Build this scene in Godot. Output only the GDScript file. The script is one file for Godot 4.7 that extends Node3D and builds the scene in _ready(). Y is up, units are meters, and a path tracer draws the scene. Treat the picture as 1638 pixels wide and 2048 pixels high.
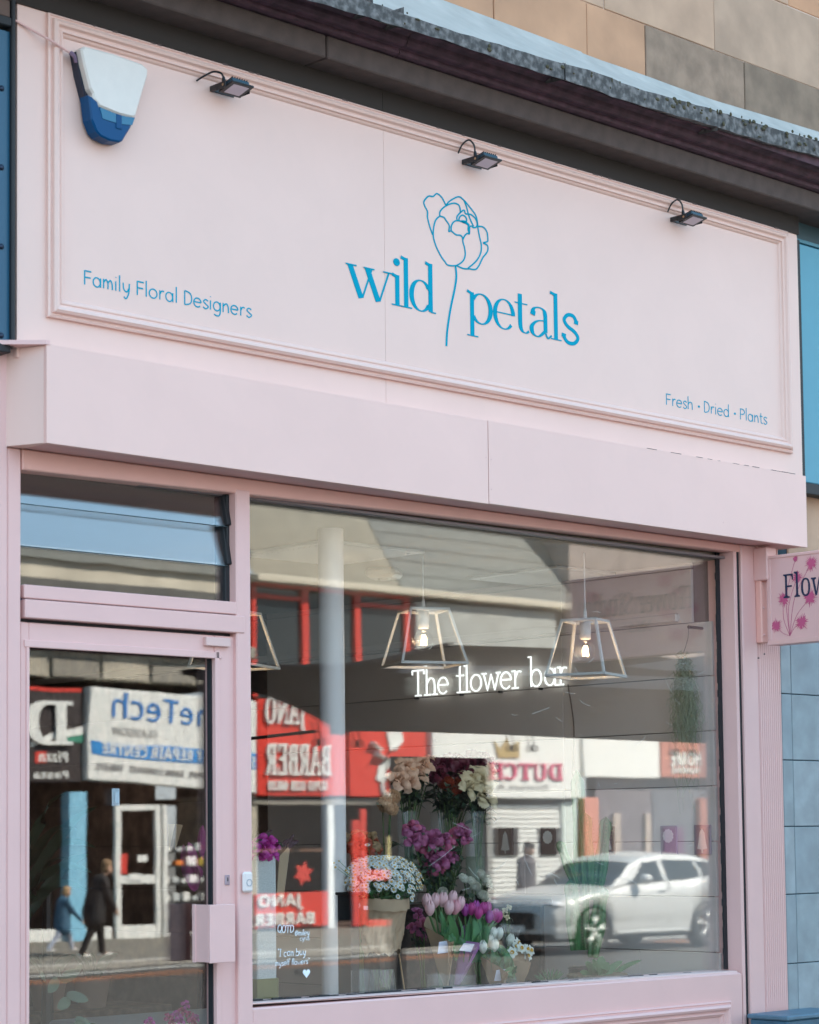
extends Node3D
# A pink flower shop front seen from across the pavement; the opposite side of the street is built behind the camera and shows in the glass.

var M := {}
var taken := {}
var rng := RandomNumberGenerator.new()
const PK := Color(0.80, 0.535, 0.46)

# ---------------------------------------------------------------- naming and tagging
func numbered(called: String) -> String:
	taken[called] = taken.get(called, -1) + 1
	return called if taken[called] == 0 else "%s_%03d" % [called, taken[called]]

func tag(o: Node, label: String, category: String, group := "", kind := "") -> Node:
	if label: o.set_meta("label", label)
	if category: o.set_meta("category", category)
	if group: o.set_meta("group", group)
	if kind: o.set_meta("kind", kind)
	return o

func thing(called: String, label: String, category: String, at := Vector3.ZERO, turn := 0.0, group := "") -> Node3D:
	var o := Node3D.new()
	o.name = numbered(called)
	add_child(o)
	o.position = at
	o.rotation.y = turn
	tag(o, label, category, group)
	return o

func put(called: String, mesh: Mesh, m: Material, parent: Node = null, xf := Transform3D()) -> MeshInstance3D:
	var o := MeshInstance3D.new()
	o.mesh = mesh
	o.material_override = m
	o.transform = xf
	if parent == null:
		o.name = numbered(called)
		add_child(o)
	else:
		o.name = called
		parent.add_child(o, true)
	return o

func obj(called: String, st: SurfaceTool, m: Material, parent: Node = null, xf := Transform3D()) -> MeshInstance3D:
	st.generate_normals()
	return put(called, st.commit(), m, parent, xf)

func stuff(o: Node) -> Node:
	o.set_meta("kind", "stuff")
	return o

# ---------------------------------------------------------------- materials
var noise_tex := {}
func noise_map(key: String, freq: float, lo: float, hi: float, seed_n: int, contrast := 1.0, kind := FastNoiseLite.TYPE_SIMPLEX_SMOOTH) -> ImageTexture:
	if noise_tex.has(key): return noise_tex[key]
	var n := FastNoiseLite.new()
	n.noise_type = kind
	n.seed = seed_n
	n.frequency = freq
	n.fractal_octaves = 5
	var im: Image = n.get_seamless_image(256, 256)
	im.convert(Image.FORMAT_RGBA8)
	for y in 256:
		for x in 256:
			var v: float = clampf((im.get_pixel(x, y).r - 0.5) * contrast + 0.5, 0, 1)
			v = lerpf(lo, hi, v)
			im.set_pixel(x, y, Color(v, v, v))
	noise_tex[key] = ImageTexture.create_from_image(im)
	return noise_tex[key]

func mat(key: String, c := Color.WHITE, rough := 0.7, tex := "", scale := 1.0, bump := 0.0, metal := 0.0, bump_tex := "") -> StandardMaterial3D:
	if M.has(key): return M[key]
	var m := StandardMaterial3D.new()
	m.resource_name = key
	m.albedo_color = c.linear_to_srgb()
	m.roughness = rough
	m.metallic = metal
	if tex:
		m.albedo_texture = noise_tex[tex]
		m.uv1_triplanar = true
		m.uv1_world_triplanar = true
		m.uv1_scale = Vector3.ONE * scale
		if bump > 0.0:
			m.heightmap_enabled = true
			m.heightmap_texture = noise_tex[bump_tex if bump_tex else tex]
			m.heightmap_scale = bump
	M[key] = m
	return m

func glass(key: String, tint := Color(1, 1, 1), alpha := 0.03, spec := 0.5, ripple := 0.0) -> StandardMaterial3D:
	if M.has(key): return M[key]
	var m := StandardMaterial3D.new()
	m.resource_name = key
	m.transparency = BaseMaterial3D.TRANSPARENCY_ALPHA
	m.albedo_color = Color(tint.r, tint.g, tint.b, alpha)
	m.roughness = 0.0
	m.metallic_specular = spec
	if ripple > 0.0:
		m.normal_enabled = true
		m.normal_texture = ripple_map()
		m.normal_scale = ripple
		m.uv1_triplanar = true
		m.uv1_world_triplanar = true
		m.uv1_scale = Vector3.ONE * 0.8
	M[key] = m
	return m

func ripple_map() -> ImageTexture:
	if noise_tex.has("ripple"): return noise_tex["ripple"]
	var n := FastNoiseLite.new()
	n.seed = 23
	n.frequency = 0.012
	n.fractal_octaves = 2
	var im: Image = n.get_seamless_image(256, 256)
	im.convert(Image.FORMAT_RGBA8)
	im.bump_map_to_normal_map(12.0)
	noise_tex["ripple"] = ImageTexture.create_from_image(im)
	return noise_tex["ripple"]

func leafy(key: String, c: Color, back := 0.35, rough := 0.5) -> StandardMaterial3D:
	if M.has(key): return M[key]
	var m := mat(key, c, rough, "mottle", 9.0)
	m.backlight_enabled = true
	m.backlight = Color(back, back, back).linear_to_srgb()
	return m

func glow(key: String, c: Color, energy: float) -> StandardMaterial3D:
	if M.has(key): return M[key]
	var m := mat(key, c, 0.4)
	m.emission_enabled = true
	m.emission = c.linear_to_srgb()
	m.emission_energy_multiplier = energy
	return m

# ---------------------------------------------------------------- shapes
func B(smooth := false) -> SurfaceTool:
	var st := SurfaceTool.new()
	st.begin(Mesh.PRIMITIVE_TRIANGLES)
	st.set_smooth_group(0 if smooth else -1)
	return st

func tri(st: SurfaceTool, a: Vector3, b: Vector3, c: Vector3, out: Vector3) -> void:
	if (b - a).cross(c - a).dot(out) > 0.0:
		st.add_vertex(a); st.add_vertex(c); st.add_vertex(b)
	else:
		st.add_vertex(a); st.add_vertex(b); st.add_vertex(c)

func quad(st: SurfaceTool, a: Vector3, b: Vector3, c: Vector3, d: Vector3, out: Vector3) -> void:
	tri(st, a, b, c, out)
	tri(st, a, c, d, out)

# a box between two corners with chamfered edges
func box(st: SurfaceTool, lo: Vector3, hi: Vector3, ch := 0.0, xf := Transform3D()) -> void:
	var c := (lo + hi) / 2.0
	var h := (hi - lo).abs() / 2.0
	ch = minf(ch, minf(h.x, minf(h.y, h.z)) * 0.9)
	var v := func(sx: float, sy: float, sz: float, axis: int) -> Vector3:
		var p := Vector3(sx * (h.x - ch), sy * (h.y - ch), sz * (h.z - ch))
		p[axis] += ch * [sx, sy, sz][axis]
		return xf * (c + p)
	var s := [-1.0, 1.0]
	for k in s:
		quad(st, v.call(k, -1, -1, 0), v.call(k, 1, -1, 0), v.call(k, 1, 1, 0), v.call(k, -1, 1, 0), xf.basis * Vector3(k, 0, 0))
		quad(st, v.call(-1, k, -1, 1), v.call(1, k, -1, 1), v.call(1, k, 1, 1), v.call(-1, k, 1, 1), xf.basis * Vector3(0, k, 0))
		quad(st, v.call(-1, -1, k, 2), v.call(1, -1, k, 2), v.call(1, 1, k, 2), v.call(-1, 1, k, 2), xf.basis * Vector3(0, 0, k))
	if ch <= 0.0: return
	for a in s:
		for b in s:
			quad(st, v.call(a, b, -1, 0), v.call(a, b, 1, 0), v.call(a, b, 1, 1), v.call(a, b, -1, 1), xf.basis * Vector3(a, b, 0))
			quad(st, v.call(a, -1, b, 0), v.call(a, 1, b, 0), v.call(a, 1, b, 2), v.call(a, -1, b, 2), xf.basis * Vector3(a, 0, b))
			quad(st, v.call(-1, a, b, 1), v.call(1, a, b, 1), v.call(1, a, b, 2), v.call(-1, a, b, 2), xf.basis * Vector3(0, a, b))
			for d in s:
				tri(st, v.call(a, b, d, 0), v.call(a, b, d, 1), v.call(a, b, d, 2), xf.basis * Vector3(a, b, d))

func boxed(called: String, lo: Vector3, hi: Vector3, m: Material, parent: Node = null, ch := 0.004) -> MeshInstance3D:
	var st := B()
	box(st, lo, hi, ch)
	return obj(called, st, m, parent)

# an outline in the xy plane drawn out from z0 to z1, front edge chamfered
func prism(st: SurfaceTool, p: PackedVector2Array, z0: float, z1: float, ch := 0.0, xf := Transform3D()) -> void:
	if Geometry2D.is_polygon_clockwise(p): p.reverse()
	var idx := Geometry2D.triangulate_polygon(p)
	var n := p.size()
	var sg := signf(z1 - z0)
	var inner := p
	if ch > 0.0:
		inner = PackedVector2Array()
		for i in n:
			var e0 := (p[i] - p[(i + n - 1) % n]).normalized()
			var e1 := (p[(i + 1) % n] - p[i]).normalized()
			var nn := Vector2(-e0.y - e1.y, e0.x + e1.x)
			nn = nn / maxf(0.4, nn.length_squared()) * 2.0
			inner.append(p[i] + nn * ch)
	for t in range(0, idx.size(), 3):
		var a := inner[idx[t]]; var b := inner[idx[t + 1]]; var c := inner[idx[t + 2]]
		tri(st, xf * Vector3(a.x, a.y, z1), xf * Vector3(b.x, b.y, z1), xf * Vector3(c.x, c.y, z1), xf.basis * Vector3(0, 0, sg))
		a = p[idx[t]]; b = p[idx[t + 1]]; c = p[idx[t + 2]]
		tri(st, xf * Vector3(a.x, a.y, z0), xf * Vector3(b.x, b.y, z0), xf * Vector3(c.x, c.y, z0), xf.basis * Vector3(0, 0, -sg))
	for i in n:
		var j := (i + 1) % n
		var o := xf.basis * Vector3(p[j].y - p[i].y, p[i].x - p[j].x, 0)
		quad(st, xf * Vector3(p[i].x, p[i].y, z0), xf * Vector3(p[j].x, p[j].y, z0), xf * Vector3(p[j].x, p[j].y, z1 - sg * ch), xf * Vector3(p[i].x, p[i].y, z1 - sg * ch), o)
		if ch > 0.0:
			quad(st, xf * Vector3(p[i].x, p[i].y, z1 - sg * ch), xf * Vector3(p[j].x, p[j].y, z1 - sg * ch), xf * Vector3(inner[j].x, inner[j].y, z1), xf * Vector3(inner[i].x, inner[i].y, z1), o + xf.basis * Vector3(0, 0, sg * o.length()))

func tube(st: SurfaceTool, p: Array, r0: float, r1 := -1.0, sides := 6, flat := 1.0) -> void:
	if r1 < 0.0: r1 = r0
	var n := p.size()
	var up := Vector3.UP if absf((p[n - 1] - p[0]).normalized().y) < 0.9 else Vector3.RIGHT
	var last := []
	for i in n:
		var d: Vector3 = (p[mini(i + 1, n - 1)] - p[maxi(i - 1, 0)]).normalized()
		var a := d.cross(up).normalized()
		if a.length() < 0.5: a = d.cross(Vector3(0.3, 0.5, 0.8)).normalized()
		var b := a.cross(d)
		up = b
		var r := lerpf(r0, r1, float(i) / (n - 1))
		var ring := []
		for k in sides:
			var t := TAU * k / sides
			ring.append(p[i] + (a * cos(t) + b * sin(t) * flat) * r)
		if i:
			for k in sides:
				var k2 := (k + 1) % sides
				quad(st, last[k], last[k2], ring[k2], ring[k], (last[k] + ring[k2]) / 2.0 - (p[i] + p[i - 1]) / 2.0)
		else:
			for k in range(1, sides - 1): tri(st, ring[0], ring[k], ring[k + 1], -d)
		if i == n - 1:
			for k in range(1, sides - 1): tri(st, ring[0], ring[k], ring[k + 1], d)
		last = ring

# profile points are (radius, height)
func lathe(st: SurfaceTool, prof: Array, segs := 16, xf := Transform3D(), star := 0.0, ribs := 0) -> void:
	for i in range(prof.size() - 1):
		for k in segs:
			var q := []
			for e in [[i, k], [i, k + 1], [i + 1, k + 1], [i + 1, k]]:
				var t: float = TAU * e[1] / segs
				var r: float = prof[e[0]].x * (1.0 + star * cos(t * ribs))
				q.append(xf * Vector3(cos(t) * r, prof[e[0]].y, sin(t) * r))
			var t2: float = TAU * (k + 0.5) / segs
			var dr: float = prof[i + 1].x - prof[i].x
			var dy: float = prof[i + 1].y - prof[i].y
			var o: Vector3 = xf.basis * Vector3(cos(t2) * dy, -dr, sin(t2) * dy)
			if dy < 0.0 and false: o = -o
			quad(st, q[0], q[1], q[2], q[3], o)

func ball(st: SurfaceTool, c: Vector3, r: Vector3, segs := 10, rings := 6) -> void:
	var prof := []
	for i in rings + 1:
		var a := PI * i / rings - PI / 2
		prof.append(Vector2(maxf(cos(a), 0.0001), sin(a)))
	lathe(st, prof, segs, Transform3D(Basis.from_scale(r), c))

# a sheet from a function of (u, v)
func sheet(st: SurfaceTool, nu: int, nv: int, f: Callable) -> void:
	for i in nu:
		for j in nv:
			var a: Vector3 = f.call(float(i) / nu, float(j) / nv)
			var b: Vector3 = f.call(float(i + 1) / nu, float(j) / nv)
			var c: Vector3 = f.call(float(i + 1) / nu, float(j + 1) / nv)
			var d: Vector3 = f.call(float(i) / nu, float(j + 1) / nv)
			st.add_vertex(a); st.add_vertex(b); st.add_vertex(c)
			st.add_vertex(a); st.add_vertex(c); st.add_vertex(d)

func spline(p: Array, per := 6) -> Array:
	var out := []
	var n := p.size()
	for i in n - 1:
		for k in per:
			out.append(p[i].cubic_interpolate(p[i + 1], p[maxi(i - 1, 0)], p[mini(i + 2, n - 1)], float(k) / per))
	out.append(p[n - 1])
	return out

# a flat ribbon along a 2D path; width follows a broad-nib rule when thick > thin
func ribbon(st: SurfaceTool, p: Array, thin: float, thick: float, xf: Transform3D, raise := 0.0015) -> void:
	var n := p.size()
	var l := []
	for i in n:
		var d: Vector2 = (p[mini(i + 1, n - 1)] - p[maxi(i - 1, 0)]).normalized()
		var w := lerpf(thin, thick, pow(absf(d.y), 2.0)) / 2.0
		var q := Vector2(-d.y, d.x) * w
		l.append([p[i] + q, p[i] - q])
	var o := xf.basis * Vector3(0, 0, 1)
	for i in n - 1:
		var a: Vector2 = l[i][0]; var b: Vector2 = l[i + 1][0]; var c: Vector2 = l[i + 1][1]; var d2: Vector2 = l[i][1]
		quad(st, xf * Vector3(a.x, a.y, raise), xf * Vector3(b.x, b.y, raise), xf * Vector3(c.x, c.y, raise), xf * Vector3(d2.x, d2.y, raise), o)
		quad(st, xf * Vector3(a.x, a.y, raise), xf * Vector3(b.x, b.y, raise), xf * Vector3(b.x, b.y, 0), xf * Vector3(a.x, a.y, 0), xf.basis * Vector3(a.y - b.y, b.x - a.x, 0))
		quad(st, xf * Vector3(d2.x, d2.y, raise), xf * Vector3(c.x, c.y, raise), xf * Vector3(c.x, c.y, 0), xf * Vector3(d2.x, d2.y, 0), xf.basis * Vector3(c.y - d2.y, d2.x - c.x, 0))

func ell(cx: float, cy: float, rx: float, ry: float, a0 := 0.0, a1 := 360.0, n := 18) -> Array:
	var out := []
	for i in n + 1:
		var a := deg_to_rad(lerpf(a0, a1, float(i) / n))
		out.append(Vector2(cx + cos(a) * rx, cy + sin(a) * ry))
	return out

# printed lettering: a TextMesh fitted to a width and a cap height; lower left corner at origin of xf
func lettering(called: String, words: String, font: String, xf: Transform3D, width: float, height: float, m: Material, parent: Node, weight := 400, depth := 0.003) -> MeshInstance3D:
	var t := TextMesh.new()
	var f := SystemFont.new()
	f.font_names = PackedStringArray([font])
	f.font_weight = weight
	t.font = f
	t.text = words
	t.font_size = 64
	t.pixel_size = 0.01
	t.curve_step = 1.0
	t.depth = 0.02
	var arr := t.surface_get_arrays(0)
	var v: PackedVector3Array = arr[Mesh.ARRAY_VERTEX]
	var lo := Vector3.INF
	var hi := -Vector3.INF
	for p in v:
		lo = lo.min(p)
		hi = hi.max(p)
	var cap := 0.714 * 0.64
	var s := Vector3(width / (hi.x - lo.x), height / cap, depth / 0.02)
	var base := 0.0
	for g in "gjpqy,":
		if words.contains(g): base = 1.0
	var low := lo.y + (0.21 * 0.64 if base > 0.0 else 0.0)
	var tr := Transform3D(Basis.from_scale(s), Vector3(-lo.x * s.x, -low * s.y, 0.01 * s.z))
	return put(called, t, m, parent, xf * tr)

# monoline stroke alphabet, x-height 1; returns [strokes, advance]
func glyph(c: String, slab := false) -> Array:
	var s := []
	var w := 1.0
	var V := func(x, y): return Vector2(x, y)
	match c:
		"a": s = [ell(0.42, 0.48, 0.38, 0.48), [Vector2(0.82, 0.95), Vector2(0.82, 0.0)]]; w = 1.1
		"b": s = [[Vector2(0.08, 1.7), Vector2(0.08, 0)], ell(0.47, 0.48, 0.4, 0.48)]; w = 1.1
		"c": s = [ell(0.45, 0.48, 0.42, 0.48, 50, 310)]; w = 0.95
		"e": s = [[Vector2(0.05, 0.52), Vector2(0.85, 0.52)], ell(0.45, 0.48, 0.42, 0.48, 5, 315)]; w = 1.05
		"f": s = [spline([Vector2(0.68, 1.5), Vector2(0.5, 1.68), Vector2(0.3, 1.5), Vector2(0.27, 1.1), Vector2(0.27, 0)]), [Vector2(0, 0.98), Vector2(0.6, 0.98)]]; w = 0.72
		"h": s = [[Vector2(0.08, 1.7), Vector2(0.08, 0)], spline([Vector2(0.08, 0.65), Vector2(0.35, 0.96), Vector2(0.65, 0.9), Vector2(0.75, 0.6), Vector2(0.75, 0)])]; w = 1.02
		"i": s = [[Vector2(0.1, 1), Vector2(0.1, 0)], [Vector2(0.1, 1.35), Vector2(0.12, 1.42)]]; w = 0.4
		"l": s = [[Vector2(0.12, 1.7), Vector2(0.12, 0)]]; w = 0.42
		"m": s = [[Vector2(0.05, 1), Vector2(0.05, 0)], spline([Vector2(0.05, 0.6), Vector2(0.3, 0.95), Vector2(0.5, 0.6), Vector2(0.5, 0)]), spline([Vector2(0.5, 0.6), Vector2(0.75, 0.95), Vector2(0.95, 0.6), Vector2(0.98, 0)])]; w = 1.25
		"n": s = [[Vector2(0.08, 1), Vector2(0.08, 0)], spline([Vector2(0.08, 0.6), Vector2(0.4, 0.96), Vector2(0.65, 0.7), Vector2(0.7, 0)])]; w = 0.95
		"o": s = [ell(0.46, 0.48, 0.43, 0.48)]; w = 1.05
		"r": s = [[Vector2(0.15, 0.97), Vector2(0.15, 0)], spline([Vector2(0.15, 0.55), Vector2(0.35, 0.92), Vector2(0.62, 0.92)])]; w = 0.78
		"s": s = [spline([Vector2(0.62, 0.85), Vector2(0.35, 0.98), Vector2(0.1, 0.75), Vector2(0.35, 0.5), Vector2(0.65, 0.25), Vector2(0.35, -0.02), Vector2(0.05, 0.15)])]; w = 0.8
		"u": s = [spline([Vector2(0.08, 1), Vector2(0.1, 0.3), Vector2(0.4, 0.0), Vector2(0.7, 0.3), Vector2(0.75, 1)]), [Vector2(0.75, 1), Vector2(0.78, 0)]]; w = 0.98
		"w": s = [[Vector2(0.05, 0.97), Vector2(0.35, 0), Vector2(0.65, 0.9), Vector2(0.95, 0), Vector2(1.25, 0.97)]]; w = 1.38
		"y": s = [spline([Vector2(0.08, 1), Vector2(0.15, 0.35), Vector2(0.45, 0.1), Vector2(0.7, 0.5)]), spline([Vector2(0.75, 1), Vector2(0.68, 0), Vector2(0.4, -0.6), Vector2(0.15, -0.45)])]; w = 0.95
		"T": s = [[Vector2(0.5, 1.5), Vector2(0.5, 0)], [Vector2(0.0, 1.25), Vector2(0.0, 1.5), Vector2(1.0, 1.5), Vector2(1.0, 1.25)]]; w = 1.15
		"I": s = [[Vector2(0.3, 1.5), Vector2(0.3, 0)], [Vector2(0.05, 1.5), Vector2(0.55, 1.5)], [Vector2(0.05, 0), Vector2(0.55, 0)]]; w = 0.8
		"Q": s = [ell(0.55, 0.75, 0.5, 0.75), [Vector2(0.6, 0.4), Vector2(1.05, -0.15)]]; w = 1.2
		"O": s = [ell(0.5, 0.75, 0.46, 0.75)]; w = 1.1
		"D": s = [[Vector2(0.1, 1.5), Vector2(0.1, 0)], spline([Vector2(0.1, 1.5), Vector2(0.7, 1.3), Vector2(0.9, 0.75), Vector2(0.7, 0.2), Vector2(0.1, 0)])]; w = 1.1
		"@": s = [ell(0.55, 0.5, 0.22, 0.28), spline([Vector2(0.77, 0.75), Vector2(0.8, 0.25), Vector2(1.05, 0.4), Vector2(1.0, 0.9), Vector2(0.55, 1.15), Vector2(0.1, 0.8), Vector2(0.15, 0.1), Vector2(0.7, -0.15)])]; w = 1.3
		"'": s = [[Vector2(0.1, 1.7), Vector2(0.08, 1.4)], [Vector2(0.3, 1.7), Vector2(0.28, 1.4)]]; w = 0.5
		"d": s = [[Vector2(0.86, 1.7), Vector2(0.86, 0)], ell(0.46, 0.48, 0.4, 0.48)]; w = 1.12
		"g": s = [ell(0.44, 0.48, 0.39, 0.48), spline([Vector2(0.84, 0.96), Vector2(0.84, -0.1), Vector2(0.66, -0.5), Vector2(0.35, -0.52), Vector2(0.12, -0.4)])]; w = 1.1
		"t": s = [spline([Vector2(0.25, 1.4), Vector2(0.25, 0.3), Vector2(0.34, 0.05), Vector2(0.55, 0.02)]), [Vector2(0.0, 0.96), Vector2(0.52, 0.96)]]; w = 0.68
		"F": s = [[Vector2(0.12, 1.5), Vector2(0.12, 0)], [Vector2(0.12, 1.44), Vector2(0.82, 1.44)], [Vector2(0.12, 0.78), Vector2(0.74, 0.78)]]; w = 0.98
		"P": s = [[Vector2(0.12, 1.5), Vector2(0.12, 0)], spline([Vector2(0.12, 1.44), Vector2(0.6, 1.4), Vector2(0.85, 1.08), Vector2(0.6, 0.76), Vector2(0.12, 0.72)])]; w = 1.02
		"\u2022": s = [ell(0.3, 0.62, 0.12, 0.09, 0, 375, 12), ell(0.3, 0.62, 0.05, 0.04, 0, 375, 12)]; w = 0.6
		_: w = 0.55
	if slab:
		match c:
			"h", "r", "f", "l": s.append([Vector2(-0.12, 0), Vector2(0.38, 0)] if c != "f" else [Vector2(0.02, 0), Vector2(0.55, 0)])
		match c:
			"h": s.append([Vector2(0.52, 0), Vector2(0.98, 0)])
			"T": s.append([Vector2(0.25, 0), Vector2(0.75, 0)])
			"a": s.append([Vector2(0.82, 0), Vector2(1.02, 0)])
			"w": s.append_array([[Vector2(-0.1, 0.97), Vector2(0.25, 0.97)], [Vector2(1.05, 0.97), Vector2(1.4, 0.97)]])
		if c in ["h", "b", "l"]: s.append([Vector2(-0.14, 1.7), Vector2(0.1, 1.7)])
		if c == "r": s.append([Vector2(-0.1, 0.97), Vector2(0.15, 0.97)])
	return [s, w]

# ---------------------------------------------------------------- bodies: capsules joined by a smooth minimum and meshed as surface nets
func body(st: SurfaceTool, bones: Array, cell: float, blend := 0.04) -> void:
	var lo := Vector3.INF
	var hi := -Vector3.INF
	for b in bones:
		var r: float = maxf(b[2], b[3]) + cell * 2
		lo = lo.min(b[0] - Vector3.ONE * r).min(b[1] - Vector3.ONE * r)
		hi = hi.max(b[0] + Vector3.ONE * r).max(b[1] + Vector3.ONE * r)
	var n := Vector3i(((hi - lo) / cell).ceil()) + Vector3i.ONE
	var val := PackedFloat32Array()
	val.resize(n.x * n.y * n.z)
	val.fill(1.0)
	for b in bones:
		var ab: Vector3 = b[1] - b[0]
		var l2 := maxf(ab.length_squared(), 1e-6)
		var r: float = maxf(b[2], b[3]) + cell * 2.5 + blend
		var i0 := Vector3i(((Vector3(b[0]).min(b[1]) - Vector3.ONE * r - lo) / cell).floor()).clamp(Vector3i.ZERO, n - Vector3i.ONE)
		var i1 := Vector3i(((Vector3(b[0]).max(b[1]) + Vector3.ONE * r - lo) / cell).ceil()).clamp(Vector3i.ZERO, n - Vector3i.ONE)
		for z in range(i0.z, i1.z + 1):
			for y in range(i0.y, i1.y + 1):
				for x in range(i0.x, i1.x + 1):
					var p := lo + Vector3(x, y, z) * cell
					var t := clampf((p - b[0]).dot(ab) / l2, 0, 1)
					var d: float = p.distance_to(b[0] + ab * t) - lerpf(b[2], b[3], t)
					var at := (z * n.y + y) * n.x + x
					var h := clampf(0.5 + 0.5 * (val[at] - d) / blend, 0, 1)
					val[at] = lerpf(val[at], d, h) - blend * h * (1 - h)
	var where := {}
	var off := [0, 1, n.x, n.x + 1, n.x * n.y, n.x * n.y + 1, n.x * n.y + n.x, n.x * n.y + n.x + 1]
	for z in n.z - 1:
		for y in n.y - 1:
			for x in n.x - 1:
				var at := (z * n.y + y) * n.x + x
				var inside := 0
				for o in off: inside += 1 if val[at + o] < 0 else 0
				if inside == 0 or inside == 8: continue
				var sum := Vector3.ZERO
				var cnt := 0
				for e in 8:
					for bit in [1, 2, 4]:
						if e & bit: continue
						var a := val[at + off[e]]
						var b2 := val[at + off[e | bit]]
						if (a < 0) == (b2 < 0): continue
						var q := Vector3(e & 1, (e >> 1) & 1, (e >> 2) & 1)
						var q2 := Vector3((e | bit) & 1, ((e | bit) >> 1) & 1, ((e | bit) >> 2) & 1)
						sum += q.lerp(q2, a / (a - b2))
						cnt += 1
				where[at] = lo + (Vector3(x, y, z) + sum / cnt) * cell
	for at in where:
		for ax in 3:
			var step: int = [1, n.x, n.x * n.y][ax]
			var u: int = [1, n.x, n.x * n.y][(ax + 1) % 3]
			var v: int = [1, n.x, n.x * n.y][(ax + 2) % 3]
			if (val[at] < 0) == (val[at + step] < 0): continue
			if not (where.has(at - u) and where.has(at - v) and where.has(at - u - v)): continue
			var d := Vector3.ZERO
			d[ax] = 1.0 if val[at] < 0 else -1.0
			quad(st, where[at], where[at - u], where[at - u - v], where[at - v], d)

# ---------------------------------------------------------------- the shop front
func moulded_frame(called: String, lo: Vector2, hi: Vector2, z: float, prof: Array, m: Material, parent: Node) -> void:
	# four mitred lengths of moulding; prof holds (distance in from the outer edge, height)
	for side in 4:
		var st := B()
		for i in prof.size() - 1:
			var q := []
			for k in 2:
				var d: Vector2 = prof[i + k]
				var c := [Vector2(lo.x + d.x, lo.y + d.x), Vector2(hi.x - d.x, lo.y + d.x), Vector2(hi.x - d.x, hi.y - d.x), Vector2(lo.x + d.x, hi.y - d.x)]
				for e in [c[side], c[(side + 1) % 4]]: q.append(Vector3(e.x, e.y, z + d.y))
			var inward: Vector3 = [Vector3.UP, Vector3.LEFT, Vector3.DOWN, Vector3.RIGHT][side]
			var dh: float = prof[i + 1].y - prof[i].y
			var dd: float = prof[i + 1].x - prof[i].x
			quad(st, q[0], q[1], q[3], q[2], Vector3(0, 0, dd) - inward * dh)
		obj(called, st, m, parent)

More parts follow.
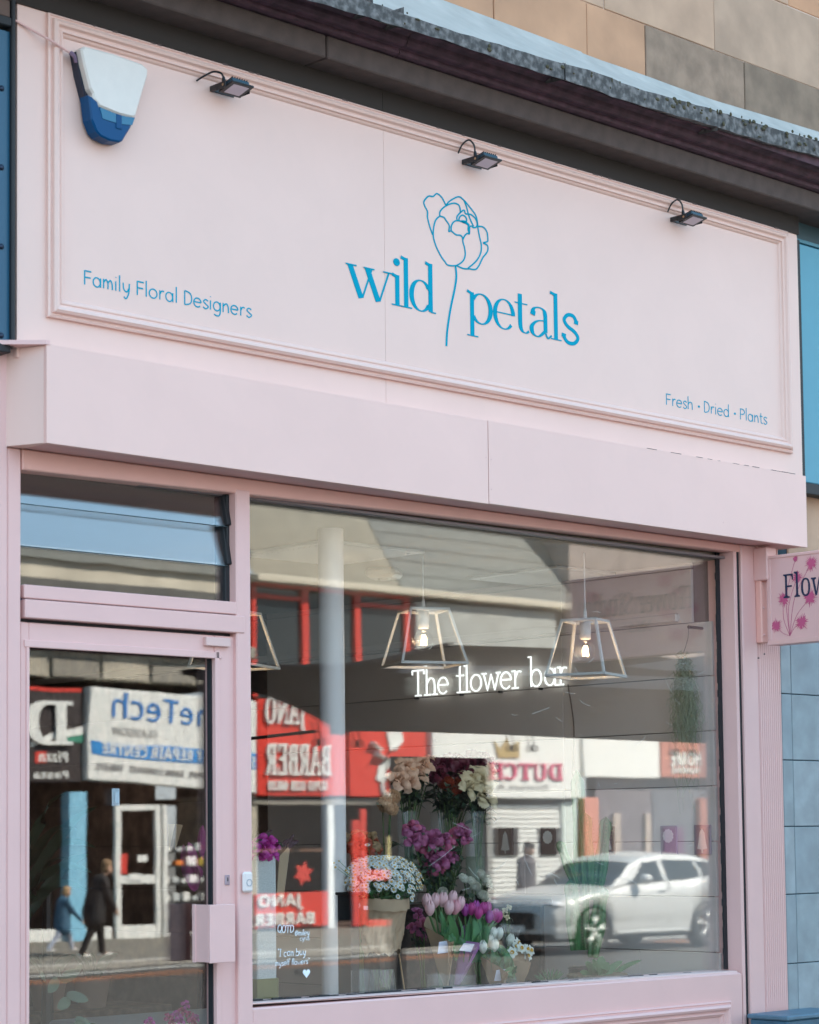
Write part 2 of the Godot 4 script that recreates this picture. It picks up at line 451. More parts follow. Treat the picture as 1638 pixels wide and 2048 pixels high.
func shop_front() -> void:
	var pink := mat("pink_paint", PK, 0.42, "mottle", 0.35)
	var pink2 := mat("pink_gloss", PK * Color(0.965, 0.86, 0.92), 0.42, "mottle", 0.6)
	var dark := mat("black_board", Color(0.030, 0.021, 0.017), 0.85, "mottle", 0.8)
	var black := mat("black_rubber", Color(0.012, 0.013, 0.016), 0.6)
	var blue := mat("sign_blue", Color(0.0, 0.30, 0.43), 0.6)
	blue.metallic_specular = 0.15
	var sh := thing("flower_shop", "pink painted flower shop front with a blue lettered signboard, glass door and wide shop window", "shop")

	# signboard in two boards with a fine seam
	var sb := Node3D.new(); sb.name = "signboard"; sh.add_child(sb)
	var xl := 4.042; var xr := 8.262; var xs: float = 5.675
	var top := PackedVector2Array([Vector2(xl, 3.06), Vector2(xl, 4.232), Vector2(4.09, 4.235), Vector2(4.11, 4.228), Vector2(4.15, 4.231), Vector2(xs - 0.0005, 4.229), Vector2(xs - 0.0005, 3.06)])
	var st := B(); prism(st, top, -0.06, 0.0, 0.0006); obj("board", st, pink, sb)
	st = B(); prism(st, PackedVector2Array([Vector2(xs + 0.0005, 3.06), Vector2(xs + 0.0005, 4.229), Vector2(8.18, 4.229), Vector2(8.205, 4.236), Vector2(8.225, 4.229), Vector2(8.24, 4.243), Vector2(8.255, 4.24), Vector2(xr, 4.21), Vector2(xr, 3.06)]), -0.06, 0.0, 0.0006); obj("board", st, pink, sb)
	var prof := [Vector2(0, 0.0), Vector2(0, 0.013), Vector2(0.006, 0.016), Vector2(0.009, 0.012), Vector2(0.014, 0.012), Vector2(0.017, 0.024), Vector2(0.026, 0.030), Vector2(0.034, 0.027), Vector2(0.040, 0.017), Vector2(0.046, 0.015), Vector2(0.049, 0.018), Vector2(0.054, 0.018), Vector2(0.057, 0.010), Vector2(0.060, 0.009), Vector2(0.064, 0.006), Vector2(0.068, 0.0)]
	moulded_frame("moulding", Vector2(4.154, 3.209), Vector2(8.178, 4.222), 0.0, prof, pink, sb)
	# letters of the shop name, drawn stroke by stroke
	name_letters(sb, blue)
	flower_outline(sb, blue)
	stroke_line(sb, "Family Floral Designers", Vector2(4.303, 3.3415), 0.722, 0.0325, 0.145, blue)
	stroke_line(sb, "Fresh \u2022 Dried \u2022 Plants", Vector2(7.303, 3.321), 0.702, 0.0325, 0.13, blue)

	# dark frieze above the sign, in two boards, then the timber cornice and its stone gutter
	boxed("frieze_board", Vector3(3.2, 4.226, -0.06), Vector3(5.665, 4.42, 0.008), dark, sh, 0.001)
	boxed("frieze_board", Vector3(5.665 + 0.002, 4.226, -0.06), Vector3(8.268, 4.42, 0.007), dark, sh, 0.001)
	boxed("frieze_board", Vector3(8.27, 4.226, -0.09), Vector3(12.5, 4.42, -0.045), mat("blue_black", Color(0.02, 0.06, 0.075), 0.5), sh, 0.001)
	var plank := mat("weathered_plank", Color(0.10, 0.070, 0.062), 0.85, "stain", 3.0, 0.15, 0.0, "grain")
	var purple := mat("purple_timber", Color(0.10, 0.043, 0.064), 0.75, "streak", 1.4, 0.2)
	var gut := mat("mossy_stone", Color(0.19, 0.175, 0.17), 0.9, "moss", 2.2, 0.12)
	var lead := mat("lead_flashing", Color(0.46, 0.42, 0.38), 0.8, "stain", 1.6, 0.1)
	var cuts := [3.0, 5.282, 8.9, 12.5]
	for i in 3: boxed("cornice_plank", Vector3(cuts[i] + 0.003, 4.308, -0.05), Vector3(cuts[i + 1] - 0.003, 4.392, 0.125), plank, sh, 0.005)
	cuts = [3.0, 5.62, 9.1, 12.5]
	for i in 3:
		st = B()
		var cyma := [Vector2(-0.05, 4.392), Vector2(0.135, 4.393), Vector2(0.148, 4.398), Vector2(0.152, 4.408), Vector2(0.150, 4.416), Vector2(0.165, 4.420), Vector2(0.176, 4.417), Vector2(0.188, 4.422), Vector2(0.196, 4.434), Vector2(0.199, 4.448), Vector2(0.215, 4.456), Vector2(0.24, 4.458), Vector2(0.258, 4.450), Vector2(0.268, 4.442), Vector2(0.272, 4.49), Vector2(-0.05, 4.5)]
		for k in cyma.size() - 1:
			var a: Vector2 = cyma[k]; var b: Vector2 = cyma[k + 1]
			quad(st, Vector3(cuts[i] + 0.002, a.y, a.x), Vector3(cuts[i + 1] - 0.002, a.y, a.x), Vector3(cuts[i + 1] - 0.002, b.y, b.x), Vector3(cuts[i] + 0.002, b.y, b.x), Vector3(0, a.x - b.x, b.y - a.y))
		obj("cornice_moulding", st, purple, sh)
	var line := func(p: Array, t: float) -> float:
		for i in p.size() - 1:
			if t <= p[i + 1].x or i == p.size() - 2: return lerpf(p[i].y, p[i + 1].y, (t - p[i].x) / (p[i + 1].x - p[i].x))
		return 0.0
	var fl_top := [Vector2(5.596, 4.783), Vector2(6.102, 4.785), Vector2(6.712, 4.776), Vector2(7.030, 4.770), Vector2(7.254, 4.772), Vector2(7.598, 4.767), Vector2(7.827, 4.769), Vector2(8.152, 4.781), Vector2(8.579, 4.793)]
	var gu_top := [Vector2(5.364, 4.484), Vector2(5.729, 4.483), Vector2(6.023, 4.493), Vector2(6.302, 4.500), Vector2(6.542, 4.514), Vector2(6.789, 4.504), Vector2(7.207, 4.523), Vector2(7.506, 4.534), Vector2(7.772, 4.541), Vector2(8.056, 4.553)]
	var gu_bot := [Vector2(5.245, 4.414), Vector2(5.719, 4.430), Vector2(6.011, 4.426), Vector2(6.290, 4.429), Vector2(6.528, 4.434), Vector2(6.657, 4.427), Vector2(6.982, 4.437), Vector2(7.301, 4.450), Vector2(7.756, 4.460), Vector2(8.039, 4.475)]
	rng.seed = 4
	var x := 3.0
	for w in [1.3, 0.62, 0.58, 5.344 - 5.5, 1.02, 0.95, 1.0, 1.2, 1.4, 1.5]:
		st = B()
		var dz := rng.randf_range(-0.012, 0.008)
		# a slab with a ragged lower edge
		var n := 14
		for k in n:
			var x0: float = x + 0.004 + (w - 0.008) * k / n
			var x1: float = x + 0.004 + (w - 0.008) * (k + 1) / n
			var h := func(t: float) -> float: return line.call(gu_bot, t) + 0.002 * sin(t * 31.0)
			var h2 := func(t: float) -> float: return line.call(gu_top, t) + 0.002 * sin(t * 41.0)
			var zf: float = 0.302 + dz
			quad(st, Vector3(x0, h.call(x0), zf), Vector3(x1, h.call(x1), zf), Vector3(x1, h2.call(x1) - 0.008, zf), Vector3(x0, h2.call(x0) - 0.008, zf), Vector3(0, 0, 1))
			quad(st, Vector3(x0, h2.call(x0) - 0.008, zf), Vector3(x1, h2.call(x1) - 0.008, zf), Vector3(x1, h2.call(x1), zf - 0.02), Vector3(x0, h2.call(x0), zf - 0.02), Vector3(0, 1, 1))
			quad(st, Vector3(x0, h2.call(x0), zf - 0.02), Vector3(x1, h2.call(x1), zf - 0.02), Vector3(x1, 4.53, -0.02), Vector3(x0, 4.53, -0.02), Vector3(0, 1, 0))
			quad(st, Vector3(x0, h.call(x0), zf), Vector3(x1, h.call(x1), zf), Vector3(x1, maxf(h.call(x1) + 0.004, 4.447), 0.266), Vector3(x0, maxf(h.call(x0) + 0.004, 4.447), 0.266), Vector3(0, -1, 0))
		for e in [[x + 0.004, -1], [x + w - 0.004, 1]]:
			quad(st, Vector3(e[0], 4.436, 0.302 + dz), Vector3(e[0], 4.5, 0.302 + dz), Vector3(e[0], 4.52, 0.0), Vector3(e[0], 4.46, 0.0), Vector3(e[1], 0, 0))
		obj("gutter_stone", st, gut, sh)
		x += w
	# clumps of moss along the gutter
	st = B(true)
	rng.seed = 8
	for i in 85:
		var mx := rng.randf_range(5.0, 8.6) if i < 40 else clampf(rng.randfn(7.6, 0.45), 6.2, 8.6)
		var my: float = lerpf(line.call(gu_bot, mx), line.call(gu_top, mx), pow(rng.randf(), 0.5))
		ball(st, Vector3(mx, my, 0.302), Vector3(rng.randf_range(0.003, 0.016), rng.randf_range(0.003, 0.011), 0.003), 7, 4)
	stuff(obj("moss", st, mat("moss_clump", Color(0.09, 0.075, 0.04), 1.0, "grain", 4.0), sh))
	cuts = [3.0, 5.35, 6.883, 9.35, 12.5]
	for i in 4:
		st = B()
		var n := 16
		for k in n:
			var x0 := lerpf(cuts[i] - 0.01, cuts[i + 1] + 0.02, float(k) / n)
			var x1 := lerpf(cuts[i] - 0.01, cuts[i + 1] + 0.02, float(k + 1) / n)
			var g := func(t: float) -> float: return line.call(gu_top, t) + 0.003
			var up := func(t: float) -> float: return line.call(fl_top, t)
			var lift := 0.004 * (i % 2)
			quad(st, Vector3(x0, g.call(x0) + lift, 0.262), Vector3(x1, g.call(x1) + lift, 0.262), Vector3(x1, up.call(x1) + lift - 0.05, -0.045), Vector3(x0, up.call(x0) + lift - 0.05, -0.045), Vector3(0, 1, 1))
			quad(st, Vector3(x0, up.call(x0) + lift - 0.05, -0.045), Vector3(x1, up.call(x1) + lift - 0.05, -0.045), Vector3(x1, up.call(x1) + lift, -0.088), Vector3(x0, up.call(x0) + lift, -0.088), Vector3(0, 0.3, 1))
			quad(st, Vector3(x0, g.call(x0) + lift, 0.262), Vector3(x1, g.call(x1) + lift, 0.262), Vector3(x1, g.call(x1) + lift - 0.006, 0.26), Vector3(x0, g.call(x0) + lift - 0.006, 0.26), Vector3(0, 0, 1))
		obj("lead_flashing", st, lead, sh)

	# ashlar above, one block at a time
	var stone := [mat("ashlar_a", Color(0.56, 0.35, 0.235), 0.9, "stain", 0.8, 0.12, 0.0, "grain"), mat("ashlar_b", Color(0.50, 0.325, 0.225), 0.9, "stain", 0.9, 0.12, 0.0, "grain"), mat("ashlar_c", Color(0.60, 0.31, 0.175), 0.9, "stain", 0.7, 0.12, 0.0, "grain")]
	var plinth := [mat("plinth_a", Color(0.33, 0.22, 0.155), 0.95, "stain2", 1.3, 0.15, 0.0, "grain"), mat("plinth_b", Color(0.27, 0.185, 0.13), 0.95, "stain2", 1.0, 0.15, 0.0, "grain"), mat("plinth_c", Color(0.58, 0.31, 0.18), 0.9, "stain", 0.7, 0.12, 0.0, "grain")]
	boxed("rubble_core", Vector3(-3, 4.5, -0.5), Vector3(16, 11.6, -0.1035), mat("mortar", Color(0.62, 0.47, 0.38), 0.95), sh, 0.0)
	var joint := 0.0025
	var rows := [[4.60, 5.003, [4.2, 5.1, 6.382, 6.946, 7.328, 8.02, 9.3, 10.4, 11.5]], [5.003, 5.352, [4.6, 5.9, 7.067, 7.815, 9.05, 10.2, 11.4]], [5.352, 5.72, [5.2, 6.5, 7.35, 8.377, 9.6, 10.8]], [5.72, 6.05, [4.6, 5.9, 7.2, 8.5, 9.8]]]
	for r in rows.size():
		for i in rows[r][2].size() - 1:
			var m: Material = stone[(i * 2 + r) % 3]
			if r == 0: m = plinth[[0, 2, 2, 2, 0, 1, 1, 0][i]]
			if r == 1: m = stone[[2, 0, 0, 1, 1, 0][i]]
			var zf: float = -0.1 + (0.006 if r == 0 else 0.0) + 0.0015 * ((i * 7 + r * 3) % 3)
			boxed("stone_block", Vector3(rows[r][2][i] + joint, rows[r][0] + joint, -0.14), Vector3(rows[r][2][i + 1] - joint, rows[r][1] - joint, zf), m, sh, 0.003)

	# shutter box over door and window
	var fb := Node3D.new(); fb.name = "shutter_box"; sh.add_child(fb)
	var fs: float = 6.115
	for e in [[4.088, fs - 0.0018, "cover_board"], [fs + 0.0018, 8.147, "cover_board"]]:
		st = B(); prism(st, PackedVector2Array([Vector2(e[0], 2.774), Vector2(e[0], 3.094), Vector2(e[1], 3.092), Vector2(e[1], 2.772)]), 0.084, 0.1, 0.0006); obj(e[2], st, mat("pink_cover", PK * Color(1.03, 0.975, 0.985), 0.45, "mottle", 0.35), fb)
	st = B(); prism(st, PackedVector2Array([Vector2(4.085, 0.102), Vector2(4.1, 0.102), Vector2(4.1, 0.001), Vector2(3.97, 0.001)]), 3.092, 3.106, 0.0, Transform3D(Basis(Vector3(1, 0, 0), Vector3(0, 0, 1), Vector3(0, 1, 0)), Vector3.ZERO)); obj("cap_strip", st, pink2, fb)
	boxed("cap_strip", Vector3(4.1, 3.092, 0.001), Vector3(8.147, 3.097, 0.084), pink2, fb, 0.001)
	st = B(); prism(st, PackedVector2Array([Vector2(4.088, 0.0835), Vector2(4.1, 0.0835), Vector2(4.1, -0.05), Vector2(4.03, -0.05)]), 2.776, 3.091, 0.0, Transform3D(Basis(Vector3(1, 0, 0), Vector3(0, 0, 1), Vector3(0, 1, 0)), Vector3.ZERO)); obj("end_board", st, pink, fb)
	boxed("end_board", Vector3(8.135, 2.776, -0.1), Vector3(8.147, 3.091, 0.083), pink, fb, 0.001)
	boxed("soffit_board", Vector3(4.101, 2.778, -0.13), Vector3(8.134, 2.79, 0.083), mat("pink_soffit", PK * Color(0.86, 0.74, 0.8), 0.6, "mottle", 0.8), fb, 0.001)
	for p in [[4.089, 0.0], [0, 0.045]]:
		st = B(); tube(st, [Vector3(4.088, 2.935 + p[1] * 0.2, -0.02 + p[1]), Vector3(4.07, 2.938 + p[1] * 0.2, -0.02 + p[1])], 0.0045, 0.006, 8); obj("bolt", st, pink2, fb)
	for p in [Vector2(fs - 0.012, 2.95), Vector2(fs + 0.016, 2.945), Vector2(fs + 0.014, 2.83), Vector2(7.55, 2.83)]:
		st = B(true); ball(st, Vector3(p.x, p.y, 0.1), Vector3(0.003, 0.003, 0.0015), 8, 4); obj("screw", st, pink2, fb)
	# chips and cracks in the paint along the edges
	st = B()
	rng.seed = 19
	for i in 46:
		var cx := rng.randf_range(4.3, 8.1)
		var cl := rng.randf_range(0.004, 0.022)
		if i < 26: box(st, Vector3(cx, 4.2195, 0.012), Vector3(cx + cl, 4.2235 + rng.randf() * 0.002, 0.0166), 0.0)
		else:
			cx = rng.randf_range(7.0, 8.05)
			box(st, Vector3(cx, 3.0925, 0.09), Vector3(cx + cl * 2.0, 3.0935 + rng.randf() * 0.0012, 0.1006), 0.0)
	stuff(obj("paint_chips", st, mat("chip_dark", Color(0.10, 0.07, 0.065), 0.9), fb))
	# the rough painted head rail
	st = B(); prism(st, PackedVector2Array([Vector2(4.098, 2.708), Vector2(4.098, 2.776), Vector2(7.87, 2.776), Vector2(7.868, 2.743), Vector2(5.85, 2.732)]), -0.12, -0.05, 0.004); obj("head_rail", st, mat("pink_rail", PK * Color(1.0, 0.8, 0.78), 0.5, "mottle", 1.2, 0.4), sh)
	boxed("rail_bead", Vector3(4.1, 2.715, -0.135), Vector3(7.86, 2.725, -0.1), mat("bead_paint", Color(0.22, 0.17, 0.17), 0.6), sh, 0.001)

	# posts and pilasters
	boxed("post_head", Vector3(4.0405, 2.776, -0.16), Vector3(4.0875, 3.091, -0.05), pink2, sh, 0.001)
	boxed("door_post", Vector3(4.0405, -0.12, -0.16), Vector3(4.093, 2.775, -0.05), pink2, sh, 0.004)
	boxed("pilaster", Vector3(3.6, -0.12, -0.16), Vector3(4.04, 3.092, -0.045), pink2, sh, 0.006)
	boxed("middle_post", Vector3(4.989, -0.12, -0.16), Vector3(5.055, 2.735, -0.048), pink2, sh, 0.004)
	boxed("window_jamb", Vector3(7.834, 0.0, -0.20), Vector3(7.813, 2.745, -0.052), pink2, sh, 0.003)
	boxed("shutter_channel", Vector3(7.815, -0.12, -0.19), Vector3(7.856, 2.776, -0.058), black, sh, 0.002)
	boxed("shutter_channel", Vector3(7.817, -0.12, -0.0578), Vector3(7.826, 2.776, -0.053), mat("channel_blue", Color(0.02, 0.03, 0.055), 0.35, "", 1, 0, 0.6), sh, 0.0005)
	var px0: float = 7.856
	var px1: float = 8.122
	var pf: float = 7.962
	boxed("pilaster_edge", Vector3(px0, -0.12, -0.16), Vector3(pf, 2.776, -0.045), pink2, sh, 0.004)
	st = B()
	var flutes := PackedVector2Array([Vector2(pf, -0.16), Vector2(pf, -0.045)])
	var nf := 11
	for i in nf:
		var a := lerpf(pf, px1, (i + 0.35) / nf); var b := lerpf(pf, px1, (i + 1.0) / nf)
		flutes.append_array([Vector2(a - 0.002, -0.045), Vector2(a, -0.049), Vector2(a + 0.0025, -0.049), Vector2(a + 0.0045, -0.045), Vector2(b - 0.004, -0.045)])
	flutes.append_array([Vector2(px1, -0.045), Vector2(px1, -0.16)])
	prism(st, flutes, 0.0, 2.9, 0.0, Transform3D(Basis(Vector3(1, 0, 0), Vector3(0, 0, 1), Vector3(0, 1, 0)), Vector3(0, -0.12, 0)))
	obj("fluted_pilaster", st, pink2, sh)
	boxed("sign_bracket", Vector3(pf - 0.012, 2.345, -0.045), Vector3(7.995, 2.74, -0.012), mat("pink_bracket", PK * Color(1.0, 0.78, 0.76), 0.45), sh, 0.004)
	boxed("sign_bracket", Vector3(pf - 0.02, 2.62, -0.046), Vector3(pf + 0.05, 2.765, 0.03), pink2, sh, 0.004)
	for yy in [2.38, 2.5, 2.61]:
		st = B(true); ball(st, Vector3(pf + 0.004, yy, -0.012), Vector3(0.007, 0.007, 0.004), 8, 4); obj("bolt", st, pink2, sh)
	for p in [Vector2(pf + 0.003, 2.28), Vector2(pf + 0.045, 2.30)]:
		st = B(); tube(st, [Vector3(p.x, p.y, -0.05), Vector3(p.x, p.y, -0.0435)], 0.004, 0.004, 8); obj("screw_hole", st, black, sh)

	# stall riser under the window
	var sr := Node3D.new(); sr.name = "stall_riser"; sh.add_child(sr)
	var sx0: float = 5.050
	var sx1: float = 7.807
	st = B(); prism(st, PackedVector2Array([Vector2(sx0, -0.12), Vector2(sx0, 0.920), Vector2(7.791, 0.909), Vector2(sx1, 0.905 - 0.004), Vector2(sx1, -0.12)]), -0.2, -0.05, 0.006); obj("riser_board", st, pink2, sr)
	st = B(); prism(st, PackedVector2Array([Vector2(sx0 + 0.01, 0.93), Vector2(sx0 + 0.01, 0.936), Vector2(sx1 - 0.01, 0.916), Vector2(sx1 - 0.01, 0.9)]), -0.2, -0.066, 0.004); obj("sill", st, mat("sill_paint", PK * Color(0.96, 0.97, 1.02), 0.5, "mottle", 2.0), sr)
	moulded_frame("moulding", Vector2(sx0 + 0.08, 0.02), Vector2(7.710, 0.794), -0.05, prof, pink2, sr)

	door(sh, pink2, pink2, black)
	transom(sh, pink2, pink2, black)
	window(sh, black)
	room(sh)
	# the building behind and above: side walls, roof
	var bw := mat("building_side", Color(0.3, 0.26, 0.22), 0.95)
	boxed("upper_wall", Vector3(-3, 4.5, -9), Vector3(16, 11.6, -8.6), bw, sh, 0)
	boxed("side_wall", Vector3(-3, 2.9, -8.6), Vector3(-2.6, 11.6, -0.5), bw, sh, 0)
	boxed("side_wall", Vector3(15.6, 2.9, -8.6), Vector3(16, 11.6, -0.5), bw, sh, 0)
	boxed("roof", Vector3(-3.2, 11.6, -9.2), Vector3(16.2, 11.9, 0.1), bw, sh, 0)
	boxed("upper_floor", Vector3(-3, 2.95, -8.6), Vector3(16, 3.2, -0.13), bw, sh, 0)

func stroke_line(sb: Node, words: String, at: Vector2, width: float, xh: float, pen: float, m: Material) -> void:
	var total := -0.15
	for c in words: total += glyph(c)[1]
	var k := width / total
	var x := 0.0
	for c in words:
		var g := glyph(c)
		if g[0].size():
			var st := B()
			var lift := 0.0012
			for s in g[0]:
				# keep the pen even although the letters are stretched
				var p := []
				for q in s: p.append(Vector2(q.x * k, q.y * xh))
				ribbon(st, p, pen * xh, pen * xh, Transform3D(Basis(), Vector3(at.x + x * k, at.y, 0)), lift)
				lift += 0.0002
			obj("letter", st, m, sb)
		x += g[1]

func name_letters(sb: Node, m: Material) -> void:
	var hx := 0.118
	var tn := 0.042
	var tk := 0.172
	var L := func(base: Vector2, strokes: Array, kx: float) -> void:
		var st := B()
		var lift := 0.0016
		for s in strokes:
			var p := []
			for q in s[1]: p.append(q)
			ribbon(st, p, s[0] if s[0] > 0 else tn, s[0] if s[0] > 0 else tk, Transform3D(Basis.from_scale(Vector3(hx * kx, hx, 1)), Vector3(base.x, base.y, 0)), lift)
			lift += 0.00025
		obj("letter", st, m, sb)
	var y := 3.4965
	var sv := -1.0
	# w i l d
	var xw: float = 5.495
	L.call(Vector2(xw, y), [[0.162, [Vector2(0.02, 1), Vector2(0.36, 0)]], [0.048, [Vector2(0.40, 0.02), Vector2(0.70, 0.98)]], [0.162, [Vector2(0.56, 1), Vector2(0.90, 0)]], [0.048, [Vector2(0.94, 0.02), Vector2(1.24, 0.98)]], [0.042, [Vector2(-0.12, 1), Vector2(0.22, 1)]], [0.042, [Vector2(0.44, 1), Vector2(0.78, 1)]], [0.042, [Vector2(1.06, 1), Vector2(1.38, 1)]]], 1.36)
	L.call(Vector2(5.711, y), [[0.162, [Vector2(0.2, 1.0), Vector2(0.2, 0)]], [0.042, [Vector2(-0.02, 0.025), Vector2(0.42, 0.025)]], [0.1, [Vector2(0.0, 1.0), Vector2(0.2, 0.94)]], [0.125, ell(0.18, 1.415, 0.062, 0.062, 0, 372, 14)]], 1.15)
	L.call(Vector2(5.757, y), [[0.162, [Vector2(0.2, 1.62), Vector2(0.2, 0)]], [0.042, [Vector2(-0.02, 0.025), Vector2(0.42, 0.025)]], [0.1, [Vector2(0.0, 1.62), Vector2(0.2, 1.56)]]], 1.15)
	L.call(Vector2(5.807, y), [[sv, ell(0.40, 0.5, 0.36, 0.5, 35, 325, 22)], [0.162, [Vector2(0.78, 1.62), Vector2(0.78, 0.03)]], [0.1, [Vector2(0.58, 1.62), Vector2(0.78, 1.56)]], [0.042, [Vector2(0.78, 0.03), Vector2(0.98, 0.025)]], [0.05, [Vector2(0.66, 0.82), Vector2(0.78, 0.62)]], [0.05, [Vector2(0.66, 0.18), Vector2(0.78, 0.36)]]], 1.15)
	# p e t a l s
	L.call(Vector2(6.107, y), [[0.162, [Vector2(0.24, 1.0), Vector2(0.24, -0.47)]], [0.09, [Vector2(0.03, 1.02), Vector2(0.24, 0.95)]], [0.042, [Vector2(0.02, -0.45), Vector2(0.48, -0.45)]], [sv, ell(0.62, 0.5, 0.40, 0.5, -145, 145, 22)]], 1.12)
	L.call(Vector2(6.256, y), [[sv, ell(0.48, 0.5, 0.40, 0.5, 0, 320, 24)], [0.042, [Vector2(0.10, 0.53), Vector2(0.9, 0.53)]]], 1.1)
	L.call(Vector2(6.376, y), [[sv, spline([Vector2(0.26, 1.32), Vector2(0.26, 0.35), Vector2(0.34, 0.08), Vector2(0.5, 0.02), Vector2(0.64, 0.1)])], [0.042, [Vector2(0.02, 1.0), Vector2(0.58, 1.0)]], [0.162, [Vector2(0.26, 1.32), Vector2(0.26, 0.4)]]], 1.12)
	L.call(Vector2(6.461, y), [[0.162, [Vector2(0.72, 0.78), Vector2(0.72, 0.18)]], [sv, spline([Vector2(0.16, 0.78), Vector2(0.24, 0.94), Vector2(0.46, 1.0), Vector2(0.66, 0.92), Vector2(0.72, 0.72)])], [0.2, [Vector2(0.16, 0.70), Vector2(0.2, 0.86)]], [sv, spline([Vector2(0.72, 0.58), Vector2(0.36, 0.52), Vector2(0.12, 0.30), Vector2(0.18, 0.06), Vector2(0.42, 0.0), Vector2(0.72, 0.24)])], [0.06, spline([Vector2(0.72, 0.16), Vector2(0.82, 0.0), Vector2(0.98, 0.12)])]], 1.14)
	L.call(Vector2(6.587, y), [[0.162, [Vector2(0.24, 1.62), Vector2(0.24, 0)]], [0.042, [Vector2(0.02, 0.025), Vector2(0.48, 0.025)]], [0.1, [Vector2(0.0, 1.62), Vector2(0.24, 1.56)]]], 1.15)
	L.call(Vector2(6.654, y), [[0.13, spline([Vector2(0.66, 0.8), Vector2(0.52, 0.97), Vector2(0.28, 0.97), Vector2(0.12, 0.78), Vector2(0.26, 0.58), Vector2(0.58, 0.42), Vector2(0.72, 0.22), Vector2(0.54, 0.02), Vector2(0.26, 0.02), Vector2(0.08, 0.2)])], [0.18, [Vector2(0.64, 0.70), Vector2(0.66, 0.84)]], [0.18, [Vector2(0.08, 0.16), Vector2(0.1, 0.3)]]], 1.15)

func flower_outline(sb: Node, m: Material) -> void:
	var paths := [
		[Vector2(6.002, 3.931), Vector2(5.980, 3.958), Vector2(5.954, 3.968), Vector2(5.933, 3.953), Vector2(5.908, 3.949), Vector2(5.884, 3.924), Vector2(5.888, 3.907), Vector2(5.902, 3.888), Vector2(5.902, 3.865), Vector2(5.913, 3.833), Vector2(5.929, 3.802)],
		[Vector2(5.968, 3.883), Vector2(5.945, 3.862), Vector2(5.933, 3.824), Vector2(5.933, 3.792), Vector2(5.948, 3.758), Vector2(5.973, 3.726), Vector2(5.991, 3.711), Vector2(6.009, 3.699), Vector2(6.053, 3.705), Vector2(6.090, 3.728), Vector2(6.104, 3.754), Vector2(6.102, 3.780), Vector2(6.093, 3.803), Vector2(6.090, 3.821), Vector2(6.078, 3.828), Vector2(6.055, 3.826), Vector2(6.029, 3.836), Vector2(6.016, 3.832), Vector2(6.019, 3.855), Vector2(6.001, 3.873), Vector2(5.990, 3.882), Vector2(5.968, 3.883)],
		[Vector2(5.968, 3.883), Vector2(5.970, 3.901), Vector2(5.991, 3.922), Vector2(6.020, 3.939), Vector2(6.050, 3.949), Vector2(6.073, 3.945), Vector2(6.081, 3.927), Vector2(6.079, 3.917)],
		[Vector2(6.005, 3.932), Vector2(6.020, 3.950), Vector2(6.069, 3.978), Vector2(6.098, 3.972), Vector2(6.138, 3.946), Vector2(6.166, 3.922), Vector2(6.175, 3.895), Vector2(6.176, 3.879)],
		[Vector2(6.102, 3.969), Vector2(6.115, 3.947), Vector2(6.125, 3.920), Vector2(6.137, 3.898), Vector2(6.153, 3.877)],
		[Vector2(6.029, 3.837), Vector2(6.030, 3.855), Vector2(6.042, 3.873), Vector2(6.063, 3.883), Vector2(6.096, 3.883), Vector2(6.122, 3.876), Vector2(6.122, 3.858), Vector2(6.129, 3.844)],
		[Vector2(6.061, 3.886), Vector2(6.065, 3.903), Vector2(6.099, 3.931), Vector2(6.110, 3.919), Vector2(6.138, 3.921), Vector2(6.162, 3.911), Vector2(6.173, 3.894), Vector2(6.169, 3.878), Vector2(6.152, 3.872), Vector2(6.141, 3.876), Vector2(6.131, 3.869), Vector2(6.129, 3.844), Vector2(6.118, 3.843), Vector2(6.103, 3.831), Vector2(6.094, 3.816)],
		[Vector2(6.071, 3.886), Vector2(6.078, 3.901), Vector2(6.093, 3.910), Vector2(6.109, 3.906), Vector2(6.115, 3.894), Vector2(6.104, 3.882), Vector2(6.085, 3.885), Vector2(6.108, 3.888), Vector2(6.130, 3.876)],
		[Vector2(6.176, 3.881), Vector2(6.205, 3.884), Vector2(6.227, 3.869), Vector2(6.232, 3.841), Vector2(6.228, 3.830), Vector2(6.206, 3.821), Vector2(6.227, 3.816), Vector2(6.232, 3.803), Vector2(6.225, 3.786), Vector2(6.202, 3.761), Vector2(6.179, 3.725), Vector2(6.160, 3.708), Vector2(6.126, 3.704), Vector2(6.093, 3.700), Vector2(6.056, 3.705)],
		[Vector2(6.176, 3.879), Vector2(6.185, 3.843), Vector2(6.195, 3.808), Vector2(6.189, 3.775), Vector2(6.164, 3.741), Vector2(6.118, 3.705)],
		[Vector2(6.050, 3.703), Vector2(6.054, 3.661), Vector2(6.044, 3.612), Vector2(6.020, 3.530), Vector2(6.001, 3.443), Vector2(5.995, 3.381)]]
	for i in paths.size():
		var st := B()
		ribbon(st, spline(paths[i], 6), 0.0058 if i < 10 else 0.009, 0.0062 if i < 10 else 0.009, Transform3D(), 0.002)
		obj("flower_line", st, m, sb)

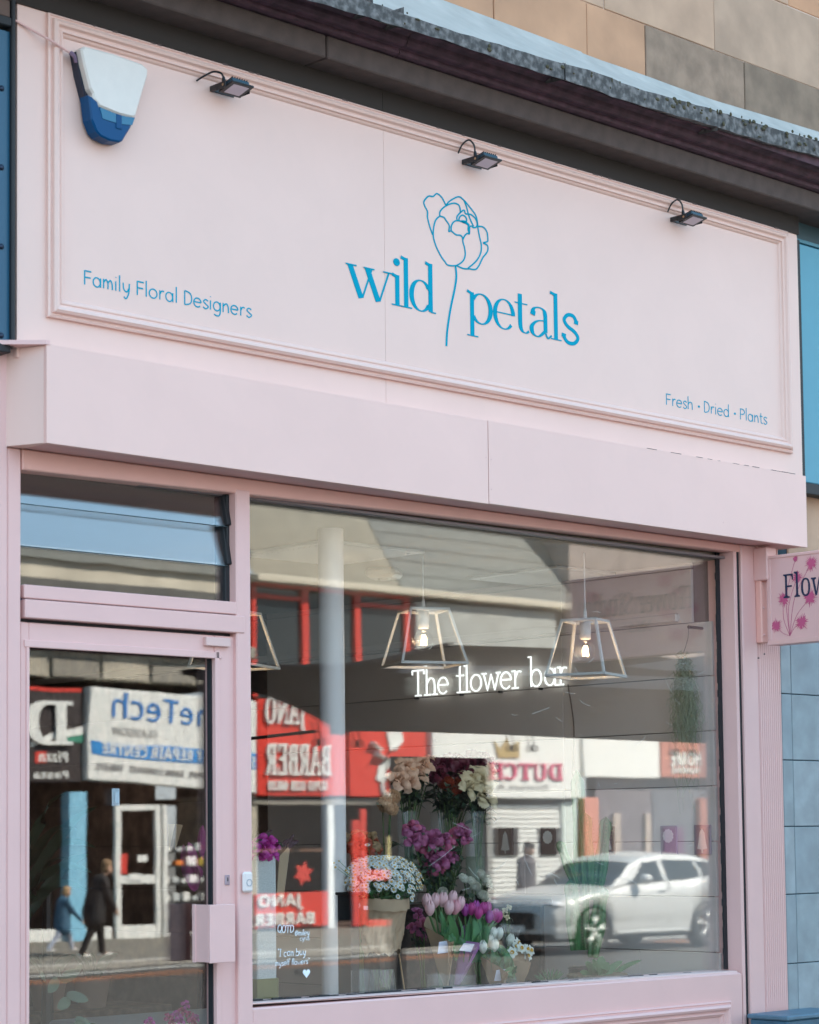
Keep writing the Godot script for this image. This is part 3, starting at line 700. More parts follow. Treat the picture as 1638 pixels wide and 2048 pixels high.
func door(sh: Node, pink: Material, pink2: Material, black: Material) -> void:
	var d := Node3D.new(); d.name = "door"; sh.add_child(d)
	var gz := -0.075
	var xa: float = 4.100; var xb: float = 4.998
	var ga: float = 4.134; var gb: float = 4.903
	var yt: float = 2.214
	var gt: float = 2.133
	boxed("stile", Vector3(xa, -0.08, -0.12), Vector3(ga, yt, -0.065), pink, d, 0.003)
	boxed("stile", Vector3(gb, -0.08, -0.12), Vector3(xb, yt, -0.065), pink, d, 0.003)
	boxed("top_rail", Vector3(ga, gt + 0.012, -0.118), Vector3(gb, yt, -0.066), pink, d, 0.003)
	boxed("bottom_rail", Vector3(ga, -0.08, -0.118), Vector3(gb, 0.32, -0.066), pink, d, 0.003)
	boxed("glazing_bead", Vector3(gb, 0.32, -0.07), Vector3(4.922, gt + 0.03, -0.06), pink2, d, 0.002)
	boxed("glazing_bead", Vector3(ga - 0.02, gt, -0.075), Vector3(gb + 0.03, gt + 0.024, -0.060), pink2, d, 0.002)
	boxed("glazing_bead", Vector3(ga - 0.012, 0.32, -0.07), Vector3(ga, gt, -0.06), pink2, d, 0.002)
	boxed("seal", Vector3(gb - 0.006, 0.32, -0.1), Vector3(gb + 0.001, gt, -0.079), black, d, 0.0)
	boxed("pane", Vector3(ga - 0.005, 0.31, -0.1), Vector3(gb + 0.005, gt + 0.005, -0.094), glass("door_glass", Color(1, 1, 1), 0.0, 0.5, 0.0009), d, 0.0)
	boxed("inner_pane", Vector3(ga - 0.005, 0.31, -0.114), Vector3(gb + 0.005, gt + 0.005, -0.108), M.door_glass, d, 0.0)
	boxed("closer_plate", Vector3(4.854, 2.175, -0.07), Vector3(4.963, 2.205, -0.048), mat("white_painted_metal", PK * Color(0.9, 0.86, 0.9), 0.6), d, 0.002)
	# clear stick-on hook on the glass
	boxed("clear_hook", Vector3(4.483, 1.621, -0.094), Vector3(4.514, 1.680, -0.089), glass("hook_plastic", Color(0.8, 0.85, 0.88), 0.35, 0.5), d, 0.002)
	boxed("clear_hook", Vector3(4.492, 1.628, -0.0889), Vector3(4.508, 1.668, -0.083), M.hook_plastic, d, 0.002)
	# boxed pull handle
	var h := Node3D.new(); h.name = "handle_guard"; d.add_child(h)
	var hx0: float = 4.813; var hx1: float = 4.924
	boxed("front_plate", Vector3(hx0, 1.087, 0.005), Vector3(hx1, 1.285, 0.015), pink, h, 0.002)
	boxed("side_plate", Vector3(hx0, 1.090, -0.075), Vector3(hx0 + 0.006, 1.285, 0.0049), pink2, h, 0.001)
	boxed("edge_strip", Vector3(hx0 - 0.004, 1.088, -0.078), Vector3(hx0 + 0.002, 1.286, -0.062), pink2, h, 0.001)
	boxed("lock", Vector3(4.943, 1.348, -0.066), Vector3(4.963, 1.383, -0.06), mat("lock_metal", Color(0.35, 0.3, 0.36), 0.35, "", 1, 0, 0.7), d, 0.002)
	boxed("keyhole", Vector3(4.951, 1.361, -0.061), Vector3(4.955, 1.374, -0.0594), black, d, 0.0)

func transom(sh: Node, pink: Material, pink2: Material, black: Material) -> void:
	var t := Node3D.new(); t.name = "louvre_window"; sh.add_child(t)
	var x0: float = 4.106; var x1: float = 4.977; var xe: float = 5.023
	# rails under the louvres, with the dark gap between them
	st_rail(t, x0, xe, 2.2905, 2.335, -0.05, pink)
	st_rail(t, x0, xe, 2.226, 2.287, -0.044, pink)
	boxed("gap", Vector3(x0, 2.28, -0.12), Vector3(xe, 2.30, -0.07), mat("gap_purple", Color(0.02, 0.01, 0.05), 0.8), t, 0)
	boxed("gap", Vector3(x0, 2.19, -0.13), Vector3(xe, 2.23, -0.085), black, t, 0)
	boxed("louvre_frame", Vector3(x1 + 0.002, 2.335, -0.16), Vector3(xe, 2.72, -0.085), black, t, 0.004)
	boxed("louvre_track", Vector3(x1 + 0.03, 2.335, -0.085), Vector3(x1 + 0.05, 2.715, -0.068), black, t, 0.003)
	var gl := glass("louvre_glass", Color(1, 1, 1), 0.0, 0.5, 0.0012)
	var edge := mat("blade_edge", Color(0.05, 0.09, 0.1), 0.2)
	var blades := [[2.719, 2.610, 12.6], [2.612, 2.471, 11.0], [2.473, 2.306, 0.4]]
	for b in blades:
		var h: float = b[0] - b[1]
		var xf := Transform3D(Basis(Vector3.RIGHT, -deg_to_rad(b[2])), Vector3(0, (b[0] + b[1]) / 2.0, -0.098))
		var st := B()
		box(st, Vector3(x0 - 0.01, -h / 2 - 0.008, -0.003), Vector3(x1, h / 2, 0.003), 0.0, xf)
		box(st, Vector3(x0 - 0.01, -h / 2 - 0.008, -0.0075), Vector3(x1, h / 2, -0.0045), 0.0, xf)
		box(st, Vector3(x0 - 0.01, -h / 2 - 0.008, -0.012), Vector3(x1, h / 2, -0.009), 0.0, xf)
		var g := obj("louvre_blade", st, gl, t)
		st = B()
		box(st, Vector3(x0 - 0.01, -h / 2 - 0.0095, -0.0034), Vector3(x1, -h / 2 - 0.0082, 0.0034), 0.0, xf)
		obj("blade_edge", st, edge, g)
		st = B()
		box(st, Vector3(x1 - 0.006, -h / 2 - 0.004, -0.012), Vector3(x1 + 0.018, h / 2, 0.012), 0.002, xf)
		obj("blade_clip", st, black, g)
	for y in [2.50, 2.6]:
		var st := B(); tube(st, [Vector3(x1 + 0.03, y, -0.075), Vector3(x1 + 0.022, y - 0.05, -0.066)], 0.004, 0.003, 6); obj("lever", st, black, t)

func st_rail(t: Node, x0: float, x1: float, y0: float, y1: float, z: float, m: Material) -> void:
	boxed("rail", Vector3(x0, y0, -0.14), Vector3(x1, y1, z), m, t, 0.003)

func window(sh: Node, black: Material) -> void:
	var w := Node3D.new(); w.name = "window"; sh.add_child(w)
	var x0: float = 5.123
	boxed("pane", Vector3(x0 - 0.02, 0.9, -0.146), Vector3(7.84, 2.78, -0.14), glass("window_glass", Color(1, 1, 1), 0.0, 0.5, 0.0005), w, 0.0)
	boxed("inner_pane", Vector3(x0 - 0.02, 0.9, -0.166), Vector3(7.832, 2.78, -0.160), M.window_glass, w, 0.0)
	# putty line along sill and jamb, uneven
	rng.seed = 9
	var st := B()
	var n := 60
	for i in n:
		var a := x0 + (7.83 - x0) * i / n
		var b := x0 + (7.83 - x0) * (i + 1) / n
		var hgt := lerpf(0.940, 0.914, float(i) / n) + rng.randf_range(-0.003, 0.0035)
		box(st, Vector3(a, 0.88, -0.139), Vector3(b, hgt, -0.13), 0.0)
	obj("putty", st, black, w)
	st = B()
	for i in n:
		var a := 0.92 + (2.745 - 0.92) * i / n
		box(st, Vector3(7.834 - 0.042 - rng.randf_range(0.0, 0.006), a, -0.139), Vector3(7.834, a + 0.031, -0.131), 0.0)
	obj("putty", st, black, w)
	# white pen writing on the inside of the glass
	var pen := mat("white_pen", Color(0.8, 0.82, 0.84), 0.6)
	rng.seed = 12
	var lines := [["QOTD", Vector2(5.244, 1.171), Vector2(5.322, 1.170), 0.0], ["@miley", Vector2(5.326, 1.159), Vector2(5.396, 1.160), 0.0], ["cyrus", Vector2(5.350, 1.140), Vector2(5.396, 1.140), 0.0], ["'I can buy", Vector2(5.243, 1.087), Vector2(5.378, 1.085), 0.0], ["myself flowers'", Vector2(5.233, 1.054), Vector2(5.395, 1.056), 0.0]]
	for l in lines:
		var total := 0.0
		for c in l[0]: total += glyph(c)[1]
		var k: float = (l[2].x - l[1].x) / total
		var ky: float = k * 1.0
		if l[0] == "QOTD": ky = k * 1.05
		var x := 0.0
		st = B()
		for c in l[0]:
			var g := glyph(c)
			var wob := rng.randf_range(-0.1, 0.1)
			for s in g[0]: ribbon(st, s, 0.16, 0.17, Transform3D(Basis(Vector3(k, 0, 0), Vector3(k * 0.08, ky, 0), Vector3(0, 0, 1)), Vector3(l[1].x + x * k, l[1].y + wob * k, -0.1385)), 0.0008)
			x += g[1]
		obj("handwriting", st, pen, w)
	var hp := PackedVector2Array()
	for i in 20:
		var t := TAU * i / 20
		hp.append(Vector2(16 * pow(sin(t), 3), 13 * cos(t) - 5 * cos(2 * t) - 2 * cos(3 * t) - cos(4 * t)) * 0.0011 + Vector2(5.380, 1.022))
	st = B(); prism(st, hp, -0.1385, -0.1378); obj("drawn_heart", st, pen, w)
	# scuffs and scratches in the glass
	st = B()
	rng.seed = 77
	for i in 46:
		var c := Vector2(rng.randf_range(6.0, 7.7), rng.randf_range(1.25, 2.5))
		var a := rng.randf_range(-1.2, 0.6)
		var len := rng.randf_range(0.01, 0.09)
		if i % 9 == 0: len *= 3.0
		var p := []
		var bend := rng.randf_range(-0.3, 0.3)
		for k in 6:
			var t := k / 5.0 - 0.5
			p.append(c + Vector2(cos(a + bend * t), sin(a + bend * t)) * len * t)
		ribbon(st, p, 0.0007, 0.0009, Transform3D(Basis(), Vector3(0, 0, -0.1398)), 0.0003)
	stuff(obj("scratches", st, mat("scuff", Color(0.62, 0.62, 0.6), 0.5), w))

# ---------------------------------------------------------------- the room behind the glass
func room(sh: Node) -> void:
	var white := mat("white_boards", Color(0.68, 0.60, 0.55), 0.5, "mottle", 0.7)
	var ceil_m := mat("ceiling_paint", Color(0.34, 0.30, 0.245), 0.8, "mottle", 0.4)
	var wood := mat("shop_floor_wood", Color(0.22, 0.15, 0.10), 0.5, "streak", 1.0)
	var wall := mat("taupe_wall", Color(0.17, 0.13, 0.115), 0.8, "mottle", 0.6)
	# a right-hand wall of wide boards lapped over a backing
	boxed("wall_backing", Vector3(7.815, 0.0, -6.0), Vector3(7.95, 2.95, -0.15), mat("backing", Color(0.09, 0.06, 0.045), 0.9), sh, 0)
	rng.seed = 31
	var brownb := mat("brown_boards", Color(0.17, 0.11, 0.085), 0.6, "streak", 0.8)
	var y := 0.02
	for r in 12:
		var top := minf(y + 0.2425, 2.72)
		var z := -0.155 - rng.randf_range(0.0, 0.02)
		if r > 9: z -= 0.12
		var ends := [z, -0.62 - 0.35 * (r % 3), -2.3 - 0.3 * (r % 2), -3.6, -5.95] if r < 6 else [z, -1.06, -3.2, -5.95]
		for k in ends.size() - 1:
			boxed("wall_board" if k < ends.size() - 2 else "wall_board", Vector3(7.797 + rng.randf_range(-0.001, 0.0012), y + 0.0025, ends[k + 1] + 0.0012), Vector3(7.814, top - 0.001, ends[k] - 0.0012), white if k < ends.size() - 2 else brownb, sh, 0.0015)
		y += 0.2425
	boxed("back_wall", Vector3(2.9, 0, -6.1), Vector3(7.95, 2.95, -6.0), wall, sh, 0)
	boxed("left_wall", Vector3(2.9, 0, -6.0), Vector3(3.0, 2.95, -0.17), wall, sh, 0)
	boxed("ceiling", Vector3(2.9, 2.715, -6.0), Vector3(7.95, 2.94, -0.155), ceil_m, sh, 0)
	boxed("shop_floor", Vector3(2.9, -0.2, -6.0), Vector3(7.95, 0.0, -0.15), wood, sh, 0)
	boxed("display_bed", Vector3(5.03, 0.0, -1.25), Vector3(7.79, 0.82, -0.205), mat("bed_paint", Color(0.35, 0.33, 0.31), 0.6, "mottle", 1.0), sh, 0.01)
	boxed("picture_rail", Vector3(7.77, 2.455, -6.0), Vector3(7.796, 2.49, -0.35), white, sh, 0.004)
	# the white column in the window
	var st := B(true)
	var cx: float = 5.841
	lathe(st, [Vector2(0.05, 0.0), Vector2(0.05, 2.72)], 28, Transform3D(Basis(), Vector3(cx, 0, -0.5)))
	obj("column", st, mat("column_paint", Color(0.66, 0.59, 0.55), 0.45), sh)
	# ceiling grilles
	for v in [[Vector3(6.291, 2.704, -1.000), 0.26], [Vector3(7.673, 2.698, -1.000), 0.26]]:
		var p: Vector3 = v[0]
		var g := Node3D.new(); g.name = "ceiling_grille"; sh.add_child(g, true)
		var gm := mat("grille_metal", Color(0.6, 0.58, 0.54), 0.5)
		for e in [[-1, 0], [1, 0], [0, -1], [0, 1]]:
			var c := Vector3(p.x + e[0] * v[1], 2.708, -1.0 + e[1] * v[1])
			boxed("grille_frame", c - Vector3(0.02 if e[0] else v[1] + 0.02, 0.006, 0.02 if e[1] else v[1] - 0.02), c + Vector3(0.02 if e[0] else v[1] + 0.02, 0.006, 0.02 if e[1] else v[1] - 0.02), gm, g, 0.002)
		boxed("grille_back", Vector3(p.x - v[1], 2.7128, -1.0 - v[1]), Vector3(p.x + v[1], 2.7145, -1.0 + v[1]), mat("grille_dark", Color(0.05, 0.045, 0.04), 0.9), g, 0)
		for k in 14:
			var zz: float = -1.0 - v[1] + 0.03 + k * (2 * v[1] - 0.05) / 14
			st = B(); box(st, Vector3(-v[1] + 0.02, -0.008, -0.0015), Vector3(v[1] - 0.02, 0.008, 0.0015), 0.0, Transform3D(Basis(Vector3.RIGHT, 0.7), Vector3(p.x, 2.703, zz)))
			obj("slat", st, gm, g)
	# smoke detector
	var sd := thing("smoke_detector", "square white smoke detector on the shop ceiling beside the grille", "smoke detector", Vector3(6.880, 2.714, -1.3), 0.5)
	boxed("housing", Vector3(-0.07, -0.045, -0.07), Vector3(0.07, 0.0, 0.07), mat("white_plastic", Color(0.62, 0.58, 0.5), 0.4), sd, 0.015)
	st = B(); tube(st, [Vector3(0, -0.045, 0), Vector3(0, -0.052, 0)], 0.03, 0.025, 16); obj("sensor", st, M.white_plastic, sd)
	# recessed downlights that are lit
	var dl := [Vector3(8.323, 2.733, -3.400), Vector3(7.199, 2.538, -4.300)]
	var dlab := ["small lit recessed downlight in the ceiling left of the white column", "small lit recessed downlight seen at the top of the door glass"]
	for i in dl.size():
		var q := thing("ceiling_downlight", dlab[i], "downlight", Vector3(dl[i].x, 2.714, dl[i].z), 0.0, "recessed downlights in the shop ceiling")
		st = B(); lathe(st, [Vector2(0.035, -0.002), Vector2(0.048, -0.006), Vector2(0.05, 0.0)], 16); obj("rim", st, M.white_plastic, q)
		st = B(); lathe(st, [Vector2(0.0001, -0.003), Vector2(0.034, -0.003)], 16); obj("lamp_face", st, glow("lamp_glow", Color(1, 0.9, 0.72), 1.0), q)
		var l := SpotLight3D.new(); l.name = "lamp"; l.spot_angle = 60; l.light_energy = 0.08 if i < 2 else 0.17; l.light_color = Color(1, 0.95, 0.9); l.light_size = 0.03; l.spot_range = 12; l.spot_attenuation = 2; l.shadow_enabled = true
		l.rotation_degrees.x = -90; l.position.y = -0.02; q.add_child(l)

func pendant(label: String, at: Vector3, turn: float) -> void:
	# white square cage shade hung on a flex, a globe filament bulb inside
	var wm := mat("white_cage", Color(0.62, 0.60, 0.57), 0.5, "mottle", 3.0)
	var p := thing("pendant_lamp", label, "pendant lamp", at, turn, "white cage pendant lamps in the shop window")
	var k := 0.9 if label.contains("right, near") else 1.0
	var top := 0.085 * k; var bot := 0.145 * k; var h := 0.235; var r := 0.0058
	var c := [Vector2(-1, -1), Vector2(1, -1), Vector2(1, 1), Vector2(-1, 1)]
	for i in 4:
		var a := Vector3(c[i].x * top, h, c[i].y * top); var b := Vector3(c[i].x * bot, 0, c[i].y * bot)
		var a2 := Vector3(c[(i + 1) % 4].x * top, h, c[(i + 1) % 4].y * top); var b2 := Vector3(c[(i + 1) % 4].x * bot, 0, c[(i + 1) % 4].y * bot)
		for e in [[a, b], [a, a2], [b, b2]]:
			var st := B()
			var d: Vector3 = e[1] - e[0]
			var z := d.normalized(); var x := (Vector3.UP if absf(z.y) < 0.7 else Vector3.RIGHT).cross(z).normalized()
			box(st, Vector3(-r, -r, -r), Vector3(r, r, d.length() + r), 0.001, Transform3D(Basis(x, z.cross(x), z), e[0]))
			obj("cage_bar", st, wm, p)
	var st := B(); box(st, Vector3(-top, h - 0.004, -0.008), Vector3(top, h + 0.004, 0.008), 0.001); obj("cross_bar", st, wm, p)
	st = B(true); lathe(st, [Vector2(0.0001, h), Vector2(0.024, h), Vector2(0.024, h - 0.075), Vector2(0.016, h - 0.08)], 16); obj("lamp_holder", st, wm, p)
	st = B(); tube(st, [Vector3(0, h, 0), Vector3(0, h + 0.05, 0)], 0.011, 0.006, 8); obj("flex_cap", st, wm, p)
	st = B(); tube(st, [Vector3(0, h + 0.05, 0), Vector3(0, 2.714 - at.y, 0)], 0.0035, 0.0035, 6); obj("flex", st, wm, p)
	st = B(true)
	var prof := [Vector2(0.014, 0.16)]
	for i in 13:
		var t := lerpf(0.45, PI, i / 12.0)
		prof.append(Vector2(maxf(sin(t), 0.001) * 0.042, 0.105 + cos(t) * 0.045))
	lathe(st, prof, 20)
	var b := obj("bulb", st, glass("bulb_glass", Color(0.9, 0.82, 0.7), 0.0, 0.6), p)
	st = B()
	for f in 6:
		var t := TAU * f / 6
		tube(st, [Vector3(cos(t) * 0.006, 0.13, sin(t) * 0.006), Vector3(cos(t) * 0.013, 0.085, sin(t) * 0.013)], 0.0022, 0.0022, 5)
	obj("filament", st, glow("filament_glow", Color(1, 0.86, 0.6), 1.1), p)
	var l := OmniLight3D.new(); l.name = "lamp"; l.light_energy = 0.005; l.light_color = Color(1, 0.85, 0.65); l.light_size = 0.02; l.omni_range = 12; l.omni_attenuation = 2; l.shadow_enabled = true
	l.position = Vector3(0, 0.105, 0); p.add_child(l)

func neon_sign() -> void:
	var p := thing("neon_sign", "white neon sign reading The flower bar on the boarded wall", "neon sign", Vector3(7.775, 2.213, -2.051))
	var gm := glow("neon_glow", Color(0.93, 1.0, 0.97), 0.26)
	var words := "The flower bar"
	var total := 0.0
	for c in words: total += glyph(c)[1]
	var zl: float = -1.000 - -2.051
	var k := zl / total
	var ky := 0.0
	ky = (2.341 - 2.216) / 1.5
	var x := 0.0
	for c in words:
		var g := glyph(c, true)
		if g[0].size():
			var st := B()
			for s in g[0]:
				var pts := []
				for q in s: pts.append(Vector3(0, q.y * ky, (x + q.x) * k))
				tube(st, pts, 0.0046, 0.0046, 6)
			obj("letter", st, gm, p)
		x += g[1]
	var st := B()
	for t in [0.0, 0.3, 0.55, 0.8]: tube(st, [Vector3(-0.001, -0.012, t * zl + 0.02), Vector3(0.022, -0.012, t * zl + 0.02)], 0.006, 0.006, 6)
	obj("standoff", st, mat("black_plastic", Color(0.015, 0.015, 0.016), 0.4), p)
	st = B(); tube(st, spline([Vector3(0.015, 0.0, zl - 0.02), Vector3(0.018, -0.2, zl + 0.01), Vector3(0.018, -0.42, zl), Vector3(0.018, -0.62, zl + 0.01)]), 0.003, 0.003, 5); obj("cable", st, mat("brown_cable", Color(0.12, 0.07, 0.05), 0.6), p)
	var l := AreaLight3D.new(); l.name = "lamp"; l.area_size = Vector2(zl, 0.09); l.light_energy = 0.03; l.light_color = Color(0.93, 1, 0.97); l.area_range = 12; l.area_attenuation = 2; l.shadow_enabled = true
	l.position = Vector3(-0.02, 0.05, zl / 2); l.rotation_degrees.y = 90; p.add_child(l)

# ---------------------------------------------------------------- plants and flowers
var fl := {}

func petal_sheet(st: SurfaceTool, at: Transform3D, length: float, width: float, cup: float, curl: float, ruffle := 0.0, nu := 5, nv := 4, ph := 0.0) -> void:
	sheet(st, nu, nv, func(u: float, v: float) -> Vector3:
		var s := (v - 0.5) * 2.0
		var w := width * sin(PI * (0.12 + 0.80 * u)) * 0.5
		var bend := curl * u * u
		return at * Vector3(s * w, length * u * cos(bend) + ruffle * 0.3 * sin(s * 5 + ph) * u, -cup * length * (1 - s * s) * sin(PI * u * 0.8) * 0.5 + length * u * sin(bend) + ruffle * sin(s * 7.0 + ph) * u * u))

func rose_mesh(key: String, seed_n: int, layers: int, open: float, ruffle: float) -> Mesh:
	# petals wound outwards round an upright axis, unit radius
	if fl.has(key): return fl[key]
	rng.seed = seed_n
	var st := B(true)
	var a := 0.0
	for i in layers:
		var t := float(i) / (layers - 1)
		var n := 3 if t < 0.4 else 5
		for k in n:
			a += TAU / n + 0.35
			var tilt := lerpf(0.05, open, t) + rng.randf_range(-0.12, 0.12)
			var rad := lerpf(0.06, 0.42, t)
			var bs := Basis(Vector3.UP, a) * Basis(Vector3.RIGHT, tilt)
			var o := Basis(Vector3.UP, a) * Vector3(0, lerpf(0.05, -0.12, t), rad)
			petal_sheet(st, Transform3D(bs, o), lerpf(0.75, 0.95, t) * rng.randf_range(0.9, 1.1), lerpf(0.5, 1.05, t), 0.45, lerpf(-0.35, 0.55, t), ruffle, 5, 5, rng.randf() * 6.0)
	ball(st, Vector3(0, -0.08, 0), Vector3(0.3, 0.22, 0.3), 8, 5)
	st.generate_normals()
	fl[key] = st.commit()
	return fl[key]

func ranunculus_mesh(key: String, seed_n: int) -> Mesh:
	if fl.has(key): return fl[key]
	rng.seed = seed_n
	var st := B(true)
	for i in 7:
		var t := i / 6.0
		var n := 5 + i
		for k in n:
			var a := TAU * k / n + i * 0.7
			var bs := Basis(Vector3.UP, a) * Basis(Vector3.RIGHT, lerpf(-0.25, 0.85, t))
			var o := Basis(Vector3.UP, a) * Vector3(0, -0.1 - 0.18 * t, lerpf(0.1, 0.42, t))
			petal_sheet(st, Transform3D(bs, o), lerpf(0.55, 0.72, t), lerpf(0.4, 0.75, t), 0.35, -0.5, 0.02, 4, 4, rng.randf() * 6)
	ball(st, Vector3(0, -0.1, 0), Vector3(0.3, 0.3, 0.3), 8, 5)
	st.generate_normals()
	fl[key] = st.commit()
	return fl[key]

func tulip_mesh(key: String, seed_n: int) -> Mesh:
	# closed cup of six overlapping petals, unit height, base at origin
	if fl.has(key): return fl[key]
	rng.seed = seed_n
	var st := B(true)
	for k in 6:
		var a := TAU * k / 6 + rng.randf_range(-0.1, 0.1)
		var rr := 1.0 if k % 2 == 0 else 0.93
		sheet(st, 7, 5, func(u: float, v: float) -> Vector3:
			var s := (v - 0.5) * 2.0
			var prof := 0.33 * pow(sin(PI * (0.05 + u * 0.90)), 0.62) * rr
			var half := 0.72 * (1.0 - pow(u, 4.0) * 0.75)
			var ang := a + s * half
			return Vector3(sin(ang) * prof * (1.0 + 0.05 * (1 - s * s)), u * (0.98 - 0.07 * s * s * u), cos(ang) * prof * (1.0 + 0.05 * (1 - s * s))))
	st.generate_normals()
	fl[key] = st.commit()
	return fl[key]

func leaf_blade(st: SurfaceTool, p: Array, width: float, facing: Vector3, fold := 0.25) -> void:
	var pts := spline(p, 4)
	var n := pts.size()
	for i in n - 1:
		var q := []
		for k in 2:
			var t := float(i + k) / (n - 1)
			var d: Vector3 = (pts[mini(i + k + 1, n - 1)] - pts[maxi(i + k - 1, 0)]).normalized()
			var s := d.cross(facing).normalized()
			var w := width * pow(sin(PI * clampf(0.08 + t * 0.92, 0, 1)), 0.8) * 0.5
			var nn := s.cross(d)
			q.append([pts[i + k] - s * w + nn * w * fold, pts[i + k], pts[i + k] + s * w + nn * w * fold])
		for e in 2:
			quad(st, q[0][e], q[0][e + 1], q[1][e + 1], q[1][e], facing)

func dir_to(d: Vector3, spin := 0.0) -> Basis:
	var y := d.normalized()
	var x := y.cross(Vector3(0.31, 0.2, 0.93)).normalized()
	return Basis(x, y, x.cross(y)) * Basis(Vector3.UP, spin)

func glass_vase(called: String, label: String, at: Vector3, prof: Array, group := "", water := 0.0) -> Node3D:
	var v := thing(called, label, "vase", at, 0.0, group)
	var st := B(true); lathe(st, prof, 24); obj("vessel", st, glass("vase_glass", Color(0.93, 0.97, 0.96), 0.06, 0.6), v)
	st = B(true); lathe(st, [Vector2(prof[0].x * 0.98, 0.004), Vector2(0.001, 0.012)], 20); obj("vase_foot", st, M.vase_glass, v)
	if water > 0:
		var rr: float = prof[1].x * 0.93
		st = B(true); lathe(st, [Vector2(0.001, 0.012), Vector2(prof[0].x * 0.9, 0.013), Vector2(rr, water), Vector2(0.001, water)], 20)
		obj("water", st, glass("vase_water", Color(0.55, 0.62, 0.5), 0.35, 0.4), v)
	return v

func bunch(called: String, label: String, category: String, foot: Vector3, heads: Array, mesh_keys: Array, mats: Array, size: float, leaf_m: Material, leaves: int, seed_n: int, part := "flower", group := "") -> Node3D:
	# cut stems rising from one foot to given head places, with leaves along them
	var o := thing(called, label, category, foot, 0.0, group)
	rng.seed = seed_n
	var stem := B()
	var lv := B(true)
	for i in heads.size():
		var h: Vector3 = heads[i] - foot
		var mid := Vector3(h.x * 0.35, h.y * 0.55, h.z * 0.35)
		tube(stem, spline([Vector3(rng.randf_range(-0.015, 0.015), 0, rng.randf_range(-0.015, 0.015)), mid, h], 5), 0.0035, 0.0025, 5)
		for k in leaves:
			var t := rng.randf_range(0.35, 0.92)
			var b := mid.lerp(h, t)
			var a := rng.randf() * TAU
			var d := Vector3(cos(a), rng.randf_range(-0.1, 0.8), sin(a)).normalized()
			var ln := rng.randf_range(0.05, 0.09) * size / 0.045
			leaf_blade(lv, [b, b + d * ln * 0.5 + Vector3.UP * 0.01, b + d * ln + Vector3.DOWN * 0.01], ln * 0.42, Vector3(0.2, 0.9, 0.4))
	stuff(obj("stems", stem, leafy("stem_green", Color(0.10, 0.16, 0.05)), o))
	if leaves: stuff(obj("foliage", lv, leaf_m, o))
	for i in heads.size():
		var h: Vector3 = heads[i] - foot
		var out := (Vector3(h.x * 1.6 - 0.25, 0.45, h.z + 0.75) + Vector3(rng.randf_range(-0.5, 0.5), rng.randf_range(-0.3, 0.4), rng.randf_range(-0.2, 0.2))).normalized()
		var s := size * rng.randf_range(0.85, 1.15)
		put(part, fl[mesh_keys[i % mesh_keys.size()]], mats[i % mats.size()], o, Transform3D(dir_to(out, rng.randf() * 6) * Basis.from_scale(Vector3.ONE * s), h))
	return o

func paper_cone(o: Node, base: Vector3, lip_l: Vector3, lip_r: Vector3, dip: Vector3, m: Material, seed_n: int, back_up := 0.06) -> void:
	# a sheet rolled to a cone and folded over at the front, creased
	rng.seed = seed_n
	var ph := rng.randf() * 6.0
	var mid := (lip_l + lip_r) / 2.0
	var half := (lip_r - lip_l).length() / 2.0
	var ax := (lip_r - lip_l).normalized()
	var cr := func(u: float, v: float) -> Vector3: return Vector3(sin(u * 23 + ph + v * 5), sin(v * 19 + ph), sin(u * 17 - v * 11 + ph)) * 0.0016
	for side in 2:
		var st := B(true)
		var e := lip_l if side == 0 else lip_r
		sheet(st, 8, 10, func(u: float, v: float) -> Vector3:
			# v: from the foot upwards, u: round the front from the outer edge to the overlap
			var edge := base.lerp(e, v)
			var over := base.lerp(dip + (ax * half * 0.16 * (1.0 if side == 0 else -1.0)), v)
			var p := edge.lerp(over, u)
			return p + Vector3(0, 0, 1) * (sin(PI * u * 0.5) * half * 0.75 * v + (0.002 if side == 1 else 0.0)) + cr.call(u + side, v))
		obj("wrapper", st, m, o)
	var st := B(true)
	sheet(st, 10, 8, func(u: float, v: float) -> Vector3:
		var p := base.lerp(lip_l.lerp(lip_r, u) + Vector3.UP * back_up * sin(PI * u), v)
		return p - Vector3(0, 0, 1) * sin(PI * u) * half * 0.6 * v + cr.call(u, v))
	obj("wrapper_back", st, m, o)

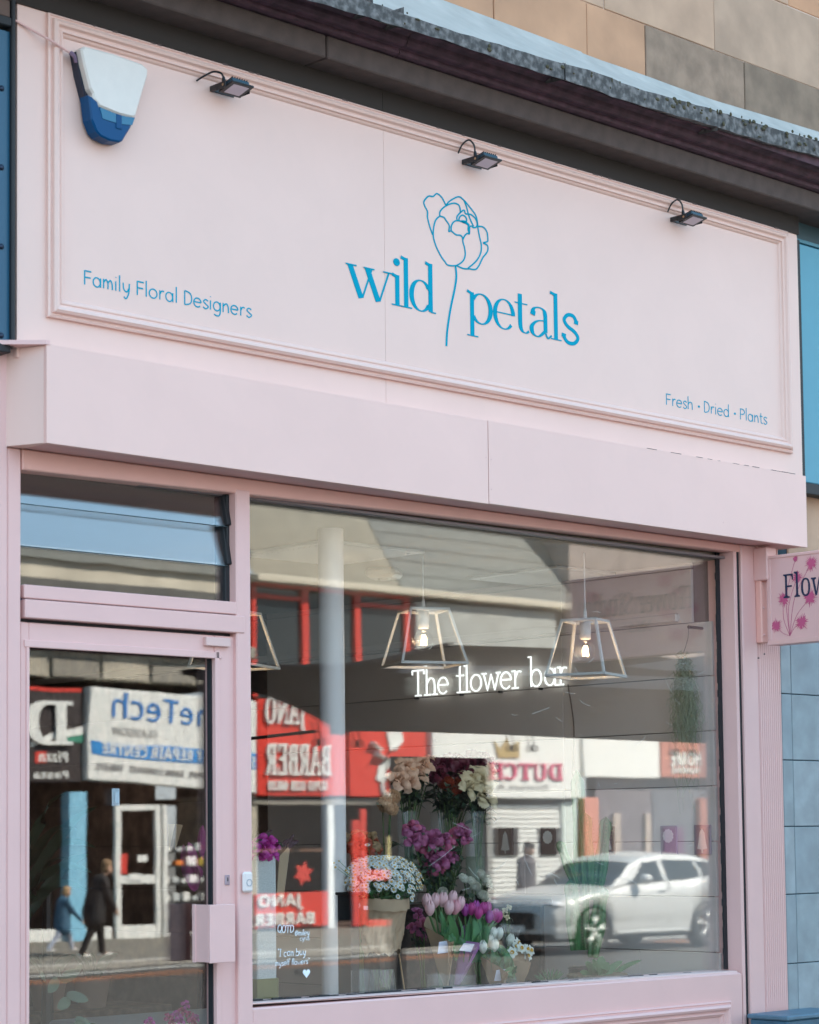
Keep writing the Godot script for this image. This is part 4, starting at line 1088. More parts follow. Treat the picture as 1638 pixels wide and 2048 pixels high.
func tulip_bouquet(called: String, label: String, heads: Array, size: float, keys: Array, mats: Array, base: Vector3, lip_l: Vector3, lip_r: Vector3, dip: Vector3, paper: Material, seed_n: int, leaf_n: int) -> Node3D:
	var o := thing(called, label, "bouquet", base)
	rng.seed = seed_n
	var lm := [leafy("tulip_leaf", Color(0.045, 0.15, 0.05), 0.4, 0.4), leafy("tulip_leaf_pale", Color(0.08, 0.22, 0.07), 0.4, 0.4)]
	var low := (lip_l + lip_r) / 2.0 - base
	var st := B()
	for h in heads:
		var q: Vector3 = h - base
		tube(st, spline([low * 0.3, low * 0.75 + (q - low) * 0.25, q], 4), 0.004, 0.004, 5)
		put("tulip", fl[keys[rng.randi() % keys.size()]], mats[rng.randi() % mats.size()], o, Transform3D(dir_to(Vector3((q.x - low.x) * 1.5, 1.0, 0.15), rng.randf() * 6) * Basis.from_scale(Vector3(size * 0.95, size, size * 0.95)), q))
	stuff(obj("stems", st, leafy("stem_pale", Color(0.13, 0.24, 0.08)), o))
	for i in leaf_n:
		var st2 := B(true)
		var u := (i + 0.5) / leaf_n
		var foot := base.lerp(lip_l.lerp(lip_r, u), 0.6) - base + Vector3(0, 0, rng.randf_range(0.0, 0.07))
		var hx: Vector3 = heads[rng.randi() % heads.size()] - base
		var tip := Vector3(lerpf((lip_l.lerp(lip_r, u) - base).x, hx.x, 0.6) + rng.randf_range(-0.03, 0.03), hx.y - rng.randf_range(-0.01, 0.1), hx.z + rng.randf_range(-0.02, 0.07))
		var mid := foot.lerp(tip, 0.5) + Vector3(rng.randf_range(-0.02, 0.02), 0.01, 0.02)
		leaf_blade(st2, [foot, mid, tip], rng.randf_range(0.026, 0.042), Vector3(rng.randf_range(-0.5, 0.5), 0.2, 1).normalized(), 0.35)
		obj("leaf", st2, lm[i % 2], o)
	paper_cone(o, Vector3.ZERO, lip_l - base, lip_r - base, dip - base, paper, seed_n)
	return o

func card_on(o: Node3D, a: Vector3, b: Vector3, c: Vector3, d: Vector3) -> void:
	var st := B()
	quad(st, a, b, c, d, Vector3(0, 0, 1))
	obj("card", st, mat("card_paper", Color(0.72, 0.70, 0.80), 0.6), o)

func flowers() -> void:
	var kraft := mat("kraft_paper", Color(0.42, 0.29, 0.18), 0.8, "mottle", 4.0)
	var lilac := mat("lilac_paper", Color(0.44, 0.21, 0.44), 0.55, "mottle", 3.0)
	kraft.backlight_enabled = true; kraft.backlight = Color(0.3, 0.3, 0.3)
	var pinkp := leafy("tulip_pink", Color(0.85, 0.40, 0.45), 0.4)
	var pinkq := leafy("tulip_pale_pink", Color(0.87, 0.55, 0.56), 0.4)
	var mag := leafy("tulip_magenta", Color(0.55, 0.06, 0.29), 0.35)
	var mag2 := leafy("tulip_violet", Color(0.42, 0.06, 0.33), 0.35)
	var whitep := leafy("petal_white", Color(0.78, 0.78, 0.68), 0.4)
	for k in 3:
		tulip_mesh("tulip_%d" % k, 40 + k)
		rose_mesh("rose_%d" % k, 50 + k, 6, 0.95, 0.05)
		rose_mesh("ruffled_%d" % k, 60 + k, 4, 1.4, 0.13)
		ranunculus_mesh("ranunculus_%d" % k, 70 + k)
	var tk := ["tulip_0", "tulip_1", "tulip_2"]
	# pink tulips in kraft paper
	var z := -0.42
	var o := tulip_bouquet("tulip_bouquet", "bunch of pale pink tulips wrapped in brown kraft paper", [Vector3(6.264, 1.224, -0.420), Vector3(6.234, 1.198, -0.370), Vector3(6.328, 1.224, -0.440), Vector3(6.351, 1.227, -0.420), Vector3(6.347, 1.196, -0.380), Vector3(6.432, 1.231, -0.450), Vector3(6.421, 1.195, -0.420), Vector3(6.474, 1.207, -0.450)], 0.064, tk, [pinkp, pinkq], Vector3(6.370, 0.876, -0.420), Vector3(6.249, 1.155, -0.420), Vector3(6.405, 1.102, -0.400), Vector3(6.275, 1.088, -0.360), kraft, 5, 20)
	var b := Vector3(6.370, 0.876, -0.420)
	card_on(o, Vector3(6.238, 1.095, -0.325) - b, Vector3(6.293, 1.099, -0.322) - b, Vector3(6.298, 1.051, -0.330) - b, Vector3(6.239, 1.048, -0.335) - b)
	# violet tulips in lilac paper
	o = tulip_bouquet("tulip_bouquet", "bunch of magenta tulips wrapped in lilac paper with a white card", [Vector3(6.501, 1.186, -0.440), Vector3(6.516, 1.190, -0.420), Vector3(6.559, 1.197, -0.440), Vector3(6.515, 1.175, -0.380), Vector3(6.590, 1.190, -0.430), Vector3(6.626, 1.190, -0.440), Vector3(6.576, 1.157, -0.380), Vector3(6.629, 1.163, -0.400), Vector3(6.677, 1.154, -0.430)], 0.054, tk, [mag, mag, mag2], Vector3(6.404, 0.871, -0.420), Vector3(6.451, 1.092, -0.420), Vector3(6.586, 1.095, -0.400), Vector3(6.450, 1.082, -0.360), lilac, 6, 20)
	b = Vector3(6.404, 0.871, -0.420)
	card_on(o, Vector3(6.367, 1.086, -0.315) - b, Vector3(6.422, 1.080, -0.310) - b, Vector3(6.413, 1.048, -0.322) - b, Vector3(6.349, 1.057, -0.325) - b)
	# white tulips in kraft paper
	o = tulip_bouquet("tulip_bouquet", "low bunch of white tulips wrapped in brown kraft paper", [Vector3(6.480, 1.041, -0.320), Vector3(6.559, 1.063, -0.360), Vector3(6.554, 1.044, -0.330), Vector3(6.618, 1.086, -0.400), Vector3(6.671, 1.083, -0.420), Vector3(6.715, 1.056, -0.400)], 0.056, tk, [whitep], Vector3(6.587, 0.857, -0.360), Vector3(6.497, 1.028, -0.360), Vector3(6.686, 0.979, -0.340), Vector3(6.512, 0.961, -0.300), kraft, 7, 22)
	b = Vector3(6.587, 0.857, -0.360)
	card_on(o, Vector3(6.504, 0.974, -0.270) - b, Vector3(6.560, 0.976, -0.268) - b, Vector3(6.563, 0.927, -0.280) - b, Vector3(6.505, 0.930, -0.285) - b)
	# daffodils
	o = thing("daffodil_bunch", "small bunch of white daffodils in a kraft paper sleeve", "bouquet", Vector3(6.734, 0.855, -0.360))
	b = Vector3(6.734, 0.855, -0.360)
	rng.seed = 21
	var yel := leafy("daffodil_cup", Color(0.75, 0.45, 0.05), 0.4)
	for h in [Vector3(6.709, 1.057, -0.360), Vector3(6.712, 1.051, -0.330), Vector3(6.748, 1.069, -0.380), Vector3(6.759, 1.045, -0.340), Vector3(6.801, 1.037, -0.360), Vector3(6.648, 1.036, -0.320), Vector3(6.772, 1.016, -0.350)]:
		var st := B(true)
		var xf := Transform3D(dir_to(Vector3(rng.randf_range(-0.8, 0.4), 0.35, 1.0), rng.randf()) * Basis.from_scale(Vector3.ONE * 0.026), h - b)
		for k in 6: petal_sheet(st, xf * Transform3D(Basis(Vector3.UP, TAU * k / 6) * Basis(Vector3.RIGHT, 1.45), Vector3.ZERO), 0.95, 0.75, 0.1, 0.1)
		var f := obj("daffodil", st, whitep, o)
		st = B(true); lathe(st, [Vector2(0.12, 0.0), Vector2(0.25, 0.2), Vector2(0.32, 0.32)], 10, xf); obj("cup", st, yel, f)
	paper_cone(o, Vector3.ZERO, Vector3(6.690, 1.003, -0.360) - b, Vector3(6.763, 1.028, -0.350) - b, Vector3(6.724, 0.992, -0.320) - b, kraft, 9)
	# roses and other cut stems in tall vases behind
	var dgreen := leafy("dark_leaf", Color(0.03, 0.055, 0.028), 0.25)
	var tallp := [Vector2(0.042, 0.0), Vector2(0.045, 0.02), Vector2(0.042, 0.38), Vector2(0.047, 0.40)]
	var peach := leafy("petal_peach", Color(0.80, 0.52, 0.36), 0.4)
	var cream := leafy("petal_cream", Color(0.78, 0.66, 0.42), 0.4)
	var wine := leafy("petal_wine", Color(0.11, 0.006, 0.025), 0.25)
	var rust := leafy("petal_rust", Color(0.36, 0.06, 0.025), 0.25)
	var plum := leafy("petal_plum", Color(0.38, 0.09, 0.21), 0.35)
	var rosy := leafy("petal_rosy", Color(0.5, 0.10, 0.20), 0.35)
	var rk := ["rose_0", "rose_1", "rose_2"]
	var fk := ["ruffled_0", "ruffled_1", "ruffled_2"]
	boxed_shelf()
	var vp := Vector3(7.017, 1.528, -1.100)
	var vy: float = 1.494
	bunch("rose_bunch", "bunch of peach roses at the back of the window", "flowers", Vector3(6.815, 1.22, -1.1), [Vector3(6.781, 1.769, -1.100), Vector3(6.727, 1.750, -1.060), Vector3(6.825, 1.810, -1.120), Vector3(6.810, 1.775, -1.080), Vector3(6.893, 1.809, -1.140), Vector3(6.885, 1.786, -1.100), Vector3(6.932, 1.822, -1.120), Vector3(6.948, 1.766, -1.150), Vector3(7.048, 1.831, -1.200), Vector3(7.076, 1.840, -1.200), Vector3(6.787, 1.746, -1.050)], rk, [peach], 0.043, dgreen, 5, 81, "rose")
	bunch("rose_bunch", "bunch of dark wine red roses at the back of the window", "flowers", Vector3(7.097, 1.22, -1.15), [Vector3(7.014, 1.795, -1.150), Vector3(7.005, 1.778, -1.100), Vector3(7.109, 1.830, -1.150), Vector3(7.150, 1.815, -1.150), Vector3(7.160, 1.805, -1.100), Vector3(7.226, 1.822, -1.120), Vector3(7.295, 1.837, -1.150), Vector3(7.386, 1.852, -1.200), Vector3(7.377, 1.829, -1.150), Vector3(7.133, 1.809, -1.200), Vector3(7.378, 1.813, -1.200), Vector3(7.233, 1.847, -1.200)], rk, [wine], 0.05, dgreen, 6, 82, "rose")
	bunch("protea_bunch", "bunch of rust coloured blooms below the wine red roses", "flowers", Vector3(7.028, 1.22, -1.05), [Vector3(6.986, 1.737, -1.050), Vector3(6.994, 1.747, -1.020), Vector3(7.080, 1.720, -1.050), Vector3(7.038, 1.706, -1.040), Vector3(7.126, 1.745, -1.080), Vector3(7.038, 1.716, -1.080)], ["ranunculus_0", "ranunculus_1"], [rust], 0.036, dgreen, 14, 83, "bloom")
	bunch("rose_bunch", "bunch of cream roses right of the wine red ones", "flowers", Vector3(7.202, 1.22, -1.05), [Vector3(7.160, 1.752, -1.050), Vector3(7.216, 1.773, -1.080), Vector3(7.116, 1.726, -1.020), Vector3(7.224, 1.761, -1.050), Vector3(7.273, 1.757, -1.060), Vector3(7.331, 1.782, -1.100), Vector3(7.217, 1.689, -1.020), Vector3(7.260, 1.671, -1.040)], rk, [cream], 0.047, dgreen, 7, 84, "rose")
	glass_vase("tall_vase", "tall clear glass cylinder vase holding the wine red roses", Vector3(7.016, 1.22, -1.1), tallp, "tall glass cylinder vases", 0.2)
	glass_vase("tall_vase", "tall clear glass cylinder vase holding the cream roses", Vector3(7.135, 1.22, -1.0), tallp, "tall glass cylinder vases", 0.2)
	glass_vase("tall_vase", "tall clear glass cylinder vase holding the peach roses", Vector3(6.768, 1.22, -1.05), tallp, "tall glass cylinder vases", 0.2)
	bunch("lisianthus_bunch", "loose bunch of plum and pink ruffled flowers in mid window", "flowers", Vector3(6.726, 0.83, -0.8), [Vector3(6.555, 1.521, -0.800), Vector3(6.531, 1.496, -0.770), Vector3(6.569, 1.549, -0.820), Vector3(6.620, 1.538, -0.840), Vector3(6.617, 1.493, -0.750), Vector3(6.611, 1.474, -0.780), Vector3(6.684, 1.503, -0.800), Vector3(6.741, 1.499, -0.800), Vector3(6.758, 1.486, -0.800), Vector3(6.859, 1.530, -0.800), Vector3(6.841, 1.511, -0.770), Vector3(6.861, 1.515, -0.820), Vector3(6.643, 1.428, -0.760), Vector3(6.653, 1.407, -0.740), Vector3(6.729, 1.435, -0.780), Vector3(6.717, 1.418, -0.760), Vector3(6.658, 1.394, -0.800), Vector3(6.674, 1.381, -0.780), Vector3(6.784, 1.430, -0.800)], fk, [plum, plum, rosy], 0.037, leafy("grey_leaf", Color(0.04, 0.075, 0.04), 0.25), 9, 85, "bloom")
	bunch("ranunculus_bunch", "bunch of white ranunculus behind the magenta tulips", "flowers", Vector3(6.837, 0.83, -0.7), [Vector3(6.805, 1.316, -0.700), Vector3(6.809, 1.295, -0.680), Vector3(6.778, 1.329, -0.720), Vector3(6.884, 1.344, -0.720), Vector3(6.894, 1.322, -0.700), Vector3(6.833, 1.256, -0.660), Vector3(6.595, 1.277, -0.660), Vector3(6.944, 1.300, -0.740), Vector3(6.844, 1.264, -0.700)], ["ranunculus_0", "ranunculus_1", "ranunculus_2"], [whitep], 0.033, dgreen, 3, 86, "ranunculus")
	bunch("ranunculus_bunch", "two large peach ranunculus on tall stems left of the roses", "flowers", Vector3(6.544, 1.05, -0.95), [Vector3(6.568, 1.633, -0.950), Vector3(6.628, 1.677, -1.000), Vector3(6.574, 1.647, -1.000)], ["ranunculus_2"], [leafy("petal_apricot", Color(0.80, 0.56, 0.36), 0.4)], 0.05, dgreen, 1, 87, "ranunculus")
	bunch("dried_flower_bunch", "dim bunch of ochre and rust dried flowers left of the daisies", "flowers", Vector3(6.393, 0.83, -0.95), [Vector3(6.367, 1.503, -0.950), Vector3(6.350, 1.478, -0.900), Vector3(6.439, 1.498, -0.950), Vector3(6.467, 1.473, -0.950), Vector3(6.366, 1.478, -0.980), Vector3(6.372, 1.457, -0.900)], fk, [leafy("petal_ochre", Color(0.38, 0.24, 0.12), 0.3), rust], 0.045, dgreen, 3, 88, "bloom")
	bunch("small_pink_bunch", "small sprig of pink flowers left of the pink tulips", "flowers", Vector3(6.373, 0.83, -0.55), [Vector3(6.308, 1.146, -0.550), Vector3(6.318, 1.139, -0.520), Vector3(6.359, 1.167, -0.550), Vector3(6.342, 1.202, -0.550), Vector3(6.327, 1.159, -0.500), Vector3(6.366, 1.108, -0.550)], fk, [rosy, plum], 0.022, dgreen, 3, 89, "bloom")
	chamomile(kraft)
	magenta_stand(kraft)
	window_greens(kraft, dgreen)
	door_plants(kraft)

func boxed_shelf() -> void:
	var sh := thing("display_shelf", "dark wooden shelf behind the window flowers", "shelf", Vector3(7.046, 0.82, -1.1))
	var wd := mat("dark_shelf_wood", Color(0.075, 0.05, 0.038), 0.6, "streak", 2.0)
	boxed("shelf_board", Vector3(-0.55, 0.37, -0.16), Vector3(0.55, 0.40, 0.14), wd, sh, 0.003)
	for s in [-0.5, 0.5]: boxed("upright", Vector3(s - 0.015, 0.0, -0.14), Vector3(s + 0.015, 0.37, 0.12), wd, sh, 0.002)
	boxed("shelf_back", Vector3(-0.5, 0.0, -0.16), Vector3(0.5, 0.37, -0.14), wd, sh, 0.002)

func chamomile(kraft: Material) -> void:
	# hundreds of small daisies over leafy stems, in a glass vase wrapped in brown paper
	var z := -0.42
	var c := Vector3(6.026, 0.0, z)
	var foot := Vector3(c.x - 0.005, 0.825, z)
	var o := thing("chamomile_bouquet", "big dome of tiny white daisies in a rumpled brown paper wrapped vase", "bouquet", foot)
	rng.seed = 3
	var pet := B()
	var eye := B(true)
	var stem := B()
	var lv := B(true)
	var cy: float = 1.357 - foot.y
	var low := Vector3(0, 1.234 - foot.y, 0)
	for i in 640:
		var a := rng.randf() * TAU
		var e := pow(rng.randf(), 0.6)
		var el := rng.randf_range(-0.35, 1.25)
		var rr := rng.randf_range(0.86, 1.05)
		var p := Vector3(cos(a) * cos(el) * 0.176 * rr, cy + sin(el) * 0.10 * rr - 0.02, sin(a) * cos(el) * 0.13 * rr)
		if i < 5:
			p = [Vector3(5.772, 1.412, -0.420) - foot, Vector3(5.797, 1.419, -0.420) - foot, Vector3(5.779, 1.395, -0.420) - foot, Vector3(5.947, 1.479, -0.420) - foot, Vector3(5.851, 1.353, -0.400) - foot][i]
		if i >= 5 and i < 40: p.y -= rng.randf_range(0.0, 0.06); p.z = absf(p.z)
		var n := (p - Vector3(0, cy - 0.1, 0)).normalized().lerp(Vector3(-0.2, 0.4, 0.8), 0.35).normalized()
		var bs := dir_to(n, rng.randf() * 6)
		var r := rng.randf_range(0.0098, 0.0135)
		for k in 11:
			var t := TAU * k / 11; var w := 0.22
			var q := [Vector3(cos(t) * 0.25, 0, sin(t) * 0.25), Vector3(cos(t - w) * 0.85, 0.06, sin(t - w) * 0.85), Vector3(cos(t) * 1.05, 0.0, sin(t) * 1.05), Vector3(cos(t + w) * 0.85, 0.06, sin(t + w) * 0.85)]
			quad(pet, p + bs * q[0] * r, p + bs * q[1] * r, p + bs * q[2] * r, p + bs * q[3] * r, n)
		lathe(eye, [Vector2(0.36 * r, 0.02 * r), Vector2(0.26 * r, 0.24 * r), Vector2(0.0001, 0.3 * r)], 6, Transform3D(bs, p))
		if i < 5 or i % 4 == 0: tube(stem, [low + Vector3(p.x, 0, p.z) * 0.2, low.lerp(p, 0.6) + Vector3(0, 0.01, 0), p], 0.0013, 0.001, 4)
	for i in 520:
		var a := rng.randf() * TAU
		var el := rng.randf_range(-0.55, 1.1)
		var rr := rng.randf_range(0.55, 0.97)
		var p := Vector3(cos(a) * cos(el) * 0.155 * rr, cy + sin(el) * 0.10 * rr - 0.045, sin(a) * cos(el) * 0.12 * rr)
		var d := Vector3(rng.randf_range(-1, 1), rng.randf_range(-0.4, 0.8), rng.randf_range(-1, 1)).normalized()
		leaf_blade(lv, [p, p + d * 0.013, p + d * 0.026], 0.010, Vector3(0.1, 0.4, 0.9))
	stuff(obj("petals", pet, leafy("daisy_white", Color(0.80, 0.81, 0.78), 0.3), o))
	stuff(obj("flower_centres", eye, mat("daisy_yellow", Color(0.62, 0.36, 0.04), 0.7), o))
	stuff(obj("stems", stem, M.stem_pale, o))
	stuff(obj("foliage", lv, leafy("daisy_leaf", Color(0.035, 0.12, 0.03), 0.3), o))
	# paper: a rumpled bucket with a turned-down cuff
	var ytop: float = 1.269 - foot.y
	var ybot: float = 1.063 - foot.y
	var cr := func(a: float, h: float) -> float: return 0.0035 * sin(a * 9 + h * 40) + 0.002 * sin(a * 23 - h * 70) + 0.003 * sin(a * 5 + 2) * sin(h * 55)
	var st := B(true)
	sheet(st, 72, 26, func(u: float, v: float) -> Vector3:
		var a := TAU * u
		var y := lerpf(ybot + 0.012 * sin(a * 4) + 0.006 * sin(a * 11), ytop, v)
		var r: float = lerpf(0.066, 0.104, v) + cr.call(a, y) * (1.6 if v < 0.35 else 0.8)
		return Vector3(cos(a) * r, y, -sin(a) * r))
	obj("paper_wrap", st, kraft, o)
	st = B(true)
	sheet(st, 72, 6, func(u: float, v: float) -> Vector3:
		var a := TAU * u
		var y := lerpf(ytop + 0.004 * sin(a * 3), ytop - 0.042 + 0.006 * sin(a * 2.0 + 1) + 0.002 * sin(a * 13), v)
		var r: float = lerpf(0.1065, 0.1045, v) + 0.001 * sin(a * 8 + v * 3) + 0.003 * v
		return Vector3(cos(a) * r, y, sin(a) * r))
	obj("paper_cuff", st, kraft, o)
	st = B(); box(st, Vector3(-0.085, ytop - 0.04, 0.085), Vector3(-0.068, ytop - 0.024, 0.0865), 0.0, Transform3D(Basis(Vector3.UP, -0.6), Vector3.ZERO)); obj("sticker", st, mat("clear_tape", Color(0.6, 0.58, 0.55), 0.2), o)
	st = B(true); lathe(st, [Vector2(0.05, 0), Vector2(0.058, 0.02), Vector2(0.05, 0.13), Vector2(0.045, 0.17)], 24); obj("vessel", st, glass("vase_glass"), o)
	st = B(); tube(st, [Vector3(0.055, ybot + 0.02, 0.03), Vector3(0.085, 0.01, 0.05)], 0.003, 0.003, 6); obj("wooden_stick", st, mat("stick_wood", Color(0.4, 0.24, 0.12), 0.7), o)
	var g := B(); for k in 14: tube(g, [Vector3(rng.randf_range(-0.03, 0.03), 0.03, rng.randf_range(-0.03, 0.03)), Vector3(rng.randf_range(-0.04, 0.04), 0.17, rng.randf_range(-0.03, 0.03))], 0.0018, 0.0018, 4)
	stuff(obj("cut_stems", g, leafy("stem_green", Color(0.10, 0.16, 0.05)), o))
	glass_vase("glass_beaker", "clear straight glass vase standing empty left of the paper wrapped daisies", Vector3(5.844, 0.82, -0.33), [Vector2(0.05, 0), Vector2(0.055, 0.02), Vector2(0.055, 0.18), Vector2(0.057, 0.185)])
	glass_vase("ribbed_glass", "ribbed clear glass tumbler in front of the lilac wrapped tulips", Vector3(6.374, 0.82, -0.33), [Vector2(0.048, 0), Vector2(0.05, 0.02), Vector2(0.053, 0.135), Vector2(0.054, 0.14)], "", 0.1)
	glass_vase("ribbed_glass", "ribbed clear glass tumbler holding the kraft wrapped pink tulips", Vector3(6.280, 0.82, -0.36), [Vector2(0.05, 0), Vector2(0.052, 0.02), Vector2(0.056, 0.14), Vector2(0.057, 0.145)], "", 0.1)
	glass_vase("carafe_vase", "glass carafe shaped vase with a waisted neck and dark stems", Vector3(6.952, 0.83, -0.62), [Vector2(0.05, 0), Vector2(0.062, 0.03), Vector2(0.060, 0.13), Vector2(0.036, 0.21), Vector2(0.034, 0.24), Vector2(0.046, 0.28)], "", 0.12)
	bunch("cut_stems_bunch", "dark green cut stems standing in the glass carafe", "stems", Vector3(6.952, 0.84, -0.62), [Vector3(6.924, 1.191, -0.620), Vector3(6.928, 1.206, -0.600), Vector3(6.906, 1.175, -0.620), Vector3(6.915, 1.164, -0.600)], ["rose_0"], [M.petal_cream], 0.012, M.dark_leaf, 8, 93, "bud")

func magenta_stand(kraft: Material) -> void:
	# a white plinth in the left of the window, with a magenta flower and paper fan above it
	var p := thing("white_plinth", "tall speckled white plinth just right of the door post", "plinth", Vector3(5.414, 0.0, -0.45), 0.0)
	boxed("shaft", Vector3(-0.045, 0.82, -0.05), Vector3(0.05, 1.444, 0.05), mat("speckled_white", Color(0.62, 0.62, 0.58), 0.6, "grain", 6.0), p, 0.004)
	boxed("foot_block", Vector3(-0.05, 0.80, -0.055), Vector3(0.055, 0.991, 0.055), mat("olive_block", Color(0.16, 0.15, 0.05), 0.7), p, 0.002)
	bunch("hydrangea_head", "magenta hydrangea head on top of the white plinth", "flowers", Vector3(5.447, 1.437, -0.45), [Vector3(5.432, 1.480, -0.450), Vector3(5.440, 1.491, -0.430), Vector3(5.476, 1.476, -0.450), Vector3(5.405, 1.460, -0.400), Vector3(5.446, 1.458, -0.420), Vector3(5.397, 1.458, -0.420), Vector3(5.497, 1.487, -0.460), Vector3(5.393, 1.473, -0.380)], ["ruffled_0", "ruffled_1"], [leafy("petal_magenta", Color(0.5, 0.03, 0.28), 0.35)], 0.032, M.dark_leaf, 2, 95, "floret")
	var f := thing("paper_fan", "folded kraft paper fan with dark dried fronds beside the plinth", "paper fan", Vector3(5.572, 0.82, -0.5))
	var st := B(); prism(st, PackedVector2Array([Vector2(5.547, 1.295), Vector2(5.563, 1.442), Vector2(5.606, 1.475), Vector2(5.614, 1.464), Vector2(5.582, 1.284)]), 0.0, 0.004)
	obj("paper", st, kraft, f, Transform3D(Basis(), Vector3(-f.position.x, -f.position.y, 0)))
	var fr := B(true)
	for e in [[Vector3(5.593, 1.441, -0.500), Vector3(5.639, 1.524, -0.500)], [Vector3(5.623, 1.464, -0.520), Vector3(5.682, 1.497, -0.520)], [Vector3(5.551, 1.464, -0.480), Vector3(5.619, 1.502, -0.500)], [Vector3(5.554, 1.484, -0.600), Vector3(5.617, 1.541, -0.600)], [Vector3(5.487, 1.484, -0.550), Vector3(5.512, 1.526, -0.550)]]:
		leaf_blade(fr, [e[0] - f.position, (e[0] + e[1]) / 2 - f.position + Vector3(0, 0.01, 0), e[1] - f.position], 0.018, Vector3(0, 0.2, 1))
	obj("dried_fronds", fr, leafy("dried_wine", Color(0.06, 0.012, 0.018), 0.2), f)
	# narrow dark stand right of the column
	var b := thing("black_stand", "narrow black stand right behind the white column", "stand", Vector3(5.842, 0.0, -0.42))
	boxed("panel", Vector3(-0.022, 0.80, -0.09), Vector3(0.022, 1.288, 0.04), mat("matt_black", Color(0.012, 0.012, 0.013), 0.6), b, 0.003)
	boxed("ledge", Vector3(-0.03, 1.288, -0.1), Vector3(0.03, 1.299, 0.05), M.matt_black, b, 0.002)

func cactus_column(o: Node, a: Vector3, b: Vector3, r: float, m: Material, sp: Material, seed_n: int) -> void:
	rng.seed = seed_n
	var ax := b - a
	var h := ax.length()
	var xf := Transform3D(dir_to(ax), a)
	var prof := []
	var n := 16
	for i in n + 1:
		var t := float(i) / n
		var rr := r * (1.0 - 0.12 * sin(t * 11.0)) * (0.7 + 0.3 * minf(1, t * 6))
		if t > 0.86: rr *= sqrt(maxf(0.0, 1 - pow((t - 0.86) / 0.141, 2)))
		prof.append(Vector2(maxf(rr, 0.0005), t * h))
	var st := B(true)
	lathe(st, prof, 30, xf, 0.28, 5)
	var c := obj("cactus_stem", st, m, o)
	st = B()
	for k in 5:
		for i in 22:
			var t := (i + 0.5) / 22 * 0.95
			var ang := TAU * k / 5
			var p := Vector3(cos(ang) * r * 1.25, t * h, sin(ang) * r * 1.25)
			for e in 3:
				var d := Vector3(cos(ang + rng.randf_range(-0.8, 0.8)), rng.randf_range(-0.4, 0.5), sin(ang + rng.randf_range(-0.8, 0.8)))
				tube(st, [xf * p, xf * (p + d * 0.008)], 0.0008, 0.0002, 3)
	stuff(obj("spines", st, sp, c))

